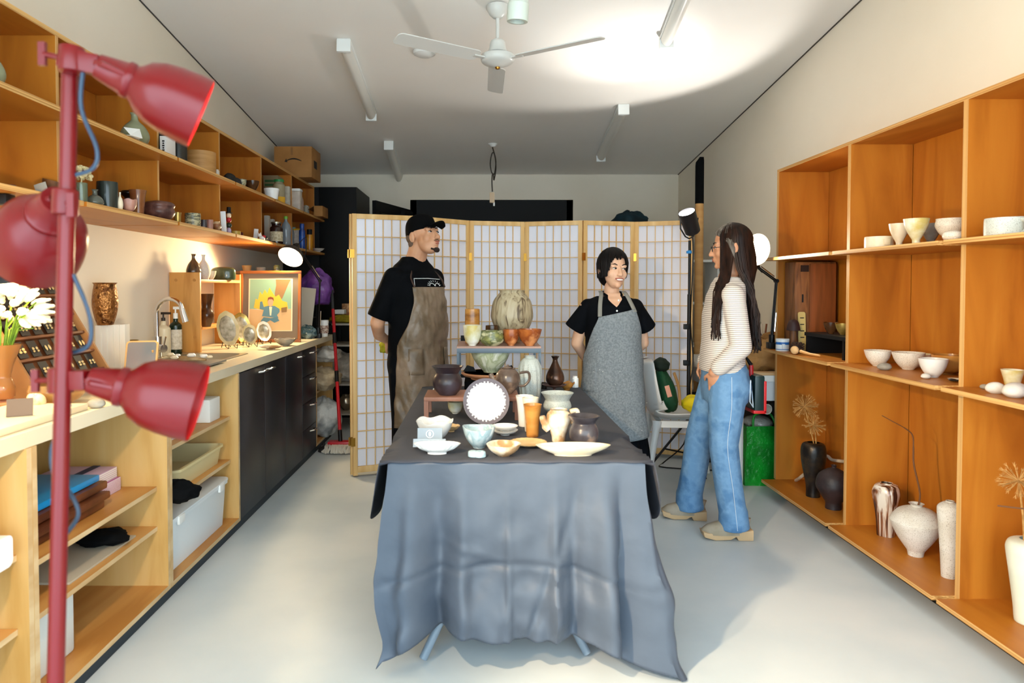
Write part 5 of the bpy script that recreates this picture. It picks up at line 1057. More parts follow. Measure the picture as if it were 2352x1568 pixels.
def pump(o, m, s): h = o['_h']*.86; MB().cyl((0, 0, h), (0, 0, h+.03*s), .012*s).cyl((0, 0, h+.03*s), (0, 0, h+.055*s), .005).box(-.012, .045, -.008, .008, h+.05*s, h+.064*s).build('pump', m, o, loc=(0, 0, 0))
pump(o, mat('dark pump', '#2a2018', rough=.4), 1.)
o = pot('soap_bottle', 'dark green soap bottle with a white pump and label', 'bottle', 404, 806, 27, 94, 'pumpbottle', mat('dark green bottle', '#10281c', rough=.15), X=-1.935, Z=CZ, closed=True); pump(o, WHITE, 1.2)
MB().lathe([(o['_w']*.505, .03), (o['_w']*.505, o['_h']*.6)]).build('paper_label', mat('soap label', '#e0d8c8', '#c8beaa', rough=.7, scale=60), o, loc=(0, 0, 0))
# honey wood cubby shelf
CW = mat('honey wood', '#c58a42', '#b07632', c3='#cc934c', rough=.42, scale=4, st=(3, 3, .35))
cy0, cy1, cxb, cxf = 4.42, 5.16, -2.012, -1.815
t = thing('counter_shelf', 'honey wood shelf unit on the counter behind the sink', 'shelf', (-1.91, 4.8, CZ))
for y in (cy0, cy1): MB().box(cxb, cxf, y, y+.022, CZ, 1.44).build('side_panel', CW, t, bevel=.002)
for z in (1.395, 1.075): MB().box(cxb, cxf-(.07 if z < 1.2 else 0), cy0+.022, cy1, z-.02, z).build('shelf_board', mat('honey board', '#d59a5e', '#c58848', rough=.45, scale=4), t, bevel=.0015)
for x, z in ((-1.97, 1.39), (-1.85, 1.39), (-1.85, 1.02)): MB().cyl((x, cy0+.001, z), (x, cy0-.0015, z), .010).build('wood_plug', mat('wood plug', '#b27a38', rough=.5), t)
SH1 = 1.3955
pot('vase', 'ribbed black brown bottle vase on the honey wood shelf', 'vase', 445, 645, 32, 58, 'bottle', mat('glaze ribblack', '#1a120d', '#6a5238', rough=.15, scale=30, st=(1, 1, .05)), Y=4.50, Z=SH1, fn=wob(16, .025), n=64)
pot('vase', 'white crackled bottle vase behind the ribbed one', 'vase', 468, 645, 30, 57, 'bottle', 'whiterough', Y=4.62, Z=SH1)
pot('bowl', 'small cream bowl between the white vase and the green dish', 'bowl', 485, 642, 23, 20, 'bowl', 'cream', Y=4.68, Z=SH1)
pot('casserole', 'olive green lidded oval dish on the honey wood shelf', 'dish', 513, 642, 56, 30, [(.9, 0), (1, .15), (1, .6), (.92, .85), (.6, .98), (0, 1)], 'tealglass', Y=4.95, Z=SH1, fn=oval(.6))
pot('vase', 'dark brown faceted vase inside the honey wood shelf', 'vase', 474, 755, 34, 76, [(.55, 0), (.62, .05), (1, .36), (.62, .6), (.9, .96), (.92, 1)], 'tenmoku', Y=4.62, Z=1.0755, fn=wob(5, .06))
# framed picture
pfy = 5.24; x0, x1 = (550-PX)/F*pfy, (689-PX)/F*pfy; PH = 165*pfy/F; PW = x1-x0
fr = thing('framed_picture', 'framed illustration of a seated blue figure before yellow flames', 'picture', ((x0+x1)/2, pfy, CZ), (math.radians(-5), 0, math.radians(3)))
FW = mat('cherry frame', '#a8622a', '#8f4e1f', rough=.4, scale=5)
b_ = .022
for bx in ((-PW/2, PW/2, 0, b_), (-PW/2, PW/2, PH-b_, PH), (-PW/2, -PW/2+b_, b_, PH-b_), (PW/2-b_, PW/2, b_, PH-b_)): MB().box(bx[0], bx[1], -.012, .012, bx[2], bx[3]).build('frame_bar', FW, fr, loc=(0, 0, 0), bevel=.003)
MB().box(-PW/2+b_, PW/2-b_, 0, .004, b_, PH-b_).build('mount', mat('grey brown mount', '#7a6c5c', rough=.7), fr, loc=(0, 0, 0), smooth=0)
pr = MB().box(-PW*.36, PW*.36, -.003, 0, PH*.155, PH*.89).build('print', mat('print border', '#efe0bf', rough=.7), fr, loc=(0, 0, 0), smooth=0)
def shape(nm, pts, c_, lay):
    # pts in units of the print, 0..1 each way
    MB().prism([((x-.5)*PW*.68, PH*.165+z*PH*.715) for x, z in pts], -.003-.0004*lay, -.003, 'y').build(nm, mat('print '+c_, c_, rough=.7), pr, loc=(0, 0, 0), smooth=0)
shape('green_sky', [(0, .42), (1, .42), (1, 1), (0, 1)], '#8fb59a', 1); shape('tan_ground', [(0, 0), (1, 0), (1, .42), (.5, .38), (0, .42)], '#d3b283', 1)
shape('smoke', [(.62, 1), (.98, 1), (.92, .9), (.86, .78), (.78, .62), (.6, .6), (.6, .74), (.63, .88)], '#9c7850', 2)
shape('flames', [(.10, .44), (.14, .62), (.20, .60), (.24, .76), (.30, .70), (.36, .80), (.42, .72), (.47, .84), (.56, .72), (.62, .66), (.70, .70), (.78, .58), (.90, .55), (.92, .42), (.5, .36)], '#e3bf3f', 3)
shape('coat', [(.30, .28), (.34, .40), (.24, .42), (.25, .56), (.30, .57), (.34, .46), (.44, .48), (.60, .48), (.72, .42), (.72, .36), (.66, .30), (.70, .24), (.5, .26)], '#5d8797', 4)
shape('legs', [(.27, .18), (.34, .26), (.5, .24), (.66, .26), (.72, .19), (.6, .15), (.5, .2), (.4, .15)], '#547d8e', 5)
shape('face', [(.45, .49), (.43, .56), (.46, .62), (.53, .63), (.57, .57), (.55, .49), (.5, .46)], '#e0a98a', 5); shape('hair', [(.43, .57), (.44, .64), (.5, .66), (.57, .64), (.58, .57), (.54, .61), (.46, .61)], '#8a4a30', 6); shape('shirt_front', [(.47, .46), (.54, .46), (.52, .29), (.49, .29)], '#efe0bf', 6); shape('tablet', [(.76, .44), (.90, .46), (.89, .36), (.77, .35)], '#8a6a40', 6)
# things standing on the counter by the picture
pot('cup', 'pale wooden cup on the ledge behind the framed picture', 'cup', 567, 618, 23, 13, 'cup', mat('pale wood cup', '#c2965c', rough=.6), Y=5.45, Z=1.472)
pot('tin', 'flat grey tin on the ledge behind the framed picture', 'tin', 600, 618, 22, 9, 'box', 'stonegrey', Y=5.5, Z=1.472, closed=True)
pot('jar', 'small olive jar on the ledge behind the framed picture', 'jar', 636, 618, 16, 14, 'jar', 'olive', Y=5.5, Z=1.472)
lb_ = thing('counter_cupboard', 'dark brown cupboard standing behind the framed picture', 'cupboard', (-1.83, 5.55, CZ)); MB().box(-2.012, -1.54, 5.37, 5.74, CZ, 1.45).build('cupboard_body', mat('dark brown wood', '#3c2414', rough=.5), lb_, bevel=.003); MB().box(-2.014, -1.53, 5.36, 5.745, 1.45, 1.471).build('ledge', mat('brown ledge', '#6a4426', rough=.5), lb_, smooth=0)
def easel_plate(px, py, w, h, g, label, oval_=1., yaw=.6, ring=True):
    p = onZ(px, py, CZ); s = p.y/F; R_ = h*s/2
    t = thing('easel_plate', label, 'plate', p, yaw)
    T = Matrix.Translation((0, .02, .014)) @ Matrix.Rotation(math.radians(72), 4, 'X') @ Matrix.Translation((0, R_, 0)) @ Matrix.Diagonal((oval_, 1, 1, 1))
    MB().lathe([(0, -.014), (R_*.4, -.014), (R_*.72, -.004), (R_, .008), (R_*.985, .012), (R_*.74, .002), (R_*.5, -.008), (0, -.009)], T=T, n=40, fn=lambda x, y, z, t_: (x*(1+.02*math.sin(9*t_)), y*(1+.02*math.sin(9*t_)), z), mif=lambda i: 1 if i > 4 else 0).build('plate_body', [GL[g], mat('plate hollow', '#b9b4a4', '#8d8672', rough=.25, scale=30, metal=.3)], t, loc=(0, 0, 0), smooth=50)
    for sx in (-1, 1): MB().tube([(sx*.03, -.035, .03), (sx*.03, -.03, .002), (sx*.03, .02, .012), (sx*.03, .05, .08), (sx*.03, .09, .002)], .0025, 6).build('easel_wire', BLKM, t, loc=(0, 0, 0))
easel_plate(531, 800, 55, 84, 'silverplate', 'largest golden oval plate on a black wire easel', .62, .75)
easel_plate(562, 792, 50, 72, 'gold', 'golden leaf plate on an easel behind the largest one', .62, .75)
easel_plate(578, 796, 40, 48, 'silverplate', 'small grey centred oval dish on a wire easel', .72, .65)
easel_plate(610, 789, 38, 48, 'white', 'small silvery oval dish on the easel nearest the framed picture', .72, .6)
pot('dish', 'flat dark rimmed oval dish on the counter edge', 'dish', 622, 803, 56, 8, 'plate', 'brownwhite', Z=CZ, fn=oval(.6))
pot('bowl', 'fluted grey bowl on the counter in front of the framed picture', 'bowl', 655, 794, 46, 16, 'bowl', 'stonegrey', Z=CZ, fn=scal(8, .08, .05))
# clutter beyond the picture
m = MB()
def lump(c, r, seed, n=28, m_=18, amp=.18):
    R_ = random.Random(seed); ph = [R_.uniform(0, 6.3) for _ in range(8)]; b = MB(); v = []; f = []
    for i in range(m_+1):
        a = PI*i/m_
        for j in range(n):
            t = 2*PI*j/n; k = 1+amp*(.4*math.sin(3*t+ph[0]+2*a)+.35*math.sin(5*t+ph[1]-3*a)+.3*math.sin(4*a*2+ph[2]+t)+.3*math.sin(9*t+ph[3]+5*a)*math.sin(a))
            v.append((c[0]+r[0]*k*math.sin(a)*math.cos(t), c[1]+r[1]*k*math.sin(a)*math.sin(t), c[2]-r[2]*k*math.cos(a)))
    zmin = c[2]-r[2]*.86
    v = [(x, y, max(z, zmin)) for x, y, z in v]
    for i in range(m_):
        for j in range(n): a = i*n+j; q2 = i*n+(j+1) % n; f.append((a, q2, q2+n, a+n))
    return b.add(v, f), zmin
def lumpobj(name, label, category, px, py, Y, rx, ry, rz, mt, seed, Z=None, amp=.18):
    p = onY(px, py, Y); z0 = Z if Z is not None else p.z
    b, zm = lump((0, 0, rz*.86), (rx, ry, rz), seed, amp=amp); return tag(b.build(name, mt, loc=(p.x, p.y, z0), smooth=80), label, category)
PUR = mat('purple plastic film', '#7a4a9a', '#5e3480', rough=.25, scale=12, bump=.5, bscale=25)
wk = thing('wire_rack', 'black wire rack under the purple bag on the counter', 'rack', (-1.56, 5.98, CZ))
for z in (1.19, 1.08): MB().box(-1.80, -1.46, 5.88, 6.1, z-.006, z).build('rack_shelf', BLKM, wk, smooth=0)
for x in (-1.80, -1.468):
    for y in (5.88, 6.09): MB().box(x, x+.008, y, y+.008, CZ, 1.19).build('rack_leg', BLKM, wk, smooth=0)
lumpobj('plastic_bag', 'crumpled purple plastic bag on the wire rack', 'bag', 727, 740, 5.99, .15, .10, .16, PUR, 3, Z=1.191)
o = pot('tub', 'white tub with a printed brown label beside the desk lamp', 'tub', 745, 770, 20, 38, 'tub', WHITE, Y=5.85, Z=CZ, closed=True); MB().lathe([(o['_w']*.5, .03), (o['_w']*.5, o['_h']*.68)]).build('paper_label', mat('brown print label', '#d8c8b8', '#7a4a3a', rough=.7, scale=60), o, loc=(0, 0, 0))
lumpobj('foil_packet', 'shiny dark blue green plastic packet beside the picture', 'packet', 706, 783, 5.62, .075, .05, .058, mat('dark teal film', '#2a4650', '#9fb6bc', rough=.12, scale=14, lo=.5, hi=.75, bump=.6, bscale=40), 5, Z=CZ)
lbox('plastic_box', 'white plastic box behind the shiny packet', 'box', 690, 712, 22, .10, WHITE, Z=1.0805, Yf=5.9)
pot('white_wheel', 'white round reel leaning on the rack beside the picture', 'reel', 694, 735, 24, 22, 'cyl', WHITE, Y=5.99, Z=1.1, tilt=(PI/2-.2, 0, .6)) if 0 else None
p = onY(694, 700, 5.76); tag(MB().box(-.09, .06, 0, .004, 0, .42).build('notice_board', mat('pale board', '#cfc6b4', rough=.7), loc=(p.x, 5.80, CZ), rot=(-.08, .10, 0)), 'pale marked board leaning behind the framed picture', 'board')
# back corner rack
t = thing('storage_rack', 'black metal storage rack of clutter beside the black cupboard', 'rack', (-1.15, 6.55, 0))
rx0, rx1, ry0, ry1 = -1.42, -.98, 6.42, 6.86
for x in (rx0, rx1-.02):
    for y in (ry0, ry1-.02): MB().box(x, x+.02, y, y+.02, 0, 1.02).build('post', BLKM, t, smooth=0)
RSZ = (.10, .36, .62, .985) if 0 else (.13, .42, .86, 1.02)
for z in (.15, .43, .80, 1.0): MB().box(rx0, rx1, ry0, ry1, z-.015, z, 0).build('rack_shelf', mat('pale rack shelf', '#b9b4aa', rough=.5), t, smooth=0)
FILM = mat('clear plastic film', '#a8a49c', '#d6d2ca', rough=.18, scale=10, bump=.7, bscale=22, lo=.5, hi=.8)
lumpobj('plastic_bag', 'big grey clear plastic bag on the middle rack shelf', 'bag', 785, 880, 6.62, .16, .14, .15, FILM, 8, Z=.431)
lumpobj('yellow_cloth', 'yellow rubbing cloth folded on the rack', 'cloth', 788, 780, 6.6, .13, .10, .04, mat('yellow cloth', '#b5a01c', '#8f7d14', rough=.8, scale=20, bump=.4), 9, Z=1.001)
pot('kettle', 'dented steel kettle on the low rack shelf', 'kettle', 795, 965, 30, 36, 'round', STEEL, Y=6.6, Z=.1505)
lbox('carton', 'white flat carton with red lettering on the yellow cloth stack', 'box', 768, 790, 10, .12, WHITE, Z=1.085, Yf=6.55)
lbox('wood_crate', 'slatted wooden crate on the top rack shelf', 'crate', 770, 800, 10, .14, mat('crate wood', '#a9824e', rough=.8), Z=1.043, Yf=6.54) if 0 else None
lbox('biscuit_tub', 'printed orange biscuit tub on the rack', 'tub', 785, 803, 42, .10, mat('orange print tub', '#c8a070', '#8a4a1e', rough=.5, scale=30), Z=1.001, Yf=6.72)
# bags in the far open base cabinet
lumpobj('plastic_bag', 'upright white and grey plastic bag on the cabinet floor', 'bag', 740, 1000, 5.84, .16, .15, .17, mat('milky bag', '#c9ccc9', '#4a545c', rough=.3, scale=7, bump=.6, bscale=20, lo=.45, hi=.7), 10, Z=.0755)
lumpobj('plastic_bag', 'crumpled cream wrapping in the upper part of the far cabinet', 'bag', 741, 870, 5.82, .15, .15, .10, mat('cream wrapping', '#b9a88a', '#8a7a62', rough=.6, scale=12, bump=.7, bscale=22), 12, Z=.4705)
lumpobj('plastic_bag', 'clear grey bag stuffed above the cream wrapping', 'bag', 752, 830, 5.9, .12, .12, .07, FILM, 13, Z=.70)
# mop
mb = onZ(782, 1036, 0); t = thing('floor_mop', 'red handled mop with a cotton head leaning by the rack', 'mop', mb)
top = onY(762, 660, 6.02); REDP = mat('red plastic handle', '#b3121e', rough=.3)
a = Vector((mb.x+.0, mb.y, .08)); dd_ = top-a
MB().cyl(a, a+dd_*.85, .014).build('handle', REDP, t); MB().cyl(a+dd_*.85, top, .013).build('grip', mat('grey grip', '#2a2c2e', rough=.5), t)
for f in (.0, .37, .62): MB().cyl(a+dd_*f, a+dd_*(f+.07), .017).build('sleeve', BLKM, t)
MB().box(mb.x-.10, mb.x+.12, mb.y-.04, mb.y+.05, .055, .085).build('mop_plate', REDP, t, bevel=.012)
m = MB(); r = random.Random(2)
for k in range(70):
    x = mb.x-.11+.24*k/69; y = mb.y-.02+r.uniform(-.03, .03); m.tube(cat([(x, y, .06), (x+r.uniform(-.02, .02), y-.05, .05), (x+r.uniform(-.03, .03), y-.085, .012)], 3), .007, 5)
o = m.build('mop_yarn', mat('cotton yarn', '#cfc8ba', rough=.9), t); o['kind'] = 'stuff'
bq = onZ(750, 1036, 0); o = MB().lathe([(0, 0), (.05, 0), (.045, .03), (.012, .045), (.010, .07), (0, .07)], n=20).build('hand_brush', INK, loc=bq+Vector((-.02, .0, 0))); tag(o, 'small dark hand brush standing beside the mop head', 'brush')
# ================================================================== in the left base cabinets
lz2 = .5005; FB = mat('blue plastic folder', '#1d8fd0', '#1580c2', rough=.3, scale=3)
def ybox(name, label, category, x0, x1, y0, y1, z0, z1, m, bevel=.003, rot=0):
    o = MB().box(x0-(x0+x1)/2, x1-(x0+x1)/2, y0-(y0+y1)/2, y1-(y0+y1)/2, 0, z1-z0).build(name, m, loc=((x0+x1)/2, (y0+y1)/2, z0), bevel=bevel, rot=rot); return tag(o, label, category)
TRW = mat('carved tray wood', '#7a4426', '#4e2614', rough=.35, scale=5)
for k, (dx, h_) in enumerate(((0, .03), (.012, .028), (-.01, .03))):
    o = ybox('wooden_tray', 'dark carved wooden tray in the stack, %s' % ('lowest', 'middle one', 'top one under the blue folder')[k], 'tray', -1.93, -1.44+dx, 2.12, 2.60+.02*k, lz2+k*.032, lz2+k*.032+h_, TRW, .008); o['group'] = 'carved wooden trays'
o = MB().prism([(-.23, 0), (.23, 0), (.23, .03), (.15, .036), (.05, .028), (-.05, .042), (-.15, .03), (-.23, .04)], -.012, .012, 'y').build('carved_shelf', TRW, loc=(-1.68, 2.09, lz2)); tag(o, 'carved wavy wooden bracket in front of the tray stack', 'bracket')
ybox('blue_folder', 'bright blue plastic folder lying on the wooden trays', 'folder', -1.90, -1.47, 2.14, 2.62, lz2+.097, lz2+.122, FB, .006)
ybox('notebook', 'pink and white striped notebook in the back corner', 'notebook', -1.74, -1.50, 2.68, 2.83, lz2, lz2+.055, mat('pink stripes', '#e8dfe2', '#b06a9a', rough=.6, scale=60, kind='wave', lo=.55, hi=.6), .003)
ybox('notebook', 'pale notebook bundle with a navy band on the striped one', 'notebook', -1.75, -1.51, 2.67, 2.82, lz2+.0555, lz2+.10, mat('pale bundle', '#e9e2da', '#c9a8c4', rough=.6, scale=40, kind='wave', lo=.7, hi=.75), .003)
nb = [o for o in COL.objects if o.get('label', '').startswith('pale notebook')][0]; MB().box(.02, .05, -.0765, .0765, -.001, .047).build('navy_band', mat('navy band', '#16204a', rough=.6), nb, loc=(0, 0, 0), smooth=0)
o = ybox('paper_sheets', 'curled pale sheets behind the blue folder', 'paper', -1.98, -1.78, 2.64, 2.84, lz2, lz2+.02, mat('pale sheets', '#cfcabb', rough=.8), .002)
pot('bowl', 'white footed bowl beside the wooden trays', 'bowl', 96, 1228, 62, 78, [(.55, 0), (.6, .2), (.95, .6), (1, 1)], 'white', Z=.3305)
ybox('paper_sheets', 'flat grey sheets stacked on the lower board of the blue folder cabinet', 'paper', -1.90, -1.40, 2.30, 2.75, .3305, .338, mat('grey sheets', '#b3aa98', rough=.8), .001)
lumpobj('black_pouch', 'black drawstring pouch on the flat grey sheets', 'pouch', 236, 1190, 2.66, .10, .07, .028, CLOTHK, 31, Z=.3385)
ybox('storage_box', 'frosted plastic storage box on the cabinet floor behind the lamp pole', 'box', -1.90, -1.42, 2.06, 2.36, .0755, .30, mat('frosted plastic', '#dfe4e2', '#cfd6d6', rough=.3, scale=4), .01)
ybox('storage_box', 'second frosted storage box standing close to the first', 'box', -1.88, -1.43, 2.37, 2.50, .0755, .30, mat('frosted plastic', '#dfe4e2'), .01) if 0 else None
def tubbox(name, label, x0, x1, y0, y1, z0, z1, m, lid=False, wall=.006):
    t = thing(name, label, 'tub', ((x0+x1)/2, (y0+y1)/2, z0)); b = .018
    R_ = [(x0+b, x1-b, y0+b, y1-b, .03, z0), (x0+.004, x1-.004, y0+.004, y1-.004, .035, z1-.014), (x0-.006, x1+.006, y0-.006, y1+.006, .04, z1-.012), (x0-.006, x1+.006, y0-.006, y1+.006, .04, z1), (x0+.008, x1-.008, y0+.008, y1-.008, .03, z1), (x0+b+.006, x1-b-.006, y0+b+.006, y1-b-.006, .025, z0+.005)]
    rrloft(R_).build('tub_body', m, t, smooth=40)
    if lid:
        MB().prism(rr(x0-.008, x1+.008, y0-.008, y1+.008, .04), z1, z1+.012).build('lid', m, t, bevel=.003)
        for y in (y0+.12, y1-.12): MB().box(x1+.002, x1+.014, y-.03, y+.03, z1-.03, z1+.008).build('latch', WHITE, t, bevel=.003)
    return t
tubbox('lidded_tub', 'long white lidded plastic tub on the cabinet floor', -1.90, -1.36, 2.94, 3.66, .0755, .31, mat('white tub plastic', '#e3eaee', rough=.35), True)
tubbox('cream_basin', 'open cream plastic basin on the middle board', -1.88, -1.39, 3.12, 3.68, .4005, .50, mat('cream basin plastic', '#dfcf9c', rough=.4))
lumpobj('black_beanie', 'black soft cap lying in front of the cream basin', 'cap', 408, 1130, 2.99, .09, .06, .05, CLOTHK, 33, Z=.4005)
tubbox('white_basin', 'shallow white tray box under the upper board', -1.86, -1.40, 2.95, 3.28, .6405, .70, WHITE)
tubbox('white_basin', 'second shallow white tray box beyond the first', -1.86, -1.42, 3.30, 3.60, .6405, .71, WHITE) if 0 else None
ybox('white_block', 'white plaster block at the end of the upper board', 'block', -1.52, -1.40, 3.52, 3.66, .6405, .76, mat('plaster', '#e6e6e2', rough=.8), .006)
for k in range(3): stone(497-k*7, 934+k*4, 18, 16, .641, 'stonewhite', 'small white plaster ball beside the block, %s' % ('nearest the dark door', 'middle one', 'farthest from the dark door')[k], 40+k)
tag(MB().prism(rr(-.05, .05, 0, .09, .02), -.04, .04, 'x').build('white_switch_box', WHITE, loc=(-1.36, 1.86, .5605)), 'white plastic box in the cabinet nearest the shop front', 'box')
# ================================================================== around the white desk
KP = mat('crumpled kraft paper', '#b98a52', '#a3743e', rough=.8, scale=8, bump=.7, bscale=18)
lumpobj('kraft_paper', 'crumpled kraft paper heap on the white desk', 'paper', 1750, 858, 4.72, .14, .13, .12, KP, 51, Z=DZT+.0005, amp=.28)
lumpobj('kraft_paper', 'second crumple of kraft paper behind the heap on the desk', 'paper', 1778, 850, 5.03, .10, .10, .13, KP, 52, Z=DZT+.0005, amp=.28)
ybox('wooden_board', 'thin wooden board on the front of the white desk', 'board', 1.80, 2.1, 4.47, 4.55, DZT+.0005, DZT+.018, mat('pale board wood', '#d2ab7c', rough=.6), .002)
pot('pen_cup', 'clear cup of brushes on the white desk', 'cup', 1741, 815, 24, 30, 'beaker', mat('pinkish clear cup', '#cbb4ac', rough=.1, trans=.4), Y=5.2, Z=DZT+.12 if 0 else DZT+.0005, hs=1.9)
for k in range(4): a = onY(1736+5*k, 800, 5.2); tag(MB().tube([(a.x, 5.2, DZT+.02), (a.x+(.02*k-.03), 5.2, DZT+.30)], [.005, .007], 8).build('paint_brush', mat('brush wood %d' % k, ('#a5622c', '#3a2a22', '#c9c2b8', '#8a4a2a')[k], rough=.5)), 'long brush standing in the clear cup, %s handle' % ('orange brown', 'black brown', 'pale grey', 'red brown')[k], 'brush')
for k, (px, h_) in enumerate(((1738, 92), (1748, 64))):
    o = pot('glue_bottle', ('tall pale bottle with a black cap on the white desk', 'shorter clear bottle beside the black capped one')[k], 'bottle', px, 815, 15, h_, 'jar', mat('milky bottle %d' % k, ('#d8d4cc', '#b9b09c')[k], rough=.25), Y=5.45+.1*k, Z=DZT+.0005, closed=True); MB().cyl((0, 0, o['_h']), (0, 0, o['_h']+.04), .014).build('cap', (BLACK, WHITE)[k], o, loc=(0, 0, 0))
# shelves and things behind the visitor
GB = mat('bright green woven bag', '#0f9a2a', '#0b7f20', rough=.35, scale=9, bump=.5, bscale=30)
gb = onZ(1737, 1098, 0); t = thing('shopping_bag', 'bright green woven shopping bag under the white desk', 'bag', (1.94, 4.75, 0))
def bagpt(u, v):
    p, n, k, f = perim(u, -.15, .13, -.16, .16); k2 = 1-.14*v+.03*math.sin(v*8+u*20); return (p[0]*k2, p[1]*k2, .40*v)
m = MB(); m.grid(bagpt, 60, 14, closeu=True); m.add([(-.15, -.16, .001), (.13, -.16, .001), (.13, .16, .001), (-.15, .16, .001)], [(0, 1, 2, 3)]); m.build('bag_body', GB, t, loc=(0, 0, 0), smooth=70)
MB().box(.131, .15, -.14, .14, .01, .41).build('side_gusset', BLACK, t, loc=(0, 0, 0), bevel=.004); MB().ell((0, 0, .40), (.10, .11, .05)).build('contents', FILM, t, loc=(0, 0, 0))
MB().tube(cat([(-.08, -.12, .39), (-.06, -.1, .47), (.04, -.1, .48), (.08, -.12, .39)], 5), .008, 8).build('handle', GB, t, loc=(0, 0, 0))
a = onY(1745, 951, 4.62); tag(MB().lathe([(.034, 0), (.034, .45), (.030, .45), (.030, 0), (.034, 0)], n=28).build('paper_roll', mat('white paper roll', '#ddd6ca', rough=.7), loc=(a.x, 4.50, a.z+.055), rot=(-PI/2, 0, .12)), 'white paper roll lying across the top of the green bag', 'roll')
a = onY(1770, 925, 4.8); tag(MB().prism([(-.03, 0), (.05, 0), (.13, .44), (.07, .44)], 0, .006, 'y').build('kraft_sheet', mat('kraft sheet', '#9a774a', rough=.8), loc=(2.08, 4.86, .12)), 'folded kraft sheet standing beside the green bag', 'paper')
tag(MB().box(0, .012, 0, .5, 0, .575).build('grey_panel', mat('grey slate panel', '#5a6066', '#454a50', rough=.6, scale=6), loc=(2.2, 4.62, .0)), 'grey board leaning on the wall behind the green bag', 'board')
tag(MB().box(1.70, 2.2, 5.2, 5.5, 0, .5).build('storage_crate', mat('dark crate', '#2a2420', rough=.7), bevel=.004), 'dark storage crate under the far end of the white desk', 'crate')
# white cupboard and potted plant behind the visitor
tall = thing('tall_shelf', 'pale tall shelf behind the visitor by the right wall', 'shelf', (1.98, 6.6, 0))
for x in (1.70, 2.22): MB().box(x, x+.02, 6.4, 6.75, 0, 1.6).build('side_panel', WPAINT, tall, smooth=0)
for z in (.4, .8, 1.2, 1.6): MB().box(1.72, 2.22, 6.4, 6.75, z-.02, z).build('shelf_board', WPAINT, tall, smooth=0)
pl = pot('plant_pot', 'small dark pot on the pale tall shelf', 'pot', 1668, 545, 26, 22, 'cup', 'black', Y=6.55, Z=1.601)
LF = mat('glossy leaf', '#1f5a26', '#17461c', rough=.3, scale=10); t = thing('leafy_plant', 'leafy green plant showing above the visitor', 'plant', pl.location+Vector((0, 0, .06)))
for k in range(7):
    a = k*.9; d = Vector((math.cos(a)*.09, math.sin(a)*.08, .13+.02*(k % 3))); m = MB(); q_ = d.normalized(); x, y = frame(q_)
    m.grid(lambda u_, v_: Vector(q_*(.05+.13*v_))+x*((u_-.5)*.07*math.sin(PI*min(1, v_*.97+.03)))+Vector((0, 0, -.05*v_*v_+.01*abs(u_-.5))), 6, 8); m.tube([(0, 0, 0), q_*.06], .003, 6).build('leaf', LF, t, loc=(0, 0, 0), smooth=70, solid=.001)
# cupboard and cloth seen above the screen
tag(MB().box(.95, 1.66, 6.9, 7.6, 0, 1.90).build('back_cupboard', mat('brown cupboard', '#7a4f26', rough=.5), bevel=.004), 'brown wooden cupboard hidden behind the shoji screen', 'cupboard')
lumpobj('blue_cloth', 'dark teal cloth heaped on the brown cupboard', 'cloth', 1446, 505, 7.1, .19, .16, .12, mat('dark teal cloth', '#0f3440', '#0a2028', rough=.8, scale=8, bump=.5), 61, Z=1.9005)
# items on the chair
t = thing('green_backpack', 'dark green backpack with a pink label on the shell chair', 'bag', (1.325, 4.72, .485))
GBP = mat('dark green canvas', '#0d4a2c', '#0a3a22', rough=.7, scale=10, bump=.4, bscale=30)
b, zm = lump((0, 0, .14), (.07, .10, .16), 71, amp=.10); b.build('bag_body', GBP, t, loc=(0, 0, 0), smooth=80, rot=(0, -.28, 0))
b, zm = lump((-.07, 0, .32), (.055, .07, .05), 72, amp=.1); b.build('bag_top', mat('black green lining', '#0a1f16', rough=.8), t, loc=(0, 0, 0), smooth=80)
MB().box(-.02, .012, -.106, -.098, .12, .20).build('pink_label', mat('pink label', '#e8a890', rough=.6), t, loc=(0, 0, 0), bevel=.003, rot=(0, -.28, 0)); MB().tube(cat([(-.01, -.10, .28), (.02, -.11, .18), (.03, -.11, .06)], 5), .010, 8).build('strap', mat('tan strap', '#a8804e', rough=.7), t, loc=(0, 0, 0))
t = lumpobj('yellow_cloth', 'bright yellow cloth bundled on the chair seat', 'cloth', 1575, 960, 4.70, .12, .13, .06, mat('bright yellow cloth', '#e8d414', '#d4bd0c', rough=.7, scale=8, bump=.4, bscale=14), 73, Z=.482, amp=.12); t.location.x = 1.515; t.location.z = .486
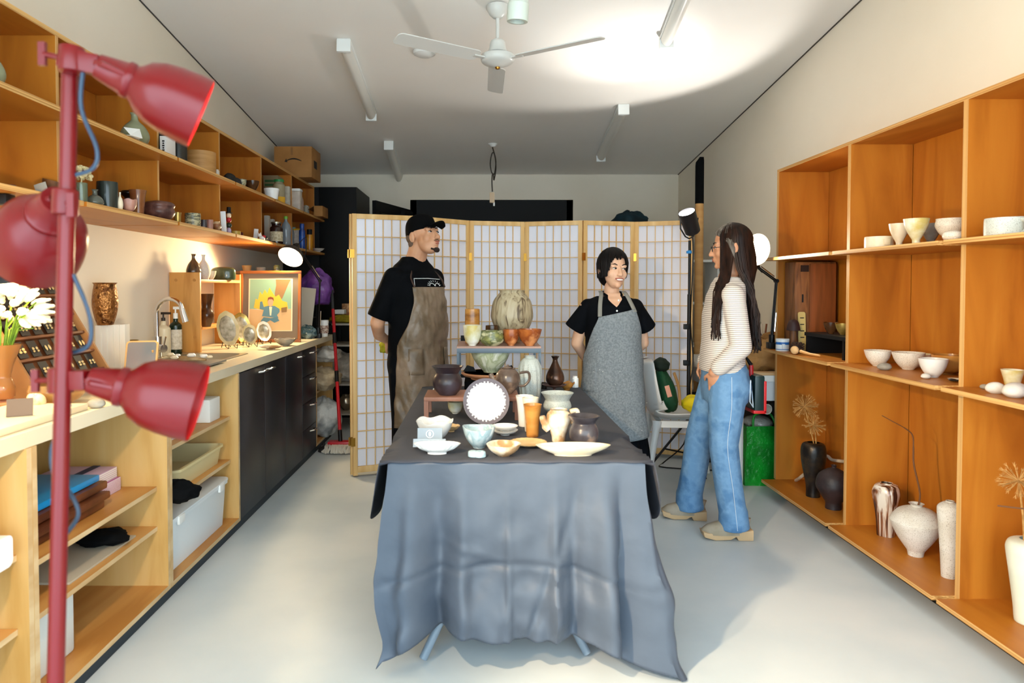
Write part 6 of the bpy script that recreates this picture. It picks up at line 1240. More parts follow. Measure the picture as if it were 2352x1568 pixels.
# ================================================================== people
SKIN = mat('warm skin', '#d39c78', '#c98f6a', rough=.5, scale=14, sss=.08)
SKIN2 = mat('light skin', '#e3b596', '#dcab8a', rough=.5, scale=14, sss=.08)
SKIN3 = mat('tan skin', '#cc9674', '#c08866', rough=.5, scale=14, sss=.08)
EYEW = mat('eye white', '#d9d2ca', rough=.3); IRIS = mat('dark iris', '#120b08', rough=.2); BROW = mat('dark brow', '#1a120e', rough=.8); LIP = mat('lips', '#a8584c', rough=.45)
def cap_chain(b, pts, n=14):
    """rounded tapered limb: pts = [((x,y,z), r), ...]"""
    for i, (p, r) in enumerate(pts):
        b.ell(p, (r, r, r), n=n, m=8)
        if i: b.tube([pts[i-1][0], p], [pts[i-1][1], r], n)
    return b
def fuse(b, name, m, parent, voxel=.006, it=6, fac=.5, keep=None):
    """join overlapping shapes into one continuous smooth skin"""
    me = bpy.data.meshes.new('tmp'); me.from_pydata([tuple(p) for p in b.v], [], b.f); o = bpy.data.objects.new('tmp', me); COL.objects.link(o)
    bm = bmesh.new(); bm.from_mesh(me); bmesh.ops.recalc_face_normals(bm, faces=bm.faces); bm.to_mesh(me); bm.free()
    r = o.modifiers.new('r', 'REMESH'); r.mode = 'VOXEL'; r.voxel_size = voxel
    s = o.modifiers.new('s', 'SMOOTH'); s.factor = fac; s.iterations = it
    bpy.context.view_layer.update(); dg = bpy.context.evaluated_depsgraph_get()
    me2 = bpy.data.meshes.new_from_object(o.evaluated_get(dg)); bpy.data.objects.remove(o); bpy.data.meshes.remove(me)
    me2.name = name; me2.materials.clear(); me2.materials.append(m); me2.polygons.foreach_set('use_smooth', [True]*len(me2.polygons))
    ob = bpy.data.objects.new(name, me2); COL.objects.link(ob); ob.parent = parent; return ob
class Loft:
    """stack of superellipse sections (z, cx, cy, a, b); angle 0 is the front (-y)"""
    def __init__(s, sec): s.sec = sorted(sec)
    def at(s, z):
        S = s.sec; z = max(S[0][0], min(S[-1][0], z))
        for i in range(len(S)-1):
            if z <= S[i+1][0]:
                f = (z-S[i][0])/(S[i+1][0]-S[i][0]); f = f*f*(3-2*f); return [S[i][k]+(S[i+1][k]-S[i][k])*f for k in range(1, 5)]
        return S[-1][1:]
    def pt(s, z, an, off=0., e=2.3):
        cx, cy, a, b = s.at(z); c, q = math.cos(an), math.sin(an)
        k = (abs(q)**e+abs(c)**e)**(-1/e); return Vector((cx+(a*k+off)*q, cy-(b*k+off)*c, z))
    def add(s, b, nz=26, n=40, off=0.):
        z0, z1 = s.sec[0][0], s.sec[-1][0]; v = []; f = []
        for j in range(nz+1):
            for i in range(n): v.append(s.pt(z0+(z1-z0)*j/nz, 2*PI*i/n, off))
        for j in range(nz):
            for i in range(n): a = j*n+i; c = j*n+(i+1) % n; f.append((a, c, c+n, a+n))
        f += [tuple(range(n))[::-1], tuple(nz*n+i for i in range(n))]; return b.add(v, f)
def head_shape(b, C, R, k=1., fem=False, nose=1., mouth=0.):
    def e(c, r, rot=None): b.ell(C+R @ (Vector(c)*k), [q*k for q in r], R if rot is None else R @ rot, n=22, m=14)
    e((0, .014, .036), (.075, .094, .086)); e((0, -.028, -.03), (.063, .062, .078)); e((0, -.036, -.078), (.046 if fem else .05, .046, .036)); e((0, -.072, -.098), (.02, .017, .016))
    for s in (-1, 1):
        e((s*.036, -.056, -.03), (.027, .026, .03)); e((s*.081, .018, -.006), (.011, .020, .032)); e((s*.034, -.070, .022), (.022, .014, .010)); e((s*.010, -.098, -.036), (.009, .009, .007))
        e((s*.031, -.072, .004), (.017, .013, .010))
    cap_chain(b, [(C+R @ (Vector((0, -.084, .010))*k), .009*k), (C+R @ (Vector((0, -.098-.006*nose, -.022))*k), .011*k), (C+R @ (Vector((0, -.104-.007*nose, -.034))*k), .012*k)])
    e((0, -.088, -.058), (.022, .010, .006)); e((0, -.086, -.069-mouth), (.019, .010, .007)); e((0, -.078, -.064), (.028, .014, .016))
def face_parts(parent, C, R, k=1., look=(0, 0), smile=False, brow=BROW, eyeh=.0045):
    T = lambda c: C+R @ (Vector(c)*k)
    for s in (-1, 1):
        MB().ell(T((s*.031, -.081, .003)), (.0135*k, .006*k, eyeh*k), R, n=14, m=8).build('eye_white', EYEW, parent, loc=(0, 0, 0))
        MB().ell(T((s*.031+look[0], -.085, .003+look[1])), (.0075*k, .004*k, .0046*k), R, n=12, m=8).build('iris', IRIS, parent, loc=(0, 0, 0))
        MB().tube([T((s*.017, -.083, .006)), T((s*.030, -.0855, .0095)), T((s*.045, -.079, .006))], .0018*k, 6).build('upper_eyelid', BROW, parent, loc=(0, 0, 0))
        MB().tube([T((s*.015, -.085, .024)), T((s*.032, -.085, .031)), T((s*.050, -.072, .026))], [.0022*k, .0036*k, .0015*k], 6).build('eyebrow', brow, parent, loc=(0, 0, 0))
    if smile:
        MB().ell(T((0, -.094, -.064)), (.022*k, .005*k, .0065*k), R).build('teeth', mat('teeth', '#efe9e0', rough=.3), parent, loc=(0, 0, 0))
        MB().tube([T((-.026, -.086, -.058)), T((-.012, -.097, -.056)), T((.012, -.097, -.056)), T((.026, -.086, -.058))], .003*k, 8).tube([T((-.026, -.086, -.058)), T((-.013, -.094, -.071)), T((.013, -.094, -.071)), T((.026, -.086, -.058))], .003*k, 8).build('lips', LIP, parent, loc=(0, 0, 0))
    else:
        MB().ell(T((0, -.0965, -.0575)), (.020*k, .004*k, .0035*k), R).ell(T((0, -.0945, -.0685)), (.017*k, .004*k, .004*k), R).build('lips', LIP, parent, loc=(0, 0, 0))
def hand(b, W, d, nrm, k=1., curl=.5, side=1):
    """palm from wrist W along d, palm facing nrm, thumb on the given side"""
    d = Vector(d).normalized(); nrm = (Vector(nrm)-d*Vector(nrm).dot(d)).normalized(); sx = d.cross(nrm)*side; R = Matrix((sx, d, nrm)).transposed()
    b.ell(Vector(W)+d*.045*k, (.038*k, .052*k, .016*k), R, n=16, m=10)
    for i, (o, L) in enumerate(((-.028, .062), (-.010, .076), (.010, .082), (.028, .074))):
        p = Vector(W)+d*.085*k+sx*o*k; q = [(p-d*.03*k, .0085*k)]; dd = d.copy()
        for j in range(3):
            dd = (dd*math.cos(curl*.55)+nrm*math.sin(curl*.55)).normalized(); p = p+dd*(L/3)*k; q.append((p, (.0082-.0008*j)*k))
        cap_chain(b, q, 8)
    p = Vector(W)+d*.02*k+sx*.03*k; dd = (d*.6+sx*.7+nrm*.35).normalized()
    cap_chain(b, [(p, .012*k), (p+dd*.035*k, .0105*k), (p+dd*.035*k+(d*.8+nrm*.4+sx*.2).normalized()*.03*k, .009*k)], 8)
def rotz(a): return Matrix.Rotation(a, 3, 'Z')
def strands(paths, r0, r1, n=6):
    b = MB()
    for P in paths:
        k = len(P); b.tube(P, [r0+(r1-r0)*i/(k-1) for i in range(k)], n)
    return b
def skull_strand(C, R, k, az, pend, rx=.083, ry=.102, rz=.098, drop=0., jit=0., c0=(0, .014, .032), p0=.08, steps=9):
    P = []
    for i in range(steps):
        p = p0+(pend-p0)*i/(steps-1); q = min(p, PI/2*1.02); s = math.sin(q)
        z = rz*math.cos(p) if p < PI/2 else -rz*(p-PI/2)*.95
        sh = 1-.10*max(0, p-PI/2)
        P.append(C+R @ (Vector((c0[0]+rx*s*math.sin(az+jit*i/steps)*sh, c0[1]-ry*s*math.cos(az+jit*i/steps)*sh, c0[2]+z))*k))
    return P
def shoe(parent, P, yaw, L=.265, W_=.09, up=None, sole=None, heel=.04, name='shoe'):
    T = Matrix.Translation(P) @ Matrix.Rotation(yaw, 4, 'Z'); b = MB(); n = 20
    out = [(-.30, .36), (-.5, .42), (-.46, .38), (-.2, .34), (.1, .42), (.32, .5), (.46, .36), (.5, 0)]
    def ring(z, sc, y0=0, wsc=1.):
        pts = []
        for i in range(n):
            t = 2*PI*i/n; y = math.cos(t); x = math.sin(t); pts.append(T @ Vector((x*W_*.5*wsc*(1+.12*y), -y*L*.5*sc+y0, z)))
        return pts
    # sole: front -y, heel +y
    s_ = MB().prism([(L*.5, 0), (L*.5, heel+.012), (-L*.1, heel*.55+.012), (-L*.4, heel*.5+.016), (-L*.5, heel*.75+.012), (-L*.47, heel*.35), (-L*.25, 0), (L*.05, .004), (L*.16, heel*.45), (L*.2, 0)], -W_*.42, W_*.42, 'x', T=T).build(name+'_sole', sole, parent, loc=(0, 0, 0), bevel=.006)
    secs = [(heel*.55, 1.0, 0, 1.), (heel*.6+.02, 1.0, 0, 1.), (heel*.6+.042, .86, .01, .9), (heel*.6+.062, .62, .045, .74), (heel*.6+.08, .42, .075, .6)]
    v = []; f = []
    for z, sc, y0, w_ in secs: v += ring(z+.004, sc, y0, w_)
    for j in range(len(secs)-1):
        for i in range(n): a = j*n+i; c = j*n+(i+1) % n; f.append((a, c, c+n, a+n))
    f.append(tuple((len(secs)-1)*n+i for i in range(n))); f.append(tuple(range(n))[::-1])
    return MB().add(v, f).build(name+'_upper', up, parent, loc=(0, 0, 0), smooth=60)
SHIRTK = mat('black jersey', '#050608', '#08090c', rough=.9, spec=.12, scale=10, bump=.35, bscale=9)
TROUK = mat('black trousers', '#05070c', '#090b10', rough=.9, spec=.12, scale=8, bump=.35, bscale=8)
# ---------------------------------------------------------------- man in the cap
MY = 4.42; ms = MY/F; man = thing('person', 'man in a black cap and brown apron holding his hands behind his back', 'person', ((955-PX)*ms, MY, 0), math.radians(48))
tor = Loft([(.80, 0, .01, .175, .13), (.95, 0, .0, .18, .142), (1.08, 0, -.012, .183, .15), (1.22, 0, -.008, .19, .14), (1.34, 0, .0, .205, .128), (1.42, 0, .012, .195, .108), (1.475, 0, .022, .135, .09), (1.52, 0, .02, .088, .074), (1.54, 0, .015, .07, .064)])
C = Vector((.0, -.075, 1.668)); R = rotz(math.radians(4)) @ Matrix.Rotation(math.radians(-13), 3, 'X')
b = MB(); head_shape(b, C, R, 1.09, mouth=.006)
cap_chain(b, [((0, .02, 1.44), .072), ((0, -.004, 1.53), .066), (C+Vector((0, .03, -.04)), .062)])
tor.add(b, off=-.012)
SHo = {}
for s in (-1, 1):
    cap_chain(b, [((s*.185, .012, 1.40), .055), ((s*.245, .09, 1.12), .046), ((s*.15, .19, 1.035), .038), ((s*.075, .215, 1.0), .029)])
    hand(b, (s*.075, .215, 1.0), (-s*.8, .1, -.55), (0, .6, -.3), .98, 1.0, s)
    cap_chain(b, [((s*.09, .01, .82), .09), ((s*.095, .0, .48), .062), ((s*.1, .02, .1), .045)])
body = fuse(b, 'body', SKIN, man, .0055, 5)
face_parts(body, C, R, 1.09, look=(.003, .001))
b = MB(); tor.add(b, off=.008)
for s in (-1, 1): cap_chain(b, [((s*.172, .012, 1.40), .072), ((s*.205, .04, 1.30), .070)]); b.tube([(s*.190, .025, 1.35), (s*.243, .085, 1.15)], [.068, .074], 20)
fuse(b, 't_shirt', SHIRTK, man, .008, 6)
b = MB(); Loft([(.74, 0, .01, .175, .135), (.85, 0, .012, .188, .148), (.96, 0, .0, .186, .146)]).add(b)
for s in (-1, 1): cap_chain(b, [((s*.092, .012, .80), .102), ((s*.098, .002, .48), .083), ((s*.102, .022, .07), .07)])
fuse(b, 'trousers', TROUK, man, .009, 5)
BSHOE = mat('black shoe', '#0c0c0e', rough=.5)
for s in (-1, 1): shoe(man, (s*.102, -.03, .001), s*.15, up=BSHOE, sole=BSHOE, heel=.02)
# cap
T4 = Matrix.Translation(C) @ R.to_4x4()
cp = MB(); P = cat([(.0, .145), (.05, .138), (.082, .112), (.094, .075), (.096, .04), (.09, .02)], 4)
cp.lathe(P[::-1], n=36, fn=lambda x, y, z, t: (x*.93, y*1.13+.016, z+(-.055*(y+.0)/.1 if y > 0 else .012)*(1-z/.15)), T=T4)
capo = cp.build('cap', mat('black cap cotton', '#050506', rough=.9, spec=.12), man, loc=(0, 0, 0), smooth=70)
MB().grid(lambda u_, v_: T4 @ Vector(((u_-.5)*.165*(1-.16*v_*v_), -.088-.085*v_*math.cos((u_-.5)*2.0), .048+.004*v_-.020*(2*u_-1)**2)), 16, 8).build('visor', mat('black cap cotton', '#0a0a0c'), capo, loc=(0, 0, 0), solid=.004, smooth=70)
# stubble and short hair
BRD = mat('short beard', '#2a1a12', rough=.9)
MB().ell(C+R @ Vector((0, -.088, -.112)), (.025, .014, .017), R).tube([C+R @ Vector((-.036, -.074, -.100)), C+R @ Vector((0, -.095, -.116)), C+R @ Vector((.036, -.074, -.100))], .006, 8).tube([C+R @ Vector((-.024, -.101, -.054)), C+R @ Vector((0, -.112, -.052)), C+R @ Vector((.024, -.101, -.054))], .0022, 6).build('goatee', BRD, man, loc=(0, 0, 0))
MB().ell(C+R @ Vector((0, .042, .012)), (.0845, .083, .052), R).ell(C+R @ Vector((0, .066, -.03)), (.066, .048, .05), R).build('cropped_hair', mat('cropped hair', '#7a6250', '#5c483a', rough=.9, scale=200), man, loc=(0, 0, 0))
# apron
APB = mat('brown waxed canvas', '#8a7460', '#66543f', c3='#7f6b56', rough=.42, scale=6, bump=.55, bscale=11)
apl = Loft([(.46, 0, -.01, .215, .19), (.75, 0, -.005, .205, .178), (.95, 0, -.002, .196, .160), (1.10, 0, -.012, .198, .166), (1.22, 0, -.008, .204, .156), (1.36, 0, .0, .214, .142)])
def apm(u_, v_):
    z = 1.345-(1.345-.47)*v_; ha = (math.radians(38) if z > 1.30 else math.radians(38+38*min(1, ((1.30-z)/.32))**1.6)) if z > .98 else math.radians(76+4*min(1, (.98-z)/.4))
    an = (u_-.5)*2*ha; w_ = .006*math.sin(an*7+z*9)*(1 if z < 1 else .4)+.012*abs(NZ.noise(Vector((an*3, z*9, 2.))))+.006*NZ.noise(Vector((an*9, z*22, 5.))); return apl.pt(z, an, .006+w_)
ap = MB(); ap.grid(apm, 48, 60); apo = ap.build('apron', APB, man, loc=(0, 0, 0), smooth=70, solid=.003)
for s in (-1, 1):
    P_ = [apl.pt(1.345, s*math.radians(34), .012), tor.pt(1.40, s*math.radians(36), .018), Vector((s*.085, -.05, 1.463)), Vector((s*.065, .045, 1.495)), Vector((0, .085, 1.485))]
    MB().tube(cat(P_, 5), .006, 6).build('strap', mat('brown leather strap', '#3a241a', rough=.5), apo, loc=(0, 0, 0))
    MB().grid(lambda u_, v_: apl.pt(.80+.16*v_, s*math.radians(25+26*u_), .016), 6, 6).build('pocket', APB, apo, loc=(0, 0, 0), solid=.002, smooth=70)
WL = mat('white print line', '#e6e6e4', rough=.6); pr_ = MB()
fl_ = [(1.375, -34), (1.398, -30), (1.40, 0), (1.395, 32)]; pr_.tube([apl.pt(1.345, math.radians(-33), .0)]+[tor.pt(z, math.radians(a), .0135) for z, a in fl_[1:]], .0022, 6)
for k in range(2):
    c0 = -2+k*13; pr_.tube([tor.pt(1.352+.017*math.sin(PI*j/6), math.radians(c0+6*math.cos(PI*j/6)+6), .014) for j in range(7)], .002, 6)
for j in range(9): a = PI*(j+.5)/9; pr_.tube([tor.pt(1.352+.027*math.sin(a), math.radians(10+13*math.cos(a)), .014), tor.pt(1.352+.036*math.sin(a), math.radians(10+17*math.cos(a)), .014)], .0015, 5)
pr_.build('chest_print', WL, man, loc=(0, 0, 0))
MWm = man.matrix_world if 0 else None
rm = Matrix.Rotation(math.radians(48), 3, 'Z'); hw = Vector(man.location)+rm @ Vector((-.03, .262, .955))
b_, zm = lump((0, 0, 0), (.04, .03, .06), 81, amp=.3); tag(b_.build('yellow_cloth', mat('lime cloth', '#b8b01c', '#8f8a12', rough=.8, scale=20, bump=.5), loc=hw, smooth=80), 'lime yellow cloth held behind the capped man', 'cloth')
# ---------------------------------------------------------------- woman with the bob
WY = 4.33; ws = WY/F; wom = thing('person', 'woman with a black bob and grey apron standing between screen and table', 'person', ((1406-PX)*ws, WY, 0), math.radians(3))
tor = Loft([(.80, 0, .005, .165, .12), (.94, 0, 0, .158, .115), (1.06, 0, -.004, .158, .118), (1.15, 0, -.004, .166, .118), (1.22, 0, .004, .17, .105), (1.262, 0, .014, .14, .085), (1.295, 0, .018, .075, .062), (1.315, 0, .018, .055, .05)])
C = Vector((.0, -.022, 1.452)); R = rotz(math.radians(13)) @ Matrix.Rotation(math.radians(-2), 3, 'X') @ Matrix.Rotation(math.radians(3), 3, 'Y')
b = MB(); head_shape(b, C, R, 1.02, True, nose=.0)
cap_chain(b, [((0, .018, 1.27), .05), ((0, .008, 1.36), .046), (C+Vector((0, .03, -.04)), .045)]); tor.add(b, off=-.01)
for s in (-1, 1):
    cap_chain(b, [((s*.165, .01, 1.215), .043), ((s*.215, .05, .985), .038), ((s*.14, .15, .885), .031), ((s*.06, .175, .855), .024)]); hand(b, (s*.06, .175, .855), (-s, .1, -.35), (0, .6, -.3), .88, .9, s)
    cap_chain(b, [((s*.08, .0, .78), .08), ((s*.085, 0, .42), .055), ((s*.085, .01, .09), .038)])
body = fuse(b, 'body', SKIN2, wom, .005, 5); face_parts(body, C, R, 1.02, look=(.004, .0), smile=True, eyeh=.004)
b = MB(); Loft(tor.sec[:-2]+[(1.288, 0, .016, .085, .066)]).add(b, off=.01); NAVY = mat('black cotton shirt', '#06080c', '#0a0c11', rough=.9, spec=.12, scale=9, bump=.3, bscale=10)
for s in (-1, 1): cap_chain(b, [((s*.148, .012, 1.215), .058), ((s*.172, .02, 1.17), .056)]); b.tube([(s*.155, .015, 1.21), (s*.232, .045, 1.075)], [.052, .070], 20)
sh = fuse(b, 'shirt', NAVY, wom, .007, 5)
MB().grid(lambda u_, v_: Vector(((.060+.014*v_)*math.sin(.55+u_*5.18), .012-(.056+.018*v_)*math.cos(.55+u_*5.18), 1.285+.036*(1-v_)-.03*(abs(u_-.5)*2)**4)), 30, 5).build('collar', NAVY, sh, loc=(0, 0, 0), solid=.004, smooth=70)
MB().grid(lambda u_, v_: tor.pt(1.306-.085*v_, (u_-.5)*1.05*(1-v_), .0125), 12, 12).build('neck_opening', SKIN2, sh, loc=(0, 0, 0), smooth=70)
for z in (1.262, 1.198): MB().ell(tor.pt(z, .12 if z > 1.25 else .0, .018), (.006, .003, .006)).build('button', WHITE, sh, loc=(0, 0, 0))
SK = MB(); skl = Loft([(.235, 0, .01, .235, .19), (.5, 0, .005, .205, .165), (.8, 0, .0, .178, .135), (.96, 0, 0, .165, .125)])
SK.grid(lambda u_, v_: skl.pt(.235+.725*v_, u_*2*PI, .012*math.sin(u_*2*PI*15)*(1-v_)), 120, 20, closeu=True); SK.build('skirt', mat('black pleated skirt', '#06090f', rough=.9, spec=.15), wom, loc=(0, 0, 0), smooth=70, solid=.003)
for s in (-1, 1): shoe(wom, (s*.09, -.03, .001), s*.15, L=.235, W_=.085, up=BSHOE, sole=BSHOE, heel=.02)
GAP = mat('grey marl apron', '#868c90', '#6e757a', rough=.85, scale=90, bump=.3, bscale=7, spk='#9a9ea0', spkscale=400, detail=3)
apl = Loft([(.36, 0, -.005, .225, .20), (.6, 0, 0, .205, .180), (.85, 0, 0, .186, .152), (1.0, 0, -.004, .172, .142), (1.1, 0, -.006, .178, .142), (1.25, 0, 0, .185, .135)])
def apw(u_, v_):
    top_ = 1.185+.05*(u_-.5); bot_ = .395+.03*(u_-.5)*2; z = top_-(top_-bot_)*v_; k = min(1, v_/.30); ha = math.radians(36+44*k**1.1)
    an = (u_-.5)*2*ha; return apl.pt(z, an, .006+.007*math.sin(an*6+z*6)*v_+.012*abs(NZ.noise(Vector((an*2.2, z*5, 2.))))*v_)
ap = MB(); ap.grid(apw, 48, 60); apo = ap.build('apron', GAP, wom, loc=(0, 0, 0), smooth=70, solid=.003)
for s in (-1, 1):
    MB().grid(lambda u_, v_: [a_+(x_-.5)*0 for a_, x_ in zip(Vector(cat([tuple(apl.pt(1.178+.025*s*.6, s*math.radians(33), .012)), tuple(tor.pt(1.235, s*math.radians(32), .02)), (s*.078, -.035, 1.303), (s*.068, .03, 1.318), (s*.03, .075, 1.30)], 4)[int(round(v_*16))])+Vector(((u_-.5)*.026, 0, 0)), (0, 0, 0))], 2, 16).build('strap', mat('grey strap', '#8a8880', rough=.85), apo, loc=(0, 0, 0), solid=.003, smooth=70)
MB().grid(lambda u_, v_: apl.pt(.70+.18*v_, math.radians(-72+34*u_), .013), 8, 8).build('pocket', GAP, apo, loc=(0, 0, 0), solid=.002, smooth=70)
sp_l = MB(); rr_ = random.Random(9)
for k in range(26): sp_l.ell(apl.pt(rr_.uniform(.45, 1.1), math.radians(rr_.uniform(-45, 60)), .0155), (rr_.uniform(.001, .0035), .001, rr_.uniform(.001, .004)), n=6, m=4)
o = sp_l.build('clay_splashes', mat('dried clay splash', '#c9cbc8', rough=.9), apo, loc=(0, 0, 0)); o['kind'] = 'stuff'
HAIRB = mat('black hair', '#060405', '#120c0a', rough=.55, spec=.18, scale=60, st=(1, 1, .2)); paths = []
rr_ = random.Random(3)
for lay in range(2):
    for k in range(84):
        az = -PI+2*PI*k/84+rr_.uniform(-.04, .04); f_ = abs(az)
        pe = 1.22+.10*math.sin(k*1.7)-.1*(az > 0) if f_ < .62 else (2.36 if f_ > 1.0 else 1.22+(f_-.62)/.38*1.14)
        if lay and f_ < .9: pe -= .12
        paths.append(skull_strand(C, R, 1.02, az, pe+rr_.uniform(-.06, .06), rx=.088-.004*lay+rr_.uniform(-.002, .003), ry=.106-.004*lay, rz=.104-.003*lay, jit=.12))
hr = strands(paths, .010, .0055); hr.ell(C+R @ Vector((0, .026, .038)), (.082, .094, .09), R); hr.ell(C+R @ Vector((0, .058, -.03)), (.072, .06, .075), R)
hr.build('hair', HAIRB, wom, loc=(0, 0, 0), smooth=60)
# ---------------------------------------------------------------- visitor with long hair
VY = 3.77; s_v = VY/F; VT = math.radians(-96); vis = thing('person', 'long-haired visitor in a striped top and blue jeans facing the others', 'person', ((1657-PX)*s_v, VY, 0), VT)
tor = Loft([(.82, 0, .02, .165, .105), (.93, 0, .016, .16, .098), (1.06, 0, .008, .155, .094), (1.18, 0, .01, .165, .098), (1.28, 0, .02, .172, .092), (1.35, 0, .032, .15, .080), (1.395, 0, .035, .08, .062), (1.42, 0, .03, .055, .052)])
C = Vector((.0, .045, 1.562)); R = rotz(math.radians(-9)) @ Matrix.Rotation(math.radians(3), 3, 'X')
b = MB(); head_shape(b, C, R, 1.0, True, nose=.1)
cap_chain(b, [((0, .04, 1.37), .052), ((0, .05, 1.46), .048), (C+Vector((0, .03, -.04)), .047)]); tor.add(b, off=-.01)
# her left arm (towards the camera) ends in the front pocket
LA = [((.175, .02, 1.305), .046), ((.205, .052, 1.03), .041), ((.178, -.025, .94), .034), ((.145, -.072, .89), .027)]
cap_chain(b, LA); hand(b, (.145, -.072, .89), (-.25, .08, -.95), (-.8, .5, 0), .9, .25, -1)
cap_chain(b, [((-.175, .02, 1.305), .046), ((-.205, .052, 1.03), .041), ((-.178, -.025, .94), .034), ((-.145, -.072, .89), .027)]); hand(b, (-.145, -.072, .89), (.25, .08, -.95), (.8, .5, 0), .9, .25, 1)
LEGS = {1: [((.085, .02, .84), .10), ((.115, -.01, .50), .066), ((.15, .035, .08), .045)], -1: [((-.085, .02, .84), .10), ((-.12, -.085, .50), .066), ((-.155, -.135, .08), .045)]}
for s in (-1, 1): cap_chain(b, LEGS[s])
body = fuse(b, 'body', SKIN3, vis, .0055, 5); face_parts(body, C, R, 1.0, brow=mat('grey brow', '#3a302a', rough=.8))
STR = mat('striped jersey', '#e2dad0', '#6f5c58', rough=.85, scale=31, kind='wave', lo=.80, hi=.92, bump=.0)
b = MB(); tl = Loft([(.885, 0, .006, .178, .116), (.96, 0, .006, .176, .113), (1.06, 0, .006, .168, .105), (1.18, 0, .008, .174, .105), (1.28, 0, .02, .18, .098), (1.35, 0, .032, .158, .086), (1.40, 0, .036, .085, .068)]); tl.add(b)
for s in (-1, 1): cap_chain(b, [((s*.162, .02, 1.30), .062), ((s*.212, .052, 1.03), .055), ((s*.192, -.015, .958), .048), ((s*.168, -.048, .92), .045)])
fuse(b, 'striped_top', STR, vis, .007, 4)
DEN = mat('blue denim', '#5d86ae', '#507aa4', c3='#6b93b9', rough=.85, scale=11, bump=.5, bscale=12, detail=6)
b = MB(); Loft([(.72, 0, .022, .172, .116), (.80, 0, .028, .182, .128), (.88, 0, .02, .175, .118), (.945, 0, .014, .166, .104)]).add(b)
for s in (-1, 1):
    L_ = LEGS[s]; cap_chain(b, [(L_[0][0], .106), ((Vector(L_[0][0])+Vector(L_[1][0]))/2, .094), (L_[1][0], .078), ((Vector(L_[1][0])+Vector(L_[2][0]))/2, .074), ((L_[2][0][0], L_[2][0][1], .13), .073)])
    b.tube([(L_[2][0][0], L_[2][0][1], .16), (L_[2][0][0], L_[2][0][1]+.005, .055)], [.074, .081], 20)
jn = fuse(b, 'jeans', DEN, vis, .008, 5)
STI = mat('pale stitching', '#b9cbdc', rough=.8)
MB().tube(cat([(.186, .012, .87), (.196, .01, .70), (.194, -.008, .50), (.212, .018, .28), (.231, .038, .07)], 5), .0018, 5).build('side_seam', STI, jn, loc=(0, 0, 0))
pk = [(.135, .118, .845), (.055, .142, .84), (.06, .150, .74), (.105, .142, .70), (.15, .112, .735), (.135, .118, .845)]; MB().tube([(x, y+.004, z) for x, y, z in pk], .003, 5).build('back_pocket_stitch', STI, jn, loc=(0, 0, 0))
MB().grid(lambda u_, v_: Vector((.17*math.sin((u_-.5)*2.4+.2), .012+.110*math.cos((u_-.5)*2.4+.2), .915+.035*v_)), 20, 2).build('belt', mat('dark red belt', '#4a1416', rough=.5), jn, loc=(0, 0, 0), solid=.004, smooth=70)
CLU = mat('beige leather clog', '#a89a88', '#97886f', rough=.55, scale=12); CLS = mat('pale wood sole', '#c6a57c', rough=.6)
shoe(vis, (.15, .0, .001), math.radians(4), L=.265, W_=.095, up=CLU, sole=CLS, heel=.045, name='clog'); shoe(vis, (-.155, -.165, .001), math.radians(-4), L=.25, W_=.095, up=CLU, sole=CLS, heel=.045, name='clog')
for x, y in ((.15, .04), (-.155, -.13)): MB().cyl((x, y, .06), (x, y, .16), .044, .048).build('sock', mat('grey sock', '#c3c8c6', rough=.9), vis, loc=(0, 0, 0))
# glasses
GLF = mat('dark glasses frame', '#2a2422', rough=.3); g = MB(); T = lambda c: C+R @ Vector(c)
for s in (-1, 1):
    g.tube([T((s*.032+.021*math.cos(t), -.096, -.002+.017*math.sin(t))) for t in [2*PI*k/16 for k in range(16)]], .0018, 6, closed=True); g.tube([T((s*.053, -.094, .002)), T((s*.074, -.05, .004)), T((s*.079, .01, .004))], .0018, 6)
g.tube([T((-.011, -.099, .0)), T((.011, -.099, .0))], .0018, 6).build('glasses', GLF, vis, loc=(0, 0, 0))
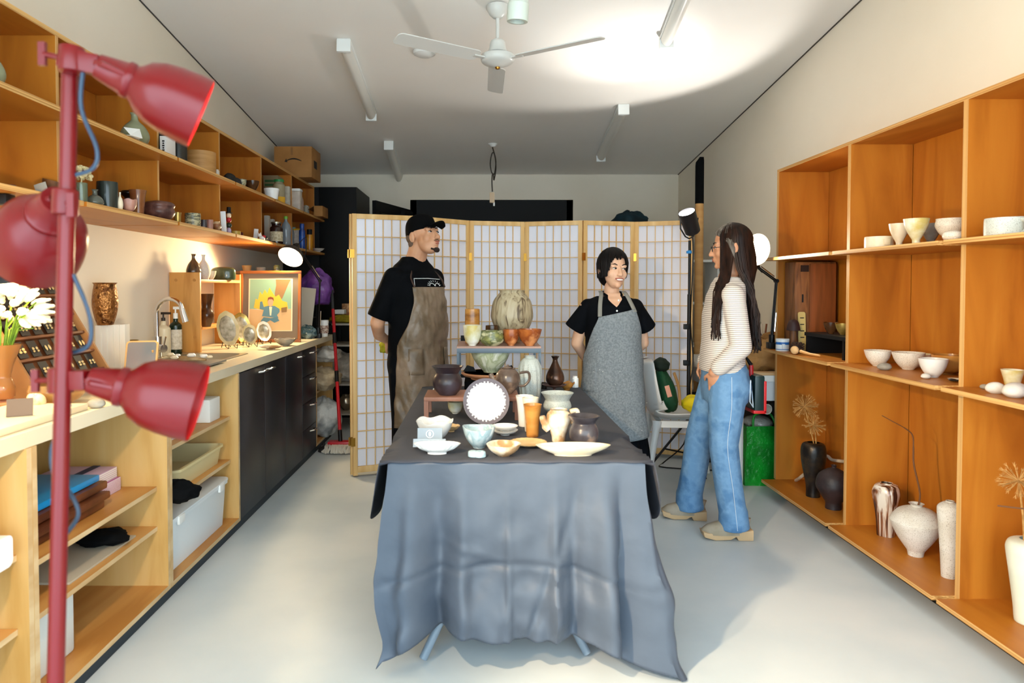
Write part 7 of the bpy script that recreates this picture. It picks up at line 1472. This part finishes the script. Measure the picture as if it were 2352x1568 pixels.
# hair
HD = mat('dark brown long hair', '#150c08', '#2a1810', rough=.5, spec=.2, scale=50, st=(1, 1, .12)); HG = mat('grey streaked hair', '#4d453e', '#7e776f', rough=.6, spec=.2, scale=60, st=(1, 1, .2)); pd, pg = [], []
rr_ = random.Random(6)
for k in range(250):
    az = rr_.uniform(.85, 2*PI-.85); f_ = min(az, 2*PI-az); P = skull_strand(C, R, 1.0, az, PI/2+.15, rx=.082+rr_.uniform(-.003, .004), ry=.104, rz=.098, p0=.05, steps=7)
    e_ = P[-1]; sd = 1 if az < PI else -1; front = f_ < 1.5 and sd > 0
    # az grows towards +x (camera side); hair falls over chest or back
    if front: tgt_ = [Vector((sd*.092, e_.y-.01, 1.44)), Vector((sd*.128, -.035+rr_.uniform(-.025, .04), 1.365)), Vector((sd*.178, -.062+rr_.uniform(-.025, .03), 1.26)), Vector((sd*.182, -.075+rr_.uniform(-.025, .03), 1.12+rr_.uniform(-.06, .06)))]
    else: q_ = e_.x; tgt_ = [Vector((q_*1.05, e_.y+.02, 1.44)), Vector((q_*1.3, .125+rr_.uniform(-.02, .02), 1.33)), Vector((q_*1.45, .145+rr_.uniform(-.02, .025), 1.2)), Vector((q_*1.35, .155+rr_.uniform(-.03, .03), 1.05+rr_.uniform(-.06, .08)))]
    Pf = cat([tuple(x) for x in P+tgt_], 2); pd.append(Pf)
    if f_ < 1.5 and k % 2: pg.append([Vector(x)+Vector((0, -.003, .004)) for x in Pf[:9]])
for k in range(70):
    az = rr_.uniform(-.95, .95); P = skull_strand(C, R, 1.0, az, 1.0+abs(az)*.25+rr_.uniform(-.08, .06), rx=.082, ry=.101, rz=.099, p0=.05, steps=6); sd = 1 if az > 0 else -1
    e_ = P[-1]; P += [Vector((sd*.083, C.y-.035+rr_.uniform(0, .03), e_.z-.04)), Vector((sd*.09, C.y+.0, e_.z-.12))]; pg.append(cat([tuple(x) for x in P], 2))
hr = strands(pd, .0085, .003, 5); hr.ell(C+R @ Vector((0, .026, .036)), (.077, .093, .088), R); hr.build('hair', HD, vis, loc=(0, 0, 0), smooth=60)
strands(pg, .005, .002, 5).build('grey_hair', HG, vis, loc=(0, 0, 0), smooth=60)
# shoulder bag
bg_ = onY(1730, 940, VY+.02); t = thing('shoulder_bag', 'red and dark green shoulder bag hanging behind the visitor', 'bag', (bg_.x, VY+.02, bg_.z))
MB().box(-.028, .028, -.09, .09, 0, .20).build('bag_body', mat('dark green leather', '#10292a', rough=.35), t, loc=(0, 0, 0), bevel=.012); MB().box(.022, .036, -.092, .092, -.004, .17).box(-.034, .036, -.092, .092, -.008, .01).build('red_panel', mat('red leather', '#b3181c', rough=.4), t, loc=(0, 0, 0), bevel=.004)
st0 = onY(1712, 818, VY+.02)-Vector((bg_.x, VY+.02, bg_.z)); MB().tube([(-.02, -.02, .19), (-.022, -.02, .25)], .012, 8).build('red_tab', mat('red leather', '#b3181c'), t, loc=(0, 0, 0)); MB().tube([(-.022, -.02, .25), tuple(st0)], [.012, .006], 8).build('strap', BLACK, t, loc=(0, 0, 0))
